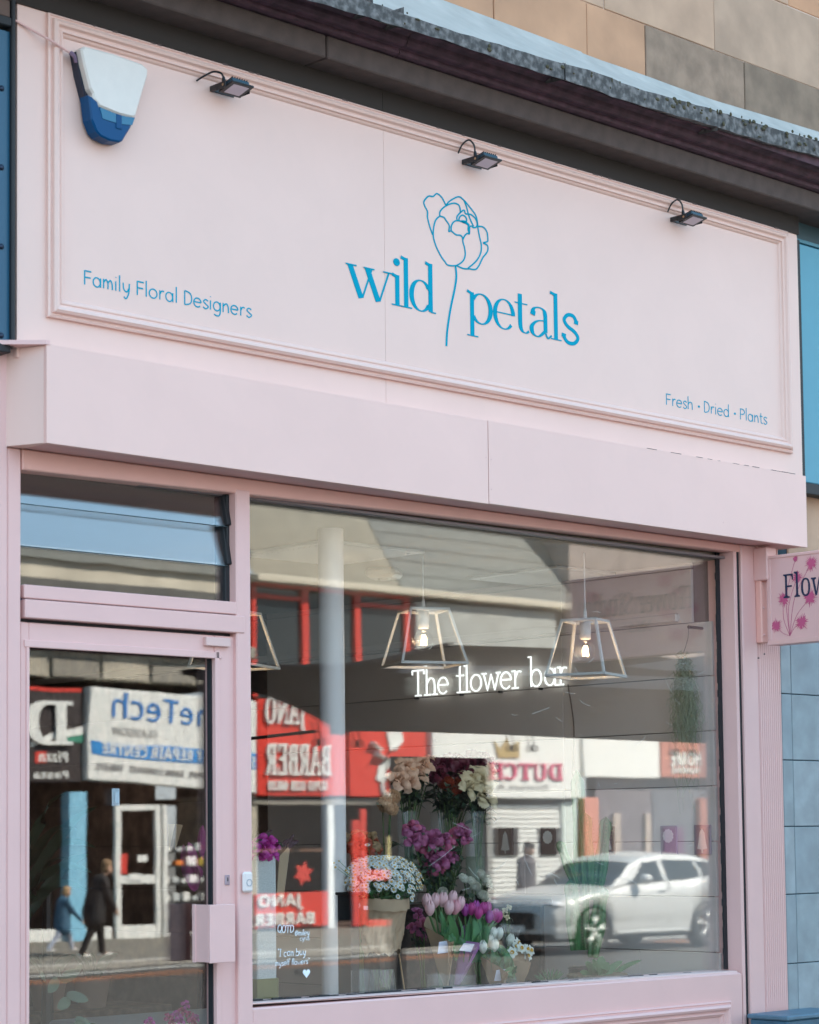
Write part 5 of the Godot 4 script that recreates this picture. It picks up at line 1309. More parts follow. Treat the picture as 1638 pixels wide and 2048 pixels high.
func window_greens(kraft: Material, dgreen: Material) -> void:
	var cg := leafy("cactus_green", Color(0.045, 0.15, 0.04), 0.0, 0.5)
	var sp := mat("cactus_spine", Color(0.35, 0.28, 0.18), 0.7)
	var foot := Vector3(7.444, 0.82, -0.62)
	var o := thing("cactus_plant", "tall green ribbed cactus with several columns in a dark pot", "cactus", foot)
	cactus_column(o, Vector3(7.423, 1.006, -0.620) - foot, Vector3(7.393, 1.796, -0.620) - foot, 0.026, cg, sp, 1)
	cactus_column(o, Vector3(7.439, 1.224, -0.600) - foot, Vector3(7.422, 1.608, -0.600) - foot, 0.024, cg, sp, 2)
	cactus_column(o, Vector3(7.466, 1.223, -0.580) - foot, Vector3(7.539, 1.588, -0.580) - foot, 0.024, cg, sp, 3)
	cactus_column(o, Vector3(7.348, 1.292, -0.600) - foot, Vector3(7.249, 1.484, -0.600) - foot, 0.018, cg, sp, 4)
	cactus_column(o, Vector3(7.433, 0.974, -0.580) - foot, Vector3(7.504, 1.288, -0.580) - foot, 0.028, cg, sp, 5)
	cactus_column(o, Vector3(7.341, 1.009, -0.600) - foot, Vector3(7.316, 1.314, -0.600) - foot, 0.026, cg, sp, 6)
	var st := B(true); lathe(st, [Vector2(0.07, 0), Vector2(0.085, 0.10), Vector2(0.09, 0.105), Vector2(0.08, 0.11), Vector2(0.001, 0.10)], 20); obj("pot", st, mat("dark_pot", Color(0.02, 0.022, 0.02), 0.5), o)
	# leafy plant in a low basket at the front
	foot = Vector3(7.178, 0.82, -0.33)
	o = thing("leafy_plant", "broad leaved green plant in a low pot at the front of the window", "plant", foot)
	rng.seed = 14
	var lm := leafy("broad_leaf", Color(0.06, 0.16, 0.055), 0.35)
	var tips := [[Vector3(7.102, 0.975, -0.330), 0.05], [Vector3(7.113, 0.986, -0.300), 0.05], [Vector3(7.214, 0.997, -0.330), 0.05], [Vector3(7.221, 0.970, -0.300), 0.045], [Vector3(7.343, 0.970, -0.330), 0.03], [Vector3(7.506, 0.966, -0.360), 0.022], [Vector3(7.086, 0.951, -0.260), 0.05], [Vector3(7.155, 0.943, -0.260), 0.05], [Vector3(7.036, 0.937, -0.300), 0.04]]
	for t in tips:
		st = B(true)
		var q: Vector3 = t[0] - foot
		leaf_blade(st, [Vector3(q.x * 0.15, 0.07, 0), q * 0.6 + Vector3(0, 0.035, 0), q], t[1], Vector3(-0.2, 0.5, 0.85), 0.2)
		obj("leaf", st, lm, o)
	st = B(true); lathe(st, [Vector2(0.09, 0), Vector2(0.13, 0.10), Vector2(0.125, 0.105), Vector2(0.001, 0.09)], 24); obj("pot", st, mat("basket", Color(0.30, 0.21, 0.12), 0.8, "streak", 6.0), o)
	foot = Vector3(6.850, 0.82, -0.30)
	o = thing("spiky_succulent", "small spiky green succulent at the window sill", "plant", foot)
	for i in 34:
		st = B(true)
		var a := i * 2.4
		var el := rng.randf_range(0.3, 1.3)
		var d := Vector3(cos(a) * cos(el), sin(el), sin(a) * cos(el))
		leaf_blade(st, [Vector3(0, 0.07, 0), Vector3(0, 0.07, 0) + d * 0.045, Vector3(0, 0.07, 0) + d * 0.085 + Vector3(0, -0.005, 0)], 0.008, Vector3(0.1, 0.5, 0.8), 0.4)
		obj("leaf", st, lm, o)
	st = B(true); lathe(st, [Vector2(0.05, 0), Vector2(0.06, 0.075), Vector2(0.001, 0.07)], 18); obj("pot", st, M.dark_pot, o)
	# hanging moss on a wire
	var top := Vector3(7.70, 2.416, -0.222)
	o = thing("hanging_moss", "hank of grey green hanging moss on a wire against the white boards", "plant", top)
	rng.seed = 15
	st = B(); tube(st, [Vector3(0.1, 0, 0), Vector3(0, 0, 0)], 0.006, 0.008, 8); tube(st, spline([Vector3(0, 0, 0), Vector3(0.0, -0.05, -0.005), Vector3(0, -0.11, -0.03)]), 0.0014, 0.0014, 4); obj("wire", st, mat("dark_wire", Color(0.03, 0.02, 0.015), 0.5), o)
	var mg := B()
	var mb := B()
	for i in 360:
		var layer := 0 if i < 110 else 1
		var ys := rng.randf_range(-0.10, -0.2) if layer == 0 else rng.randf_range(-0.18, -0.40)
		var len := rng.randf_range(0.05, 0.12) if layer == 0 else rng.randf_range(0.08, 0.22)
		if i > 345: len = rng.randf_range(0.25, 0.42); ys = -0.42
		var wd := lerpf(0.018, 0.052, clampf((-ys - 0.09) / 0.2, 0, 1))
		var p := Vector3(rng.randf_range(-1, 1) * wd, ys, rng.randf_range(-1, 1) * wd - 0.03)
		var pts := [p]
		var bend := Vector3(rng.randf_range(-1, 1), 0, rng.randf_range(-1, 1)) * 0.038
		for k in range(1, 5): pts.append(p + Vector3(0, -len * k / 4.0, 0) + bend * sin(k * 1.7 + i) + Vector3(rng.randf_range(-1, 1), 0, rng.randf_range(-1, 1)) * 0.007)
		tube(mb if (layer == 0 and i % 3 == 0) else mg, pts, 0.0013, 0.0008, 3)
	stuff(obj("moss_strands", mg, mat("moss_green", Color(0.32, 0.33, 0.22), 0.9), o))
	stuff(obj("moss_crown", mb, mat("moss_brown", Color(0.17, 0.13, 0.05), 0.9), o))
	# small framed prints along the boarded wall
	var fm := mat("print_dark", Color(0.05, 0.022, 0.03), 0.6)
	var wm := mat("print_white", Color(0.7, 0.7, 0.66), 0.7)
	var names := ["dark print of a white bell shaped flower, leftmost on the wall", "dark print of a white hydrangea stem on the boarded wall", "dark print left of the hanging moss on the boarded wall", "dark print of a small white tree under the hanging moss", "dark print nearest the window glass on the boarded wall"]
	var zs := [-1.434, -1.159, -0.793, -0.430, -0.238]
	for i in 5:
		var p := thing("framed_print", names[i], "picture", Vector3(7.796, 1.483, zs[i]), 0.0, "small dark prints on the boarded wall")
		boxed("backing", Vector3(-0.012, -0.065, -0.046), Vector3(-0.001, 0.065, 0.046), fm if i < 3 else mat("print_mauve", Color(0.26, 0.20, 0.24), 0.6), p, 0.002)
		var st2 := B()
		var motif := PackedVector2Array([Vector2(-0.028, -0.04), Vector2(-0.02, -0.01), Vector2(-0.014, 0.03), Vector2(0.0, 0.05), Vector2(0.014, 0.03), Vector2(0.02, -0.01), Vector2(0.028, -0.04), Vector2(0.004, -0.043), Vector2(0.004, -0.058), Vector2(-0.004, -0.058), Vector2(-0.004, -0.043)])
		if i % 2 == 1:
			motif = PackedVector2Array()
			for k in 22: motif.append(Vector2(cos(TAU * k / 22), sin(TAU * k / 22)) * (0.028 + 0.004 * (k % 2)) + Vector2(0, 0.018))
		prism(st2, motif, 0.012, 0.0128, 0.0, Transform3D(Basis(Vector3(0, 0, 1), Vector3(0, 1, 0), Vector3(-1, 0, 0)), Vector3.ZERO))
		obj("motif", st2, wm, p)

func door_plants(kraft: Material) -> void:
	# what shows through the door glass: dried magenta plumes, fans, pots, a large dark plant, low flowers
	var f := thing("dried_bouquet", "tall arrangement of magenta dried plumes and paper fans inside the door", "dried flowers", Vector3(6.056, 0.6, -1.6))
	rng.seed = 61
	var pm := leafy("plume_magenta", Color(0.33, 0.02, 0.16), 0.3)
	for e in [[Vector3(6.017, 1.314, -1.600), Vector3(5.983, 1.485, -1.600), 0.09], [Vector3(6.020, 1.293, -1.580), Vector3(5.998, 1.421, -1.600), 0.10], [Vector3(6.072, 1.420, -1.600), Vector3(6.073, 1.566, -1.600), 0.04], [Vector3(6.116, 1.441, -1.620), Vector3(6.136, 1.581, -1.620), 0.04], [Vector3(6.092, 1.463, -1.600), Vector3(6.147, 1.549, -1.600), 0.04], [Vector3(6.044, 1.314, -1.600), Vector3(5.986, 1.400, -1.550), 0.08]]:
		var st := B(true)
		for k in 7:
			var off: Vector3 = Vector3(rng.randf_range(-1, 1), rng.randf_range(-1, 1), rng.randf_range(-1, 1)) * e[2] * 0.3
			leaf_blade(st, [e[0] - f.position, (e[0] + e[1]) / 2 - f.position + off, e[1] - f.position + off * 0.6], e[2] * 0.5, Vector3(rng.randf_range(-0.5, 0.5), 0.2, 1), 0.2)
		obj("plume", st, pm, f)
	for e in [[Vector2(5.968, 1.465), Vector2(5.964, 1.576), Vector2(5.999, 1.576)], [Vector2(6.001, 1.464), Vector2(6.007, 1.576), Vector2(6.042, 1.572)]]:
		var st := B(); prism(st, PackedVector2Array([e[0], e[1], e[2]]), -0.1, -0.097); obj("paper_fan", st, kraft, f, Transform3D(Basis(), Vector3(-f.position.x, -f.position.y, 0)))
	var st := B(); tube(st, [Vector3(0, -0.6, 0), Vector3(0, 0.35, 0)], 0.02, 0.012, 8); obj("stand", st, M.dark_wire, f)
	var foot := Vector3(5.548, 0.0, -2.0)
	var o := thing("indoor_palm", "dark indoor palm in a pot behind the left edge of the door glass", "plant", foot)
	rng.seed = 62
	for i in 13:
		st = B(true)
		var a := rng.randf() * TAU
		var b := Vector3(-0.15, rng.randf_range(1.1, 1.5), 0)
		var d := Vector3(cos(a), rng.randf_range(0.1, 1.1), sin(a)) * rng.randf_range(0.25, 0.4)
		leaf_blade(st, [b, b + d * 0.6 + Vector3(0, 0.06, 0), b + d], 0.05, Vector3(0, 0.7, 0.7), 0.3)
		obj("frond", st, M.dark_leaf, o)
	st = B(); tube(st, [Vector3(0, 0.4, 0), Vector3(0, 1.4, 0)], 0.03, 0.02, 8); obj("trunk", st, M.dark_wire, o)
	st = B(true); lathe(st, [Vector2(0.13, 0.0), Vector2(0.17, 0.4), Vector2(0.15, 0.4)], 20); obj("pot", st, mat("clay_pot", Color(0.30, 0.18, 0.12), 0.8), o)
	o = bunch("pink_sprig_plant", "sprigs of pink flowers at the foot of the door glass", "flowers", Vector3(5.198, 0.4, -0.6), [Vector3(5.113, 0.855, -0.600), Vector3(5.146, 0.864, -0.600), Vector3(5.192, 0.875, -0.620), Vector3(5.208, 0.896, -0.620), Vector3(5.195, 0.862, -0.580), Vector3(5.239, 0.847, -0.600), Vector3(5.090, 0.845, -0.550), Vector3(4.988, 0.851, -0.550), Vector3(5.183, 0.839, -0.550), Vector3(5.086, 0.851, -0.500)], ["ruffled_0", "ruffled_2"], [leafy("petal_hotpink", Color(0.45, 0.03, 0.14), 0.3), M.petal_magenta], 0.016, M.dark_leaf, 2, 63, "bloom")
	o = thing("trailing_plant", "pale leafy plant faintly seen low behind the door glass", "plant", Vector3(4.571, 0.5, -0.5))
	for i in 20:
		st = B(true)
		var c := Vector3(rng.randf_range(-0.07, 0.07), rng.randf_range(0.1, 0.55), rng.randf_range(-0.03, 0.05))
		var d := Vector3(rng.randf_range(-1, 1), rng.randf_range(-0.5, 0.5), 0.3).normalized() * 0.08
		leaf_blade(st, [c, c + d * 0.5, c + d], 0.04, Vector3(0, 0.3, 1), 0.1)
		obj("leaf", st, leafy("pale_leaf", Color(0.10, 0.14, 0.08), 0.4), o)
	# counter with small pots at the left
	o = thing("pot_row_bench", "low wooden bench inside the door carrying pots", "bench", Vector3(5.772, 0.0, -2.4))
	boxed("top", Vector3(-0.5, 0.72, -0.2), Vector3(0.6, 0.76, 0.2), mat("bench_wood", Color(0.16, 0.09, 0.05), 0.6, "streak", 2.0), o, 0.004)
	for s in [-0.45, 0.55]: boxed("leg", Vector3(s - 0.03, 0, -0.18), Vector3(s + 0.03, 0.72, 0.18), M.bench_wood, o, 0.003)
	for i in 3:
		var pt := thing("clay_pot", ["pale clay pot with pink flowers at the left end of the bench", "wide clay pot in the middle of the low bench", "small brown clay pot at the right of the low bench"][i], "pot", Vector3(5.772 - 0.22 + 0.24 * i, 0.76, -2.35), 0.0, "pots on the bench inside the door")
		st = B(true); lathe(st, [Vector2(0.06, 0), Vector2(0.085, 0.13), Vector2(0.09, 0.135), Vector2(0.075, 0.13), Vector2(0.001, 0.1)], 18); obj("body", st, [mat("pot_pale", Color(0.45, 0.38, 0.32), 0.8), M.clay_pot, M.clay_pot][i], pt)
		st = B(true)
		for k in 12:
			var a := k * 2.2
			leaf_blade(st, [Vector3(0, 0.1, 0), Vector3(cos(a) * 0.06, 0.2, sin(a) * 0.06), Vector3(cos(a) * 0.12, 0.24, sin(a) * 0.12)], 0.04, Vector3(0, 0.7, 0.7), 0.2)
		obj("leaves", st, [M.plume_magenta, M.dark_leaf, M.dark_leaf][i], pt)

# ---------------------------------------------------------------- things fixed to the front
func facade_things() -> void:
	var blk := mat("lamp_black", Color(0.012, 0.013, 0.016), 0.35)
	var labs := ["small black floodlight at the left, above the words Family Floral Designers", "small black floodlight over the flower drawing in the middle of the sign", "small black floodlight at the right end of the sign"]
	var spots := [Vector3(4.896, 4.117, 0.100), Vector3(6.147, 4.112, 0.100), Vector3(7.411, 4.120, 0.100)]
	for i in 3:
		var f := thing("floodlight", labs[i], "floodlight", Vector3(spots[i].x, spots[i].y, 0.0), 0.0, "black floodlights along the top of the sign")
		f.scale = Vector3.ONE * 0.84
		var tilt := Transform3D(Basis(Vector3.RIGHT, -0.24), Vector3(0, 0, 0.095))
		var st := B(); box(st, Vector3(-0.058, -0.005, -0.048), Vector3(0.058, 0.004, 0.048), 0.002, tilt); obj("front_frame", st, blk, f)
		st = B(); box(st, Vector3(-0.046, 0.004, -0.036), Vector3(0.046, 0.026, 0.036), 0.003, tilt); obj("housing", st, mat("lamp_side", Color(0.012, 0.05, 0.08), 0.35), f)
		st = B(); box(st, Vector3(-0.04, -0.0062, -0.034), Vector3(0.04, -0.005, 0.034), 0.0, tilt); obj("lens", st, mat("lamp_lens", Color(0.62, 0.52, 0.60), 0.25), f)
		for k in 7:
			st = B(); box(st, Vector3(-0.040 + k * 0.0128, 0.025, -0.034), Vector3(-0.037 + k * 0.0128, 0.033, 0.034), 0.001, tilt); obj("fin", st, blk, f)
		st = B(); box(st, Vector3(-0.066, -0.008, 0.045), Vector3(-0.062, 0.02, 0.105), 0.001); box(st, Vector3(0.062, -0.008, 0.045), Vector3(0.066, 0.02, 0.105), 0.001); box(st, Vector3(-0.066, -0.002, 0.001), Vector3(-0.05, 0.02, 0.05), 0.001); box(st, Vector3(-0.05, 0.0, 0.001), Vector3(0.064, 0.02, 0.004), 0.001); obj("bracket", st, blk, f)
		st = B(); tube(st, [Vector3(-0.067, 0.006, 0.088), Vector3(-0.060, 0.006, 0.088)], 0.006, 0.006, 10); obj("knob", st, mat("brass", Color(0.45, 0.32, 0.2), 0.3, "", 1, 0, 0.9), f)
		st = B(); tube(st, [Vector3(-0.05, 0.02, 0.075), Vector3(-0.05, 0.045, 0.072)], 0.010, 0.006, 10); obj("gland", st, blk, f)
		st = B()
		var arc := [Vector3(-0.05, 0.045, 0.072), Vector3(-0.053, 0.078, 0.068), Vector3(-0.075, 0.098, 0.058), Vector3(-0.10, 0.075, 0.040), Vector3(-0.112, 0.035, 0.024)]
		if i == 0: arc = [Vector3(-0.05, 0.045, 0.072), Vector3(-0.06, 0.06, 0.068), Vector3(-0.09, 0.062, 0.055), Vector3(-0.125, 0.04, 0.035), Vector3(-0.145, 0.022, 0.012)]
		tube(st, spline(arc), 0.0042, 0.0042, 6); obj("cable", st, blk, f)
	# alarm box
	var a := thing("alarm_box", "white and blue bell shaped alarm box on the left of the sign", "alarm box", Vector3(4.402, 4.004, 0.000))
	var zf := 0.062
	var up := PackedVector2Array([Vector2(4.250, 4.109), Vector2(4.266, 4.123), Vector2(4.388, 4.125), Vector2(4.504, 4.118), Vector2(4.527, 4.105), Vector2(4.525, 4.082), Vector2(4.499, 4.007), Vector2(4.474, 3.931), Vector2(4.462, 3.925), Vector2(4.408, 3.923), Vector2(4.359, 3.929), Vector2(4.324, 3.933), Vector2(4.314, 3.943), Vector2(4.300, 3.950), Vector2(4.298, 3.971), Vector2(4.286, 3.985), Vector2(4.278, 4.011), Vector2(4.262, 4.061)])
	var dn := PackedVector2Array([Vector2(4.282, 3.963), Vector2(4.318, 3.954), Vector2(4.326, 3.932), Vector2(4.408, 3.921), Vector2(4.476, 3.929), Vector2(4.451, 3.883), Vector2(4.422, 3.837), Vector2(4.410, 3.830), Vector2(4.371, 3.827), Vector2(4.330, 3.835), Vector2(4.314, 3.847), Vector2(4.294, 3.883)])
	var back := PackedVector2Array([Vector2(4.314, 4.137), Vector2(4.339, 4.150), Vector2(4.615, 4.143), Vector2(4.628, 4.125), Vector2(4.580, 3.971), Vector2(4.512, 3.859), Vector2(4.433, 3.842), Vector2(4.396, 3.855), Vector2(4.371, 3.911), Vector2(4.322, 4.054)])
	var org := a.position
	var mv := Transform3D(Basis(), Vector3(-org.x, -org.y, 0))
	var shellm := mat("alarm_white", Color(0.72, 0.64, 0.58), 0.5, "mottle", 3.0)
	var bluem := mat("alarm_blue", Color(0.001, 0.06, 0.17), 0.3)
	bluem.metallic_specular = 0.3
	var st := B(); prism(st, up, 0.012, zf, 0.006, mv); obj("cover", st, shellm, a)
	st = B(); prism(st, dn, 0.010, zf - 0.003, 0.005, mv); obj("beacon_lens", st, bluem, a)
	var bx := PackedVector2Array(); for q in up: bx.append(q)
	st = B(); prism(st, PackedVector2Array([Vector2(4.248, 4.107), Vector2(4.264, 4.033), Vector2(4.284, 3.970), Vector2(4.317, 3.889), Vector2(4.357, 3.845), Vector2(4.428, 3.839), Vector2(4.470, 3.897), Vector2(4.508, 4.000), Vector2(4.533, 4.093), Vector2(4.281, 4.124)]), 0.0, 0.034, 0.0, mv); obj("base", st, mat("alarm_base", Color(0.01, 0.018, 0.04), 0.4), a)
	st = B(); box(st, Vector3(4.393 - org.x, 3.874 - org.y, zf - 0.004), Vector3(4.415 - org.x, 3.922 - org.y, zf + 0.001), 0.001); obj("clip", st, bluem, a)
	st = B(); prism(st, PackedVector2Array([Vector2(4.326, 3.930), Vector2(4.408, 3.920), Vector2(4.470, 3.925), Vector2(4.459, 3.898), Vector2(4.408, 3.891), Vector2(4.338, 3.894)]), zf - 0.004, zf - 0.001, 0.0, mv); obj("reflector", st, mat("alarm_pale_blue", Color(0.005, 0.13, 0.24), 0.2), a)
	st = B(); tube(st, spline([Vector3(4.228, 4.100, 0.030) - org, Vector3(4.241, 4.090, 0.035) - org, Vector3(4.252, 4.072, 0.030) - org]), 0.008, 0.006, 6); obj("cable_clip", st, mat("clip_mauve", Color(0.2, 0.13, 0.2), 0.5), a)
	st = B(); tube(st, spline([Vector3(4.028, 4.167, 0.004) - org, Vector3(4.083, 4.149, 0.012) - org, Vector3(4.145, 4.120, 0.036) - org, Vector3(4.198, 4.108, 0.030) - org, Vector3(4.232, 4.099, 0.030) - org]), 0.0038, 0.0038, 6); obj("cable", st, M.pink_gloss, a)
	# doorbell
	var d := thing("doorbell", "small white doorbell on the pink post right of the door", "doorbell", Vector3(5.023, 1.357, -0.048))
	boxed("housing", Vector3(-0.021, -0.036, 0.0), Vector3(0.023, 0.036, 0.016), mat("bell_white", Color(0.76, 0.66, 0.63), 0.4), d, 0.009)
	st = B(); lathe(st, [Vector2(0.0125, 0.0), Vector2(0.0125, 0.0012), Vector2(0.0105, 0.0012), Vector2(0.0105, 0)], 24, Transform3D(Basis(Vector3.RIGHT, PI / 2), Vector3(0.003, -0.002, 0.0165))); obj("button_ring", st, mat("bell_grey", Color(0.3, 0.32, 0.36), 0.4), d)
	# projecting sign
	var p := thing("projecting_sign", "pink double sided hanging sign with navy serif letters and flower sprigs", "sign", Vector3(7.95, 2.331, 0.02))
	var H: float = 2.724 - 2.330
	var W := 0.83
	boxed("panel", Vector3(0.004, 0.0, 0.0), Vector3(0.075, H, W), mat("sign_pink", PK * Color(0.98, 0.86, 0.94), 0.4, "mottle", 0.8), p, 0.004)
	for e in [[0.0, 0.022], [H - 0.014, H]]: boxed("edge_trim", Vector3(0.0, e[0], 0.0), Vector3(0.005, e[1], W), M.pink_gloss, p, 0.002)
	for e in [[0.0, 0.02], [W - 0.02, W]]: boxed("edge_trim", Vector3(0.0006, 0.022, e[0]), Vector3(0.005, H - 0.014, e[1]), M.pink_gloss, p, 0.002)
	var face := Transform3D(Basis(Vector3(0, 0, 1), Vector3(0, 1, 0), Vector3(-1, 0, 0)), Vector3(0.0035, 0, 0))
	var navy := mat("navy_letters", Color(0.006, 0.018, 0.06), 0.5)
	lettering("lettering", "Flower Studio", "Droid Serif", face * Transform3D(Basis(), Vector3(0.088, 2.530 - 2.331, 0)), 0.66, 0.104, navy, p, 400, 0.002)
	lettering("lettering", "No.5", "Droid Serif", face * Transform3D(Basis(), Vector3(0.34, 0.115, 0)), 0.14, 0.05, navy, p, 400, 0.002)
	var mag := mat("sprig_magenta", Color(0.55, 0.09, 0.20), 0.6)
	sprig(p, face, [[Vector3(7.950, 2.413, 0.065), 0.026], [Vector3(7.950, 2.420, 0.199), 0.03], [Vector3(7.950, 2.528, 0.106), 0.026], [Vector3(7.950, 2.521, 0.249), 0.03], [Vector3(7.950, 2.616, 0.181), 0.024], [Vector3(7.950, 2.672, 0.259), 0.028], [Vector3(7.950, 2.698, 0.175), 0.012]], Vector3(7.950, 2.364, 0.136), mag)
	sprig(p, face, [[Vector3(7.95, 2.413 + 0.02, 0.74), 0.03], [Vector3(7.95, 2.413 + 0.22, 0.70), 0.03], [Vector3(7.95, 2.413 + 0.14, 0.60), 0.026]], Vector3(7.95, 2.364, 0.68), mag)

func sprig(p: Node3D, face: Transform3D, heads: Array, foot: Vector3, m: Material) -> void:
	var o := p.position
	var st := B()
	rng.seed = 90
	var f2 := Vector2(foot.z - o.z, foot.y - o.y)
	for h in heads:
		var c := Vector2(h[0].z - o.z, h[0].y - o.y)
		var mid := f2.lerp(c, 0.5) + Vector2(-(c - f2).y, (c - f2).x) * 0.10
		ribbon(st, spline([f2, mid, c]), 0.0016, 0.0018, face, 0.0008)
		var poly := PackedVector2Array()
		var n := 44
		for k in n:
			var r: float = h[1] * 1.25 * (1.0 if k % 2 == 0 else rng.randf_range(0.35, 0.7)) * rng.randf_range(0.75, 1.2)
			poly.append(c + Vector2(cos(TAU * k / n), sin(TAU * k / n)) * r)
		prism(st, poly, 0.0, 0.0009, 0.0, face)
	obj("flower_sprig", st, m, p)

func neighbours() -> void:
	var rn := thing("tiled_shop", "neighbouring shop front of grey blue tiles at the right edge", "shop")
	var tm := [mat("tile_a", Color(0.30, 0.355, 0.38), 0.45, "stain", 1.6, 0.2), mat("tile_b", Color(0.33, 0.38, 0.405), 0.45, "stain", 1.8, 0.2), mat("tile_c", Color(0.28, 0.335, 0.365), 0.45, "stain", 1.4, 0.2)]
	boxed("grout_wall", Vector3(8.122 + 0.006, -0.2, -0.3), Vector3(12.5, 3.6, -0.06), mat("tile_grout", Color(0.02, 0.05, 0.07), 0.9), rn, 0)
	var ys := [0.632, 0.930, 1.236, 1.537, 1.833, 2.130, 2.434]
	var xs := [8.126 + 0.006, 8.207, 8.62, 9.1, 9.6, 10.1]
	for i in ys.size() - 1:
		for k in xs.size() - 1:
			boxed("tile", Vector3(xs[k] + 0.0015, ys[i] + 0.002, -0.08), Vector3(xs[k + 1] - 0.0015, ys[i + 1] - 0.002, -0.05), tm[(i * 2 + k) % 3], rn, 0.002)
	boxed("stone_band", Vector3(8.21, 2.36, -0.08), Vector3(12.5, 3.062, -0.052), mat("ashlar_a"), rn, 0.004)
	var sgn := B()
	var bl := mat("neighbour_board", Color(0.06, 0.27, 0.36), 0.4, "mottle", 1.4)
	boxed("sign_board", Vector3(8.291, 3.093, -0.06), Vector3(12.5, 4.192, -0.008), bl, rn, 0.003)
	boxed("edge_strip", Vector3(8.264, 3.0, -0.06), Vector3(8.287, 4.206, -0.004), M.black_rubber, rn, 0.001)
	boxed("lower_trim", Vector3(8.2, 3.037, -0.05), Vector3(12.5, 3.088, 0.012), M.black_rubber, rn, 0.003)
	boxed("upper_trim", Vector3(8.27, 4.206 + 0.002, -0.06), Vector3(12.5, 4.225, -0.03), mat("trim_blue", Color(0.08, 0.26, 0.33), 0.5, "stain", 2.0), rn, 0.002)
	var ln := thing("blue_panelled_shop", "neighbouring shop with a riveted blue panel in a black frame at the left edge", "shop")
	var x1: float = 4.002
	boxed("blue_panel", Vector3(3.0, 3.094, -0.05), Vector3(4.022, 4.127, -0.004), mat("neighbour_blue", Color(0.007, 0.075, 0.14), 0.35, "mottle", 1.4), ln, 0.002)
	boxed("frame_edge", Vector3(4.015, 3.091, -0.05), Vector3(4.030, 4.3, 0.012), M.black_rubber, ln, 0.004)
	boxed("frame_edge", Vector3(3.0, 3.068, -0.05), Vector3(4.015 - 0.002, 3.094, 0.01), M.black_rubber, ln, 0.003)
	boxed("frame_edge", Vector3(3.0, 4.139, -0.05), Vector3(4.015 - 0.002, 4.169, 0.012), M.black_rubber, ln, 0.003)
	boxed("stone_corner", Vector3(3.0, 4.171, -0.05), Vector3(4.012, 4.6, 0.004), mat("brown_corner", Color(0.16, 0.10, 0.08), 0.8, "stain", 1.2), ln, 0.003)
	for y in [175, 333, 492, 670]:
		var yy: float = {175: 3.932, 333: 3.672, 492: 3.413, 670: 3.123}[y]
		var st := B(true); ball(st, Vector3(3.984, yy, -0.003), Vector3(0.010, 0.010, 0.006), 10, 6); obj("rivet", st, M.channel_blue, ln)
	boxed("shop_wall", Vector3(-3, -0.15, -0.3), Vector3(3.58, 3.0, -0.1), M.building_side, ln, 0)
	var u := thing("utility_box", "blue grey painted metal box standing by the foot of the pilaster", "cabinet", Vector3(7.974, 0.0, 0.08))
	var um := mat("cabinet_blue", Color(0.045, 0.13, 0.20), 0.5, "stain", 2.4)
	var yt: float = 0.732
	boxed("casing", Vector3(-0.16, -0.12, -0.1), Vector3(0.28, yt - 0.02, 0.1), um, u, 0.006)
	boxed("lid", Vector3(-0.17, yt - 0.02, -0.11), Vector3(0.29, yt, 0.11), mat("cabinet_lid", Color(0.10, 0.19, 0.26), 0.5, "stain", 3.0), u, 0.005)
	boxed("door_panel", Vector3(-0.05, 0.0, 0.1), Vector3(0.26, yt - 0.06, 0.106), mat("cabinet_green", Color(0.10, 0.20, 0.22), 0.5, "stain", 3.0), u, 0.003)

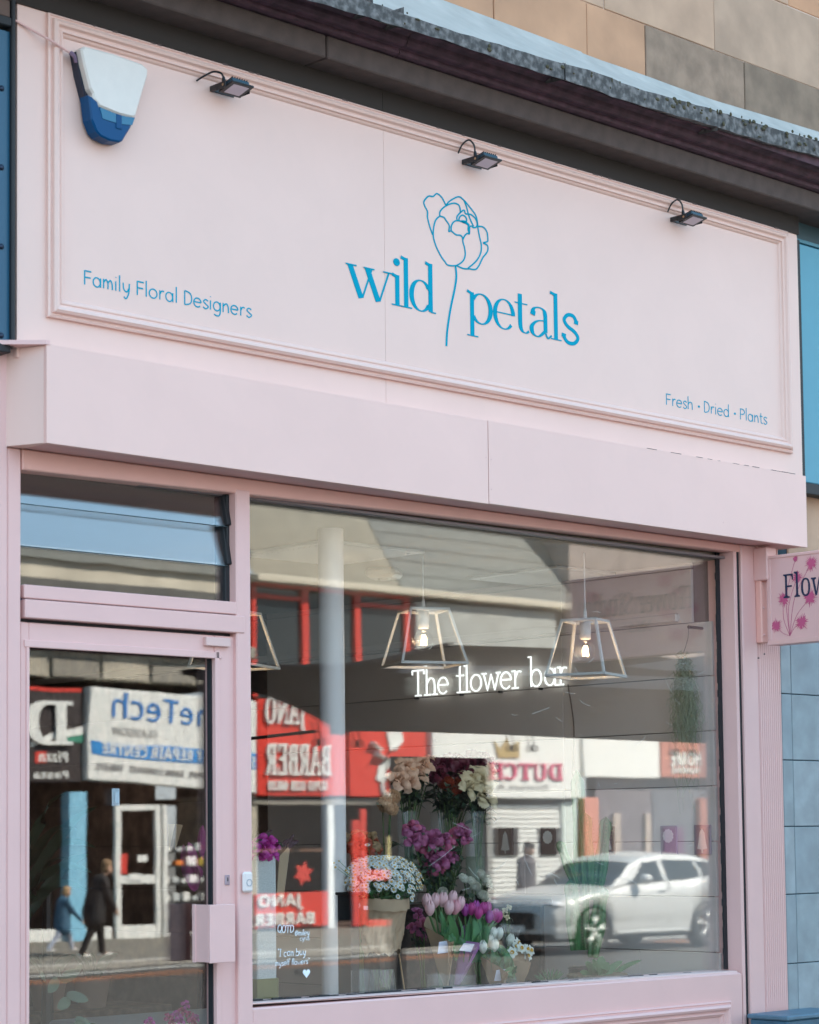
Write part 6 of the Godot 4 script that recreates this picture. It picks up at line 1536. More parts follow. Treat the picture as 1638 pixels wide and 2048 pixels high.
func shelter() -> void:
	# the bus shelter on the near pavement, just outside the frame, mirrored dark in the window
	var s := thing("bus_shelter", "dark brown timber bus shelter canopy mirrored in the shop window", "bus shelter", Vector3(0, 0, 2.0))
	var br := mat("shelter_brown", Color(0.016, 0.011, 0.010), 0.7)
	var br2 := mat("shelter_brown_pale", Color(0.035, 0.026, 0.030), 0.6)
	var st := B()
	prism(st, PackedVector2Array([Vector2(6.818, 2.234), Vector2(6.927, 2.216), Vector2(7.052, 2.192), Vector2(7.196, 2.153), Vector2(7.310, 2.115), Vector2(7.425, 2.071), Vector2(7.492, 2.041), Vector2(8.065, 2.050), Vector2(8.641, 2.051), Vector2(9.447, 2.045), Vector2(10.424, 2.041), Vector2(10.440, 2.505), Vector2(9.460, 2.544), Vector2(8.273, 2.506), Vector2(7.910, 2.420), Vector2(7.529, 2.364), Vector2(6.928, 2.327), Vector2(6.696, 2.315), Vector2(6.428, 2.293), Vector2(6.442, 2.271), Vector2(6.492, 2.268), Vector2(6.522, 2.251), Vector2(6.696, 2.243)]), 0.0, -0.08, 0.0)
	obj("fascia_beam", st, br, s)
	st = B(); tube(st, spline([Vector3(6.894, 2.323, 1.960) - Vector3(0, 0, 2), Vector3(7.493, 2.360, 1.960) - Vector3(0, 0, 2), Vector3(7.872, 2.421, 1.960) - Vector3(0, 0, 2), Vector3(8.252, 2.507, 1.960) - Vector3(0, 0, 2)]), 0.022, 0.022, 6); obj("roof_rib", st, br2, s)
	st = B(); prism(st, PackedVector2Array([Vector2(7.441, 2.015), Vector2(7.536, 2.142), Vector2(7.674, 2.259), Vector2(7.813, 2.328), Vector2(7.955, 2.380), Vector2(7.471, 2.326)]), -0.1, -0.13); obj("arch_bracket", st, br2, s)
	for e in [PackedVector2Array([Vector2(7.766, 2.335), Vector2(7.871, 2.378), Vector2(9.020, 2.425), Vector2(8.999, 2.370)]), PackedVector2Array([Vector2(9.139, 2.321), Vector2(9.411, 2.393), Vector2(10.179, 2.411), Vector2(10.177, 2.333)]), PackedVector2Array([Vector2(9.497, 2.447), Vector2(10.183, 2.536), Vector2(10.181, 2.449), Vector2(9.843, 2.440)])]:
		st = B(); prism(st, e, -0.15, -0.16); obj("roof_light", st, mat("roof_glass", Color(0.62, 0.66, 0.72), 0.4), s)
	var discs := [Vector2(7.282, 1.977), Vector2(7.541, 1.976), Vector2(8.654, 1.975), Vector2(8.810, 1.976), Vector2(10.001, 1.979), Vector2(10.154, 1.979)]
	for c in discs:
		st = B(); tube(st, [Vector3(c.x, c.y, -0.09), Vector3(c.x, c.y, -0.11)], 0.022, 0.020, 14); tube(st, [Vector3(c.x - 0.02, c.y + 0.10, -0.09), Vector3(c.x, c.y + 0.01, -0.10)], 0.007, 0.006, 6); obj("small_lamp", st, br, s)
	st = B(); tube(st, [Vector3(6.826, 1.982, 1.900) - Vector3(0, 0, 2), Vector3(7.270, 2.031, 1.900) - Vector3(0, 0, 2)], 0.009, 0.009, 6); obj("hanging_rod", st, br, s)
	var q0 := Vector2(7.832, 1.922)
	var q1 := Vector2(8.552, 1.043)
	var b := thing("notice_board", "dark timetable board by the bus shelter, mirrored behind the roses", "notice board", Vector3(0, 0, 2.0))
	boxed("board", Vector3(q0.x, 0.946, -0.03), Vector3(q1.x, q0.y, 0.0), br, b, 0.004)
	for x in [q0.x + 0.05, q1.x - 0.09]: boxed("post", Vector3(x, -0.3, -0.02), Vector3(x + 0.04, 0.946, 0.02), br, b, 0.003)
	boxed("post", Vector3(11.6, -0.3, -0.02), Vector3(11.67, 2.4, 0.05), br, s, 0.004)

# ---------------------------------------------------------------- across the street
func flip(x: float, y: float, z: float) -> Transform3D:
	return Transform3D(Basis(Vector3.UP, PI), Vector3(x, y, z))

func across() -> void:
	var Z := 26.0
	var cream := mat("far_cream_stone", Color(0.47, 0.43, 0.35), 0.9, "stain", 0.35)
	var grey := mat("far_grey_stone", Color(0.30, 0.28, 0.24), 0.9, "stain", 0.5)
	var slate := mat("far_slate", Color(0.16, 0.17, 0.16), 0.8, "stain2", 1.1)
	var dark := mat("far_dark_room", Color(0.02, 0.014, 0.012), 0.9)
	var brown := mat("far_brown_room", Color(0.16, 0.10, 0.075), 0.9, "stain2", 0.4)
	var white := mat("far_white", Color(0.74, 0.75, 0.72), 0.5)
	var red := mat("far_red", Color(0.62, 0.035, 0.018), 0.45)
	var redf := mat("far_red_frame", Color(0.60, 0.05, 0.035), 0.4)
	var pane := mat("far_pane", Color(0.03, 0.04, 0.045), 0.05)
	var fb := -0.2
	# --- restaurant and phone repair building
	var a := thing("phone_repair_building", "stone terrace with a black restaurant sign and a white phone repair sign", "building")
	var xa := 17.0
	var xb: float = 22.963
	var xc: float = 26.971
	boxed("upper_wall", Vector3(xa, 4.35, Z), Vector3(xc - 0.02, 6.78, Z + 8), cream, a, 0)
	boxed("roof", Vector3(xa, 6.78, Z - 0.1), Vector3(xc - 0.02, 7.0, Z + 8), slate, a, 0)
	for i in 9:
		var x := lerpf(xa, xc - 0.3, i / 9.0)
		boxed("stone_block", Vector3(x + 0.015, 4.36, Z - 0.06), Vector3(x + 1.0, 4.83 - 0.12 * (i % 2), Z - 0.002), [cream, grey][i % 2], a, 0.02)
	boxed("cornice", Vector3(xa, 4.88, Z - 0.25), Vector3(xc - 0.03, 5.1, Z - 0.002), grey, a, 0.03)
	boxed("slate_band", Vector3(xa, 5.12, Z - 0.03), Vector3(xc - 0.03, 6.45, Z - 0.003), mat("far_band_slate", Color(0.085, 0.085, 0.08), 0.85, "stain2", 0.6), a, 0.0)
	for i in 3:
		var c := boxed("chimney", Vector3(17.8 + 2.8 * i, 7.0, Z + 2), Vector3(18.9 + 2.8 * i, 8.3, Z + 2.7), grey, a, 0.02)
		for k in 3:
			var st0 := B(); tube(st0, [Vector3(18.05 + 2.8 * i + 0.3 * k, 8.3, Z + 2.3), Vector3(18.05 + 2.8 * i + 0.3 * k, 8.75, Z + 2.3)], 0.11, 0.09, 8); obj("chimney_pot", st0, mat("far_clay", Color(0.3, 0.17, 0.1), 0.9), c)
	boxed("side_wall", Vector3(xa, fb, Z), Vector3(xa + 0.3, 4.35, Z + 6), cream, a, 0)
	boxed("back_wall", Vector3(xa, fb, Z + 3.0), Vector3(xc, 4.35, Z + 3.2), brown, a, 0)
	boxed("shop_ceiling", Vector3(xa, 2.62, Z + 0.02), Vector3(xc, 2.75, Z + 3.0), dark, a, 0)
	boxed("shop_floor", Vector3(xa, fb - 0.1, Z + 0.02), Vector3(xc, fb + 0.05, Z + 3.0), brown, a, 0)
	# restaurant sign
	boxed("black_sign", Vector3(xa, 2.55, Z - 0.12), Vector3(xb, 4.165, Z - 0.005), mat("far_sign_black", Color(0.035, 0.026, 0.026), 0.5), a, 0.01)
	boxed("red_strip", Vector3(xa, 4.113, Z - 0.13), Vector3(xb - 0.02, 4.174, Z - 0.121), redf, a, 0)
	var st := B(); prism(st, PackedVector2Array([Vector2(21.871, 3.233), Vector2(22.334, 3.399), Vector2(23.006, 3.538), Vector2(23.006, 3.381), Vector2(22.334, 3.278), Vector2(21.872, 3.131)]), 0, -0.012, 0.0, Transform3D(Basis(), Vector3(0, 0, Z - 0.121))); obj("swoosh", st, white, a)
	st = B(); prism(st, PackedVector2Array([Vector2(22.334, 3.270), Vector2(23.006, 3.372), Vector2(23.006, 3.206), Vector2(22.542, 3.231)]), 0, -0.011, 0.0, Transform3D(Basis(), Vector3(0, 0, Z - 0.121))); obj("swoosh", st, mat("far_green", Color(0.05, 0.25, 0.17), 0.5), a)
	lettering("lettering", "D", "Droid Serif", flip(22.731, 3.168, Z - 0.15), 0.98, 0.78, white, a, 700, 0.05)
	lettering("lettering", "Pizza", "Droid Sans", flip(22.668, 2.886, Z - 0.13), 0.6, 0.16, white, a, 700)
	lettering("lettering", "Pasta", "Droid Sans", flip(22.668, 2.606, Z - 0.13), 0.7, 0.12, white, a, 700)
	boxed("red_patch", Vector3(21.984, 2.867, Z - 0.13), Vector3(22.210, 3.056, Z - 0.121), redf, a, 0)
	# phone repair sign, a little out of true
	var p0 := Vector2(23.070, 4.207)
	var p1 := Vector2(23.016, 2.594)
	var p2 := Vector2(26.928, 2.373)
	var p3 := Vector2(26.941, 4.094)
	st = B(); prism(st, PackedVector2Array([p0, p1, p2, p3]), -0.02, -0.22, 0.02, Transform3D(Basis(), Vector3(0, 0, Z))); obj("white_sign", st, white, a)
	var tilt := atan2(p2.y - p1.y, p2.x - p1.x)
	var sb := func(px: Vector2) -> Transform3D: return Transform3D(Basis(Vector3(0, 0, 1), tilt), Vector3.ZERO) * Transform3D(Basis(), Vector3.ZERO) if false else Transform3D(Basis(Vector3.BACK, tilt) * Basis(Vector3.UP, PI), Vector3(px.x, px.y, Z - 0.235))
	var bl := mat("far_blue", Color(0.0, 0.17, 0.52), 0.5)
	lettering("lettering", "FoneTech", "Droid Sans", sb.call(Vector2(26.526, 3.521)), 26.526 - 23.542, 0.42, bl, a, 400)
	lettering("lettering", "GLASGOW", "Droid Sans", sb.call(Vector2(24.510, 3.345)), 24.510 - 23.542, 0.13, mat("far_grey_letters", Color(0.2, 0.2, 0.2), 0.5), a, 400)
	st = B(); prism(st, PackedVector2Array([Vector2(23.112, 3.261), Vector2(23.112, 3.033), Vector2(26.907, 2.830), Vector2(26.909, 3.119)]), -0.225, -0.23, 0.0, Transform3D(Basis(), Vector3(0, 0, Z))); obj("blue_band", st, mat("far_band_blue", Color(0.02, 0.24, 0.60), 0.5), a)
	lettering("lettering", "SPECIALIST REPAIR CENTRE", "Droid Sans", sb.call(Vector2(26.871, 2.857)), 26.871 - 23.304, 0.19, white, a, 700)
	lettering("lettering", "PC'S & LAPTOPS   GAME CONSOLES   TABLETS", "Droid Sans", sb.call(Vector2(26.353, 2.591)), 26.353 - 23.176, 0.11, M.far_grey_letters, a, 700)
	# shop front below
	boxed("pier", Vector3(22.689, fb, Z - 0.15), Vector3(23.047, 2.375, Z + 0.1), mat("far_sky_blue", Color(0.22, 0.50, 0.68), 0.5), a, 0.01)
	boxed("stall_base", Vector3(xa, fb, Z - 0.02), Vector3(23.687, fb + 0.22, Z + 0.1), white, a, 0.01)
	for e in [[Vector2(222, 1875), Vector2(234, 1612)], [Vector2(310, 1875), Vector2(323, 1612)]]: pass
	var dx0: float = 23.733
	var dx1: float = 24.863
	var dr := Node3D.new(); dr.name = "white_door"; a.add_child(dr)
	var dt: float = 2.152
	for e in [[dx0, dx0 + 0.12], [dx1 - 0.26, dx1 - 0.16], [dx1 - 0.10, dx1]]: boxed("stile", Vector3(e[0], fb, Z - 0.08), Vector3(e[1], dt, Z + 0.0), white, dr, 0.01)
	for e in [[dt - 0.1, dt], [0.758, 0.917], [fb, fb + 0.24]]: boxed("rail", Vector3(dx0 + 0.121, e[0], Z - 0.07), Vector3(dx1 - 0.261, e[1], Z - 0.001), white, dr, 0.01)
	boxed("notice", Vector3(dx0 + 0.13, 0.95, Z - 0.03), Vector3(dx0 + 0.28, 1.3, Z - 0.02), redf, dr, 0)
	boxed("notice", Vector3(dx0 + 0.5, 1.15, Z - 0.03), Vector3(dx0 + 0.72, 1.27, Z - 0.02), white, dr, 0)
	boxed("notice", Vector3(dx0 + 0.28, 0.82, Z - 0.09), Vector3(dx0 + 0.55, 0.95, Z - 0.08), white, dr, 0)
	boxed("shop_window_base", Vector3(dx1 + 0.01, fb, Z - 0.05), Vector3(xc - 0.1, -0.114, Z + 0.1), white, a, 0.01)
	rng.seed = 71
	var gm := [white, mat("far_goods_grey", Color(0.45, 0.48, 0.48), 0.5), mat("far_goods_orange", Color(0.7, 0.2, 0.03), 0.5), mat("far_goods_yellow", Color(0.7, 0.5, 0.05), 0.5)]
	for r in 5:
		var y: float = [0.12, 0.42, 0.75, 1.06, 1.32][r]
		boxed("shelf", Vector3(dx1 + 0.06, y - 0.03, Z + 0.15), Vector3(xc - 0.15, y, Z + 0.4), mat("far_shelf", Color(0.03, 0.03, 0.03), 0.5), a, 0)
		var x := dx1 + 0.1
		while x < xc - 0.4:
			var w := rng.randf_range(0.1, 0.24)
			var h := rng.randf_range(0.07, 0.17)
			boxed("boxed_goods", Vector3(x, y + 0.001, Z + 0.17), Vector3(x + w, y + h, Z + 0.33), gm[[0, 0, 1, 0, 2, 3, 0, 1][rng.randi() % 8] if r > 2 else rng.randi() % 2], a, 0.01)
			x += w + rng.randf_range(0.03, 0.12)
	# --- barber building
	var b := thing("barber_building", "two storey building with a red barber sign and red framed upstairs windows", "building")
	var xd: float = 31.449
	var xe: float = 36.011
	var ev: float = 6.38
	boxed("upper_wall", Vector3(xc, 5.9, Z + 0.3), Vector3(xe, ev, Z + 8), grey, b, 0)
	boxed("window_back", Vector3(xc, 4.2, Z + 0.6), Vector3(xe, 5.9, Z + 0.8), grey, b, 0)
	boxed("gutter", Vector3(xc, ev - 0.02, Z - 0.25), Vector3(xe, ev + 0.12, Z + 0.3), mat("far_gutter", Color(0.55, 0.50, 0.40), 0.7), b, 0.02)
	# roof: rendered on the left, slates on the right
	var roof := [[xc, 30.802, mat("far_roof_render", Color(0.27, 0.25, 0.20), 0.9, "stain", 0.4)], [30.802, 35.989, slate]]
	for r in roof:
		st = B()
		quad(st, Vector3(r[0], ev + 0.13, Z - 0.1), Vector3(r[1], ev + 0.13, Z - 0.1), Vector3(r[1], ev + 2.6, Z + 1.5), Vector3(r[0], ev + 2.6, Z + 1.5), Vector3(0, 0.5, -1))
		quad(st, Vector3(r[0], ev + 2.6, Z + 1.5), Vector3(r[1], ev + 2.6, Z + 1.5), Vector3(r[1], ev + 2.6, Z + 8), Vector3(r[0], ev + 2.6, Z + 8), Vector3(0, 1, 0))
		obj("roof_slope", st, r[2], b)
		if r[2] == slate:
			var k := 0
			for i in 8:
				var sl := B()
				var t0 := i / 8.0; var t1 := (i + 1.12) / 8.0
				quad(sl, Vector3(r[0], ev + 0.13 + 2.47 * t0, Z - 0.125 + 1.6 * t0), Vector3(r[1], ev + 0.13 + 2.47 * t0, Z - 0.125 + 1.6 * t0), Vector3(r[1], ev + 0.13 + 2.47 * t1, Z - 0.105 + 1.6 * t1), Vector3(r[0], ev + 0.13 + 2.47 * t1, Z - 0.105 + 1.6 * t1), Vector3(0, 0.5, -1))
				obj("slate_course", sl, slate, b)
	# red framed windows upstairs
	var w := Node3D.new(); w.name = "red_window"; b.add_child(w)
	for e in [[27.051, 27.161], [28.300, 28.466], [29.681, 29.841], [31.028, 31.167]]:
		boxed("mullion", Vector3(e[0], 4.2, Z + 0.02), Vector3(e[1], 6.3, Z + 0.16), redf, w, 0.01)
	boxed("head", Vector3(27.051, 6.304, Z + 0.01), Vector3(31.167, 6.412, Z + 0.17), redf, w, 0.01)
	for e in [[27.161, 28.300], [29.841, 31.028]]:
		boxed("transom", Vector3(e[0] + 0.01, 6.083, Z + 0.02), Vector3(e[1] - 0.01, 6.159, Z + 0.15), redf, w, 0.01)
		boxed("blind", Vector3(e[0] + 0.01, 6.169, Z + 0.2), Vector3(e[1] - 0.01, 6.293, Z + 0.22), white, w, 0)
	for e in [[27.161, 28.300], [28.466, 29.681], [29.841, 31.028]]:
		boxed("pane", Vector3(e[0] + 0.012, 4.2, Z + 0.1), Vector3(e[1] - 0.012, 6.25, Z + 0.11), pane, w, 0)
	boxed("pale_render", Vector3(31.265, 4.3, Z - 0.05), Vector3(35.437, ev - 0.1, Z + 0.3), mat("far_pale_render", Color(0.40, 0.42, 0.40), 0.8, "stain", 0.6), b, 0.01)
	# signs
	var sa := Vector3(27.012, 2.342, Z - 0.15)
	boxed("red_sign", sa, Vector3(28.840, 4.155, Z), red, b, 0.015)
	boxed("red_sign", Vector3(29.322, 2.333, Z - 0.16), Vector3(xd - 0.05, 3.852, Z), red, b, 0.015)
	boxed("red_sign", Vector3(28.828 + 0.005, 2.347, Z - 0.1), Vector3(29.322 - 0.005, 3.527, Z), red, b, 0.01)
	lettering("lettering", "JANO", "Droid Serif", flip(28.177, 3.531, Z - 0.17), 28.177 - 27.181, 0.5, white, b, 700, 0.04)
	lettering("lettering", "BARBER", "Droid Serif", flip(28.807, 2.732, Z - 0.17), 28.807 - 27.186, 0.58, white, b, 700, 0.04)
	lettering("lettering", "0793 028 6020", "Droid Sans", flip(28.700, 2.447, Z - 0.17), 28.700 - 27.245, 0.17, white, b, 700, 0.03)
	# crossed razor and pole emblem
	var em := B()
	for e in [[Vector2(29.968, 3.194), Vector2(30.263, 3.081), 0.16], [Vector2(30.373, 3.261), Vector2(30.703, 3.426), 0.07], [Vector2(29.864, 3.389), Vector2(30.157, 3.257), 0.12]]:
		tube(em, [Vector3(e[0].x, e[0].y, Z - 0.19), Vector3(e[1].x, e[1].y, Z - 0.19)], e[2], e[2] * 0.6, 8, 0.3)
	prism(em, PackedVector2Array([Vector2(29.988, 2.665), Vector2(30.058, 2.911), Vector2(30.235, 3.061), Vector2(30.467, 3.144), Vector2(30.464, 2.966), Vector2(30.259, 2.865), Vector2(30.148, 2.617)]), 0, -0.03, 0.0, Transform3D(Basis(), Vector3(0, 0, Z - 0.165)))
	prism(em, PackedVector2Array([Vector2(30.297, 3.615), Vector2(30.679, 3.645), Vector2(30.731, 3.467), Vector2(30.564, 3.265), Vector2(30.374, 3.301)]), 0, -0.03, 0.0, Transform3D(Basis(), Vector3(0, 0, Z - 0.165)))
	var ring := []
	for q in ell(30.296, 2.550, 0.14, 0.2): ring.append(Vector3(q.x, q.y, Z - 0.18))
	tube(em, ring, 0.05, 0.05, 6)
	obj("emblem", em, white, b)
	boxed("shop_ceiling", Vector3(xc, 2.2, Z + 0.05), Vector3(xe, 2.32, Z + 3), dark, b, 0)
	boxed("back_wall", Vector3(xc, fb, Z + 2.2), Vector3(xe, 4.2, Z + 2.4), dark, b, 0)
	boxed("shop_floor", Vector3(xc, fb - 0.1, Z), Vector3(xe, fb + 0.04, Z + 2.2), brown, b, 0)
	boxed("party_wall", Vector3(xc - 0.1, fb, Z - 0.02), Vector3(xc + 0.12, 2.35, Z + 2.2), cream, b, 0)
	boxed("shelf", Vector3(xc + 0.2, 1.28, Z + 0.5), Vector3(29.183, 1.34, Z + 0.8), mat("far_wood", Color(0.12, 0.06, 0.035), 0.7), b, 0)
	boxed("head_beam", Vector3(xc, 2.18, Z - 0.06), Vector3(xd, 2.28, Z + 0.05), grey, b, 0.01)
	boxed("lower_sign", Vector3(26.993, -0.140, Z - 0.05), Vector3(28.844, 0.509, Z), red, b, 0.01)
	lettering("lettering", "JANO", "Droid Sans", flip(28.180, 0.196, Z - 0.06), 28.180 - 27.068, 0.22, white, b, 700, 0.03)
	lettering("lettering", "BARBER", "Droid Sans", flip(28.455, -0.084, Z - 0.06), 28.455 - 26.969, 0.22, white, b, 700, 0.03)
	st = B()
	var star := PackedVector2Array()
	for k in 12: star.append(Vector2(28.275, 0.869) + Vector2(cos(TAU * k / 12 + 0.3), sin(TAU * k / 12 + 0.3)) * (0.24 if k % 2 == 0 else 0.13))
	prism(st, star, 0.05, 0.02, 0.0, Transform3D(Basis(), Vector3(0, 0, Z))); obj("star_sticker", st, redf, b)
	boxed("window_glass_frame", Vector3(28.844, fb, Z - 0.05), Vector3(29.011, 2.2, Z), white, b, 0.01)
	var rd := Node3D.new(); rd.name = "red_door"; b.add_child(rd)
	for e in [[Vector2(704, 0), Vector2(718, 0)], [Vector2(724, 0), Vector2(738, 0)]]: pass
	boxed("stile", Vector3(29.454, fb + 0.03, Z - 0.09), Vector3(29.638, 1.883, Z - 0.02), redf, rd, 0.01)
	boxed("stile", Vector3(29.651, fb + 0.03, Z - 0.09), Vector3(29.823, 2.096, Z - 0.02), redf, rd, 0.01)
	for e in [[0.689, 0.903], [-0.227, -0.071]]: boxed("rail", Vector3(29.823, e[0], Z - 0.08), Vector3(30.766, e[1], Z - 0.02), redf, rd, 0.01)
	boxed("stile", Vector3(30.766, fb + 0.03, Z - 0.09), Vector3(30.930, 2.096, Z - 0.02), redf, rd, 0.01)
	boxed("notice", Vector3(30.401, 1.1, Z - 0.04), Vector3(30.591, 1.55, Z - 0.03), mat("far_notice", Color(0.7, 0.6, 0.3), 0.6), rd, 0)
	# --- florist opposite with a white shutter
	var c := thing("shuttered_shop", "shop with a white sign lettered in pink and a white slatted shutter", "building")
	boxed("white_sign", Vector3(xd + 0.08, 2.323, Z - 0.2), Vector3(xe - 0.03, 3.950, Z), white, c, 0.02)
	var pk := mat("far_pink_letters", Color(0.55, 0.05, 0.14), 0.5)
	lettering("lettering", "DUTCH", "Droid Serif", flip(35.391, 2.699, Z - 0.21), 35.391 - 33.105, 0.34, pk, c, 700, 0.03)
	lettering("lettering", "flowers & plants", "Droid Serif", flip(34.964, 2.499, Z - 0.21), 34.964 - 32.273, 0.1, M.far_grey_letters, c, 400)
	st = B(); prism(st, PackedVector2Array([Vector2(33.410, 3.154), Vector2(33.299, 3.504), Vector2(33.503, 3.322), Vector2(33.687, 3.554), Vector2(33.833, 3.349), Vector2(34.049, 3.521), Vector2(34.072, 3.166)]), 0, -0.03, 0.0, Transform3D(Basis(), Vector3(0, 0, Z - 0.2))); obj("crown_emblem", st, mat("far_gold", Color(0.42, 0.30, 0.12), 0.5), c)
	boxed("upper_wall", Vector3(xe, 4.0, Z + 0.05), Vector3(52, 10.5, Z + 8), mat("far_pink_stone", Color(0.30, 0.25, 0.23), 0.9, "stain", 0.4), c, 0)
	var sh := Node3D.new(); sh.name = "roller_shutter"; c.add_child(sh)
	var s0: float = 32.611
	var s1: float = 35.514
	var yb: float = -0.425
	var n := 26
	for i in n:
		var y := yb + (2.2 - yb) * i / n
		boxed("slat", Vector3(s0, y + 0.006, Z - 0.01 - 0.012 * (i % 2)), Vector3(s1, y + (2.2 - yb) / n - 0.016, Z + 0.03), white, sh, 0.004)
	boxed("shutter_back", Vector3(s0, yb, Z + 0.031), Vector3(s1, 2.2, Z + 0.06), mat("far_shutter_gap", Color(0.10, 0.10, 0.095), 0.8), sh, 0)
	for e in [[Vector2(33.459, 1.132), Vector2(34.162, 1.716)], [Vector2(34.839, 1.135), Vector2(35.430, 1.710)]]: boxed("dark_opening", Vector3(e[0].x, e[0].y, Z - 0.06), Vector3(e[1].x, e[1].y, Z - 0.028), dark, sh, 0.0)
	boxed("shutter_side", Vector3(s1 + 0.005, fb, Z - 0.06), Vector3(xe - 0.05, 2.25, Z + 0.06), mat("far_green_frame", Color(0.55, 0.62, 0.58), 0.6), c, 0.01)
	boxed("back_wall", Vector3(xd, fb, Z + 1.5), Vector3(xe, 4.0, Z + 1.7), dark, c, 0)
	boxed("shop_ceiling", Vector3(xd, 2.25, Z + 0.1), Vector3(xe, 2.35, Z + 1.5), dark, c, 0)
	# --- white and red fronts further right
	var d := thing("plain_white_sign_shop", "pale shop front with a long blank white sign and salmon pilaster", "building")
	boxed("white_sign", Vector3(xe + 0.08, 2.779, Z - 0.2), Vector3(38.638, 4.045, Z), white, d, 0.02)
	boxed("pilaster", Vector3(36.167, fb, Z - 0.1), Vector3(36.685, 2.35, Z + 0.1), mat("far_salmon", Color(0.55, 0.22, 0.16), 0.7), d, 0.02)
	boxed("front_wall", Vector3(36.685 + 0.01, fb, Z + 0.02), Vector3(38.579, 3.2, Z + 0.3), mat("far_mauve", Color(0.17, 0.15, 0.17), 0.6, "stain", 0.5), d, 0)
	for e in [[1226, 0.25], [1292, 0.2]]:
		var xx: float = 37.195 if e[0] == 1226 else 38.270
		boxed("window_post", Vector3(xx, fb, Z - 0.05), Vector3(xx + e[1], 2.0, Z + 0.015), mat("far_beige_post", Color(0.38, 0.32, 0.28), 0.7), d, 0.01)
	var f := thing("red_sign_shop", "shop front at the far right with a salmon red sign lettered in white", "building")
	boxed("red_sign", Vector3(38.673, 2.805, Z - 0.2), Vector3(41.552, 4.113, Z), mat("far_coral", Color(0.44, 0.17, 0.13), 0.5), f, 0.02)
	lettering("lettering", "HOME", "Droid Sans", flip(40.044, 3.077, Z - 0.21), 40.044 - 38.982, 0.3, white, f, 700, 0.02)
	lettering("lettering", "FASHIONS", "Droid Sans", flip(40.003, 2.908, Z - 0.21), 40.009 - 39.017, 0.12, white, f, 700, 0.02)
	boxed("front_wall", Vector3(38.613, fb, Z + 0.02), Vector3(52, 3.2, Z + 0.3), mat("far_slate_blue", Color(0.13, 0.14, 0.17), 0.6, "stain", 0.5), f, 0)
	boxed("pilaster", Vector3(40.108, fb, Z - 0.1), Vector3(40.650, 2.35, Z + 0.1), M.far_salmon, f, 0.02)
	for i in 4: boxed("poster", Vector3(38.960 + i * 1.6, 0.9, Z - 0.01), Vector3(38.960 + 0.7 + i * 1.6, 1.7, Z + 0.018), mat("far_poster", Color(0.12, 0.06, 0.12), 0.6), f, 0)

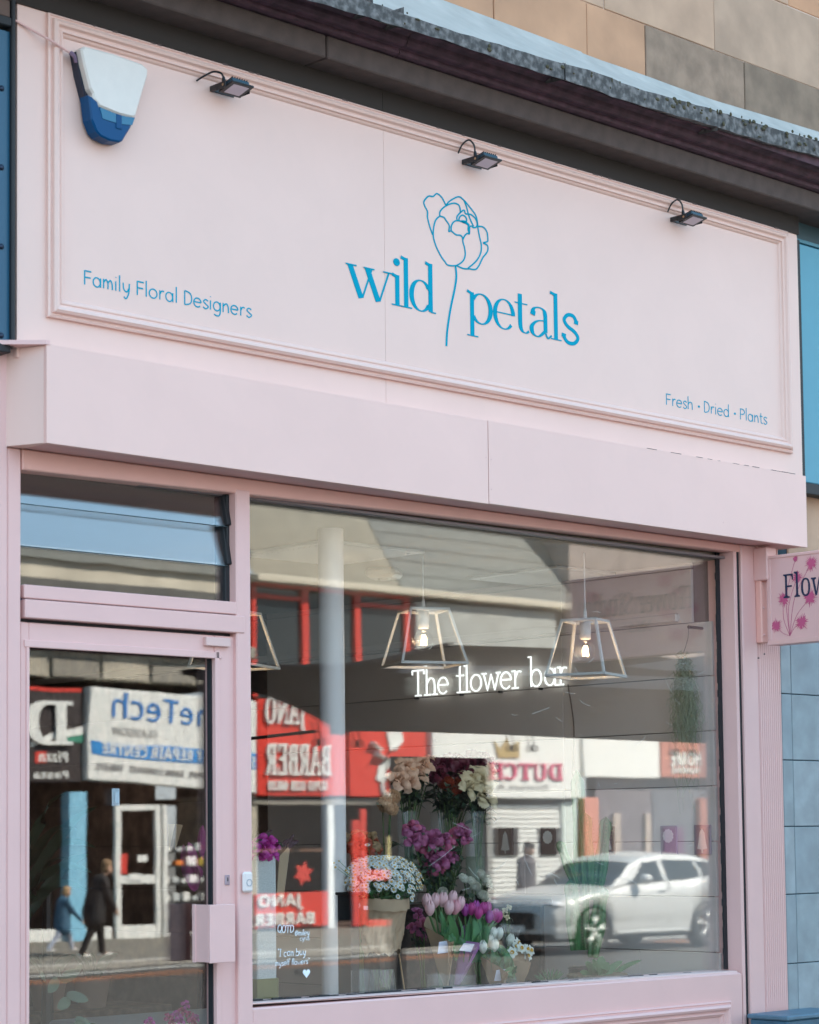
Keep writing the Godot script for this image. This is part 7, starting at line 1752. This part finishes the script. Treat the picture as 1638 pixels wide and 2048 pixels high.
# ---------------------------------------------------------------- cars
func car(called: String, label: String, at: Vector3, paint: Material, seed_n: int) -> void:
	# nose towards -x of the car; built as cross sections along the length
	var o := thing(called, label, "car", at, 0.0)
	var L := 4.65
	var wb0 := 0.88
	var wb1 := 3.72
	var wr := 0.365
	var gl := mat("car_glass", Color(0.02, 0.028, 0.034), 0.06)
	var blk := mat("car_black", Color(0.015, 0.015, 0.016), 0.5)
	var lerp_list := func(pts: Array, x: float) -> float:
		for i in pts.size() - 1:
			if x <= pts[i + 1].x:
				var t := clampf((x - pts[i].x) / (pts[i + 1].x - pts[i].x), 0, 1)
				return lerpf(pts[i].y, pts[i + 1].y, t * t * (3 - 2 * t) * 0.5 + t * 0.5)
		return pts[-1].y
	var hood := [Vector2(0, 0.62), Vector2(0.06, 0.78), Vector2(0.25, 0.9), Vector2(0.8, 0.99), Vector2(1.35, 1.05), Vector2(1.7, 1.10), Vector2(3.2, 1.17), Vector2(4.3, 1.25), Vector2(4.55, 1.18), Vector2(4.65, 0.95)]
	var roof := [Vector2(1.25, 1.03), Vector2(1.6, 1.24), Vector2(1.95, 1.46), Vector2(2.25, 1.56), Vector2(2.8, 1.61), Vector2(3.5, 1.58), Vector2(4.1, 1.48), Vector2(4.4, 1.32), Vector2(4.55, 1.18)]
	var wid := [Vector2(0, 0.62), Vector2(0.1, 0.78), Vector2(0.4, 0.90), Vector2(1.0, 0.945), Vector2(3.8, 0.945), Vector2(4.4, 0.88), Vector2(4.65, 0.74)]
	var low := func(x: float) -> float:
		var y := 0.27
		for c in [wb0, wb1]:
			var dx := absf(x - c)
			if dx < 0.43: y = maxf(y, sqrt(0.43 * 0.43 - dx * dx) + 0.33)
		if x < 0.12: y = maxf(y, 0.34)
		return y
	var st := B(true)
	var n := 110
	var nv := 12
	var P := func(i: int, j: int, s: float) -> Vector3:
		var x := L * i / n
		var w: float = lerp_list.call(wid, x)
		var y0: float = low.call(x)
		var y1: float = lerp_list.call(hood, x)
		if j <= nv:
			var t := float(j) / nv
			var y := lerpf(y0, y1, t)
			var bulge := 1.0 - 0.05 * pow(absf(t - 0.55) * 2.0, 2.0)
			var crease := -0.018 * exp(-pow((y - 0.46) / 0.035, 2.0)) + 0.012 * exp(-pow((y - 0.95) / 0.05, 2.0)) + 0.016 * exp(-pow((y - 0.38) / 0.03, 2.0))
			var edge := 1.0 - 0.10 * pow(t, 8.0)
			return Vector3(x, y, -s * (w * bulge * edge + crease))
		var t2 := float(j - nv) / 4.0
		return Vector3(x, y1 + 0.035 * sin(t2 * PI / 2), -s * w * 0.9 * (1 - t2))
	for s in [1.0, -1.0]:
		for i in n:
			for j in nv + 4:
				quad(st, P.call(i, j, s), P.call(i + 1, j, s), P.call(i + 1, j + 1, s), P.call(i, j + 1, s), Vector3(0, 0.6 if j >= nv else 0.1, -s if j < nv else 0.0))
	obj("body", st, paint, o)
	st = B(true)
	for j in nv:
		for s in [1.0, -1.0]:
			quad(st, P.call(0, j, s), P.call(0, j + 1, s), P.call(0, j + 1, s) * Vector3(1, 1, 0) - Vector3(0.05, 0, 0), P.call(0, j, s) * Vector3(1, 1, 0) - Vector3(0.05, 0, 0), Vector3(-1, 0, 0))
			quad(st, P.call(n, j, s), P.call(n, j + 1, s), P.call(n, j + 1, s) * Vector3(1, 1, 0) + Vector3(0.04, 0, 0), P.call(n, j, s) * Vector3(1, 1, 0) + Vector3(0.04, 0, 0), Vector3(1, 0, 0))
	obj("bumper", st, paint, o)
	# cabin: roof shell with pillars in paint, windows as panes set into it
	var cab := B(true)
	var win := {}
	var m := 66
	var G := func(i: int, j: int, s: float) -> Vector3:
		var x := lerpf(1.25, 4.55, float(i) / m)
		var b: float = lerp_list.call(hood, x)
		var r: float = lerp_list.call(roof, x)
		var w: float = lerp_list.call(wid, x) * 0.9
		var t := minf(1.0, j / 6.0)
		var y := lerpf(b - 0.01, maxf(r - 0.07, b), t)
		var inset := 0.20 * (y - b) / 0.5
		if j <= 6: return Vector3(x, y, -s * (w - inset))
		var t2 := (j - 6) / 5.0
		var yy := maxf(r - 0.07, b)
		return Vector3(x, yy + (r - yy) * sin(t2 * PI / 2), -s * (w - inset) * cos(t2 * PI / 2))
	for s in [1.0, -1.0]:
		for i in m:
			var x := lerpf(1.25, 4.55, (i + 0.5) / m)
			for j in 11:
				var key := ""
				var frac := (j + 0.5) / 6.0
				var front := x < 1.95 + 0.0
				if j < 5 and x > 1.72 + 0.62 * frac and x < 2.66: key = "front_side_window"
				elif j < 5 and x > 2.74 and x < 3.62 - 0.1 * frac: key = "rear_side_window"
				elif j < 5 and x > 3.68 - 0.1 * frac and x < 4.34 - 0.35 * frac: key = "quarter_window"
				elif x < 1.98 and j >= 6 and (j > 6): key = "windscreen"
				elif x > 4.2 and j > 6: key = "rear_window"
				var target := cab
				if key:
					if not win.has(key): win[key] = B(true)
					target = win[key]
				var off := Vector3.ZERO
				quad(target, G.call(i, j, s), G.call(i + 1, j, s), G.call(i + 1, j + 1, s), G.call(i, j + 1, s), Vector3(-0.2, 0.5, -s))
	obj("roof", cab, paint, o)
	for key in win: obj(key, win[key], gl, o)
	# dark underside and arches
	boxed("underbody", Vector3(0.2, 0.2, -0.72), Vector3(4.5, 0.5, 0.72), blk, o, 0.02)
	for s in [-1.0, 1.0]:
		for cx in [wb0, wb1]:
			var w := Node3D.new(); w.name = "wheel"; w.position = Vector3(cx, wr, s * 0.80); o.add_child(w, true)
			var ax := Transform3D(Basis(Vector3.RIGHT, PI / 2), Vector3.ZERO)
			var t := B(true); lathe(t, [Vector2(0.255, -0.11), Vector2(0.34, -0.115), Vector2(wr, -0.09), Vector2(wr, 0.09), Vector2(0.34, 0.115), Vector2(0.255, 0.11)], 32, ax); obj("tyre", t, blk, w)
			var r := B(true); lathe(r, [Vector2(0.262, -0.112), Vector2(0.262, 0.112), Vector2(0.24, 0.112), Vector2(0.235, -0.06), Vector2(0.235, -0.112)], 32, ax)
			for k in 5:
				for e in [-0.13, 0.13]:
					var an := TAU * k / 5 + 0.3
					var p0 := Vector3(cos(an) * 0.05, sin(an) * 0.05, s * 0.09)
					var p1 := Vector3(cos(an + e) * 0.245, sin(an + e) * 0.245, s * 0.10)
					tube(r, [p0, p1], 0.028, 0.022, 6)
			ball(r, Vector3(0, 0, s * 0.09), Vector3(0.06, 0.06, 0.025), 12, 6)
			obj("rim", r, mat("car_alloy", Color(0.62, 0.62, 0.60), 0.3, "", 1, 0, 0.5), w)
			var h := B(); lathe(h, [Vector2(0.0001, s * 0.02), Vector2(0.25, s * 0.02)], 20, ax); obj("hub_shadow", h, blk, w)
		var mi := B(true); ball(mi, Vector3(1.98, 1.17, s * 1.05), Vector3(0.11, 0.085, 0.11), 12, 8); tube(mi, [Vector3(2.0, 1.12, s * 0.9), Vector3(2.0, 1.15, s * 1.0)], 0.03, 0.04, 6); obj("mirror", mi, paint, o)
		var hl := B(true); ball(hl, Vector3(0.2, 0.80, s * 0.66), Vector3(0.16, 0.06, 0.16), 12, 6); obj("headlight", hl, mat("car_lamp", Color(0.7, 0.72, 0.74), 0.1), o)
		var dh := B(); box(dh, Vector3(2.45, 0.96, s * 0.945 - 0.012), Vector3(2.62, 0.985, s * 0.945 + 0.012), 0.008); box(dh, Vector3(3.4, 0.99, s * 0.94 - 0.012), Vector3(3.57, 1.015, s * 0.94 + 0.012), 0.008); obj("door_handle", dh, paint, o)
		var si := B(); box(si, Vector3(1.38, 0.29, s * 0.93 - 0.02), Vector3(3.2, 0.335, s * 0.93 + 0.025), 0.012); obj("sill_trim", si, mat("car_trim", Color(0.6, 0.6, 0.58), 0.3, "", 1, 0, 0.6), o)
	boxed("grille", Vector3(-0.07, 0.42, -0.42), Vector3(-0.03, 0.68, 0.42), blk, o, 0.02)
	boxed("number_plate", Vector3(-0.085, 0.36, -0.26), Vector3(-0.07, 0.47, 0.26), mat("plate_white", Color(0.75, 0.75, 0.72), 0.5), o, 0.003)
	var pd := B(); for s in [-1.0, 1.0]: box(pd, Vector3(2.70, 0.42, s * 0.93 - 0.002), Vector3(2.705, 1.1, s * 0.93 + 0.018), 0.0)
	obj("door_gap", pd, blk, o)

# ---------------------------------------------------------------- people
func person(label: String, at: Vector3, turn: float, h: float, coat: Material, legs_m: Material, hair_m: Material, skin: Material, stride: float, lean: float, arm: float, group := "", bag := "") -> Node3D:
	# walks towards +x before turning; joints scaled by the standing height h
	var o := thing("person", label, "person", at, turn, group)
	var s := h / 1.7
	var hip := Vector3(0, 0.92, 0)
	var chest := hip + Vector3(0.36 * sin(lean), 0.40, 0)
	var neck := chest + Vector3(0.12 * sin(lean) + 0.02, 0.13, 0)
	var head := neck + Vector3(0.07 + 0.1 * sin(lean), 0.17, 0)
	var bones := []
	var legs := []
	var tops := []
	var feet := []
	for k in [-1.0, 1.0]:
		var a: float = stride * k
		var hj := hip + Vector3(0, -0.02, 0.09 * k)
		var kn := hj + Vector3(sin(a) * 0.44 + 0.03, -cos(a) * 0.43, 0.0)
		var an := kn + Vector3(sin(a - 0.22 * absf(stride) * 2.0) * 0.40 - 0.02, -cos(a) * 0.40, 0)
		an.y = maxf(an.y, 0.075)
		bones.append([hj, kn, 0.075, 0.05]); bones.append([kn, an, 0.05, 0.035])
		legs.append([hj, kn, 0.098, 0.07]); legs.append([kn, an, 0.07, 0.06])
		feet.append([an + Vector3(-0.04, -0.035, 0), an + Vector3(0.16, -0.045, 0), 0.045, 0.035])
		bones.append([an, an + Vector3(0.12, -0.04, 0), 0.035, 0.03])
		var sj := chest + Vector3(0, 0.06, 0.185 * k)
		var el := sj + Vector3(sin(-a * 0.7 + arm * 0.5) * 0.28, -cos(a * 0.5) * 0.28, 0.03 * k)
		var wrist := el + Vector3(sin(-a * 0.7 + arm) * 0.25, -cos(arm) * 0.24, 0)
		bones.append([sj, el, 0.045, 0.038]); bones.append([el, wrist, 0.038, 0.028])
		var palm := wrist + (wrist - el).normalized() * 0.06
		bones.append([wrist, palm, 0.03, 0.03])
		for f in 4:
			var off: Vector3 = Vector3(0, 0, 0.02 * (f - 1.5))
			bones.append([palm + off, palm + off + (wrist - el).normalized() * (0.07 - 0.006 * absf(f - 1.5)) + Vector3(0.012, 0, 0), 0.010, 0.008])
		bones.append([wrist + Vector3(0.02, 0, 0), wrist + (wrist - el).normalized() * 0.05 + Vector3(0.05, 0, 0), 0.011, 0.009])
		tops.append([sj, el, 0.07, 0.058]); tops.append([el, wrist, 0.058, 0.05])
	bones.append([hip, chest, 0.13, 0.14]); bones.append([chest, neck, 0.09, 0.055]); bones.append([neck, head, 0.055, 0.075])
	bones.append([head + Vector3(0.0, 0.02, 0), head + Vector3(0.015, -0.03, 0), 0.098, 0.085])
	bones.append([head + Vector3(0.085, -0.015, 0), head + Vector3(0.115, -0.035, 0), 0.018, 0.016])
	bones.append([head + Vector3(0.06, -0.085, 0), head + Vector3(0.085, -0.09, 0), 0.035, 0.02])
	for k in [-1.0, 1.0]: bones.append([head + Vector3(-0.01, 0.0, 0.09 * k), head + Vector3(-0.015, -0.03, 0.092 * k), 0.02, 0.014])
	tops.append([hip + Vector3(-0.01, -0.10, 0.05), chest, 0.19, 0.18]); tops.append([hip + Vector3(-0.01, -0.22, -0.05), chest, 0.20, 0.18])
	tops.append([chest + Vector3(0, 0.04, -0.15), chest + Vector3(0, 0.04, 0.15), 0.085, 0.085]); tops.append([chest, neck + Vector3(-0.01, -0.02, 0), 0.12, 0.075])
	var xf := Transform3D(Basis.from_scale(Vector3.ONE * s), Vector3.ZERO)
	for e in [["body", bones, 0.02, 0.03, skin], ["coat", tops, 0.03, 0.05, coat], ["trousers", legs, 0.03, 0.04, legs_m], ["shoes", feet, 0.02, 0.02, mat("far_shoe", Color(0.6, 0.6, 0.58), 0.6)]]:
		var st := B(true)
		body(st, e[1], e[2], e[3])
		obj(e[0], st, e[4], o, xf)
	var st := B(true)
	body(st, [[head + Vector3(-0.02, 0.055, 0), head + Vector3(-0.045, -0.02, 0), 0.103, 0.098], [head + Vector3(0.03, 0.075, 0), head + Vector3(-0.03, 0.075, 0), 0.085, 0.09]], 0.02, 0.03)
	obj("hair", st, hair_m, o, xf)
	for k in [-1.0, 1.0]:
		st = B(true); ball(st, (head + Vector3(0.087, 0.012, 0.035 * k)) * s, Vector3(0.012, 0.010, 0.014) * s, 8, 6); obj("eye", st, mat("eye_dark", Color(0.03, 0.02, 0.02), 0.3), o)
	return o

func people_and_cars() -> void:
	var skin := mat("skin", Color(0.50, 0.30, 0.21), 0.6)
	var black := mat("coat_black", Color(0.012, 0.011, 0.012), 0.8)
	var blue := mat("jumper_blue", Color(0.03, 0.10, 0.17), 0.8)
	var pale := mat("jeans_pale", Color(0.42, 0.46, 0.55), 0.8)
	var zz := 22.5
	person("adult in a long black coat and black trousers walking past the blue pier", Vector3(20.774, -0.303, zz), 0.25, 1.48, black, black, mat("hair_fair", Color(0.20, 0.12, 0.06), 0.8), skin, 0.28, 0.30, 0.3, "")
	person("small child in a blue jumper and pale jeans walking with the adult", Vector3(20.191, -0.218, zz), 0.1, 1.0, blue, pale, mat("hair_blond", Color(0.38, 0.24, 0.12), 0.8), skin, 0.5, 0.1, 0.6, "")
	person("adult in a plain grey jacket standing before the white shutter", Vector3(31.249, -0.27, 23.0), 1.5, 1.62, mat("jacket_grey", Color(0.09, 0.08, 0.09), 0.8), mat("trousers_grey", Color(0.06, 0.06, 0.07), 0.8), mat("hair_dark", Color(0.03, 0.02, 0.015), 0.8), skin, 0.08, 0.0, 0.1, "")
	var wp := mat("car_white", Color(0.46, 0.47, 0.46), 0.25)
	wp.clearcoat_enabled = true
	var sp := mat("car_silver", Color(0.33, 0.36, 0.40), 0.3, "", 1, 0, 0.5)
	sp.clearcoat_enabled = true
	car("parked_suv", "white sport utility car with silver alloy wheels in the street", Vector3(27.015 - 0.88, -0.36, 18.45), wp, 1)

# ---------------------------------------------------------------- ground
func ground() -> void:
	var asphalt := mat("asphalt", Color(0.075, 0.07, 0.062), 0.9, "grain", 0.7, 0.5)
	var paving := mat("paving", Color(0.21, 0.195, 0.165), 0.9, "stain", 0.8, 0.3)
	var kerbm := mat("kerb_stone", Color(0.42, 0.40, 0.36), 0.9, "grain", 1.0)
	var st := B()
	quad(st, Vector3(-400, -0.42, -400), Vector3(400, -0.42, -400), Vector3(400, -0.42, 400), Vector3(-400, -0.42, 400), Vector3.UP)
	obj("ground", st, mat("earth", Color(0.16, 0.15, 0.13), 0.95)).set_meta("kind", "structure")
	st = B(); quad(st, Vector3(-60, -0.36, 3.1), Vector3(110, -0.36, 3.1), Vector3(110, -0.36, 21.0), Vector3(-60, -0.36, 21.0), Vector3.UP)
	obj("road", st, asphalt).set_meta("kind", "structure")
	st = B(); quad(st, Vector3(-60, -0.12, -0.3), Vector3(110, -0.12, -0.3), Vector3(110, -0.24, 2.9), Vector3(-60, -0.24, 2.9), Vector3.UP)
	obj("pavement", st, paving).set_meta("kind", "structure")
	st = B(); quad(st, Vector3(-60, -0.27, 21.25), Vector3(110, -0.27, 21.25), Vector3(110, -0.19, 26.2), Vector3(-60, -0.19, 26.2), Vector3.UP)
	obj("far_pavement", st, paving).set_meta("kind", "structure")
	st = B(); box(st, Vector3(-60, -0.42, 2.9), Vector3(110, -0.235, 3.1), 0.02); obj("kerb", st, kerbm).set_meta("kind", "structure")
	st = B(); box(st, Vector3(-60, -0.42, 21.0), Vector3(110, -0.262, 21.25), 0.02); obj("far_kerb", st, kerbm).set_meta("kind", "structure")
	st = B()
	for e in [[19.3, 19.42], [18.9, 19.0]]: quad(st, Vector3(-40, -0.356, e[0]), Vector3(60, -0.356, e[0]), Vector3(60, -0.356, e[1]), Vector3(-40, -0.356, e[1]), Vector3.UP)
	obj("road_marking", st, mat("line_orange", Color(0.55, 0.20, 0.08), 0.8)).set_meta("kind", "structure")
	st = B()
	quad(st, Vector3(-40, -0.3555, 20.2), Vector3(60, -0.3555, 20.2), Vector3(60, -0.3555, 20.45), Vector3(-40, -0.3555, 20.45), Vector3.UP)
	for i in 20: quad(st, Vector3(-20 + i * 4.0, -0.3555, 12.0), Vector3(-17.6 + i * 4.0, -0.3555, 12.0), Vector3(-17.6 + i * 4.0, -0.3555, 12.12), Vector3(-20 + i * 4.0, -0.3555, 12.12), Vector3.UP)
	obj("road_marking", st, mat("line_white", Color(0.55, 0.54, 0.5), 0.8)).set_meta("kind", "structure")

# ---------------------------------------------------------------- scene
func _ready() -> void:
	# camera: level street view with a raised lens
	var cam := Camera3D.new()
	cam.name = "camera"
	var att := CameraAttributesPhysical.new()
	att.frustum_focal_length = 60.0
	att.exposure_aperture = 3.4
	att.frustum_focus_distance = 8.8
	att.frustum_near = 0.1
	att.frustum_far = 900.0
	cam.attributes = att
	cam.projection = Camera3D.PROJECTION_FRUSTUM
	cam.near = 0.1
	cam.far = 900.0
	cam.size = 0.1 * 0.45636
	cam.frustum_offset = Vector2(0, 0.1 * 0.07373)
	cam.transform = Transform3D(Basis(Vector3(0.720715, -0.011211, 0.693141), Vector3(-0.041746, 0.997353, 0.059538), Vector3(-0.691974, -0.071846, 0.718339)), Vector3(0, 1.5, 6.0))
	add_child(cam)
	cam.current = true
	# sky
	var sky := ProceduralSkyMaterial.new()
	sky.sky_top_color = Color(0.50, 0.67, 0.80)
	sky.sky_horizon_color = Color(0.84, 0.87, 0.87)
	sky.sky_curve = 0.18
	sky.ground_bottom_color = Color(0.30, 0.28, 0.26)
	sky.ground_horizon_color = Color(0.5, 0.5, 0.48)
	sky.sky_energy_multiplier = 1.0
	sky.sun_angle_max = 20.0
	sky.sun_curve = 0.1
	var env := Environment.new()
	env.background_mode = Environment.BG_SKY
	env.sky = Sky.new()
	env.sky.sky_material = sky
	env.background_energy_multiplier = 0.75
	env.tonemap_mode = Environment.TONE_MAPPER_LINEAR
	env.tonemap_exposure = 5.4
	env.sdfgi_enabled = true
	env.ssao_enabled = true
	env.ssil_enabled = true
	var we := WorldEnvironment.new()
	we.name = "environment"
	we.environment = env
	add_child(we)
	# sun, high behind the shop and to the right
	var sun := DirectionalLight3D.new()
	sun.name = "sun"
	sun.light_energy = 1.5
	sun.light_color = Color(1.0, 0.965, 0.91)
	sun.light_angular_distance = 0.5
	sun.shadow_enabled = true
	sun.look_at_from_position(Vector3.ZERO, Vector3(-0.5, -0.78, 0.62))
	add_child(sun)

	noise_map("mottle", 0.02, 0.985, 1.0, 11, 1.5)
	noise_map("grain", 0.11, 0.78, 1.0, 12, 1.6)
	noise_map("stain", 0.014, 0.89, 1.0, 13, 1.4)
	noise_map("stain2", 0.02, 0.85, 1.0, 14, 1.6)
	noise_map("moss", 0.04, 0.6, 1.0, 15, 2.2)
	noise_map("streak", 0.03, 0.7, 1.0, 16, 1.8)
	noise_map("peel", 0.05, 0.72, 1.0, 17, 2.0)

	ground()
	shop_front()
	neighbours()
	across()
	facade_things()
	shelter()
	pendant("white cage pendant lamp in the middle, over the words The flower", Vector3(6.705, 2.244, -0.870), 1.12)
	pendant("white cage pendant lamp at the right, near the boarded wall", Vector3(7.162, 2.185, -0.350), 0.36)
	pendant("white cage pendant lamp half hidden behind the post right of the door", Vector3(6.171, 2.249, -1.500), 0.42)
	neon_sign()
	flowers()
	people_and_cars()
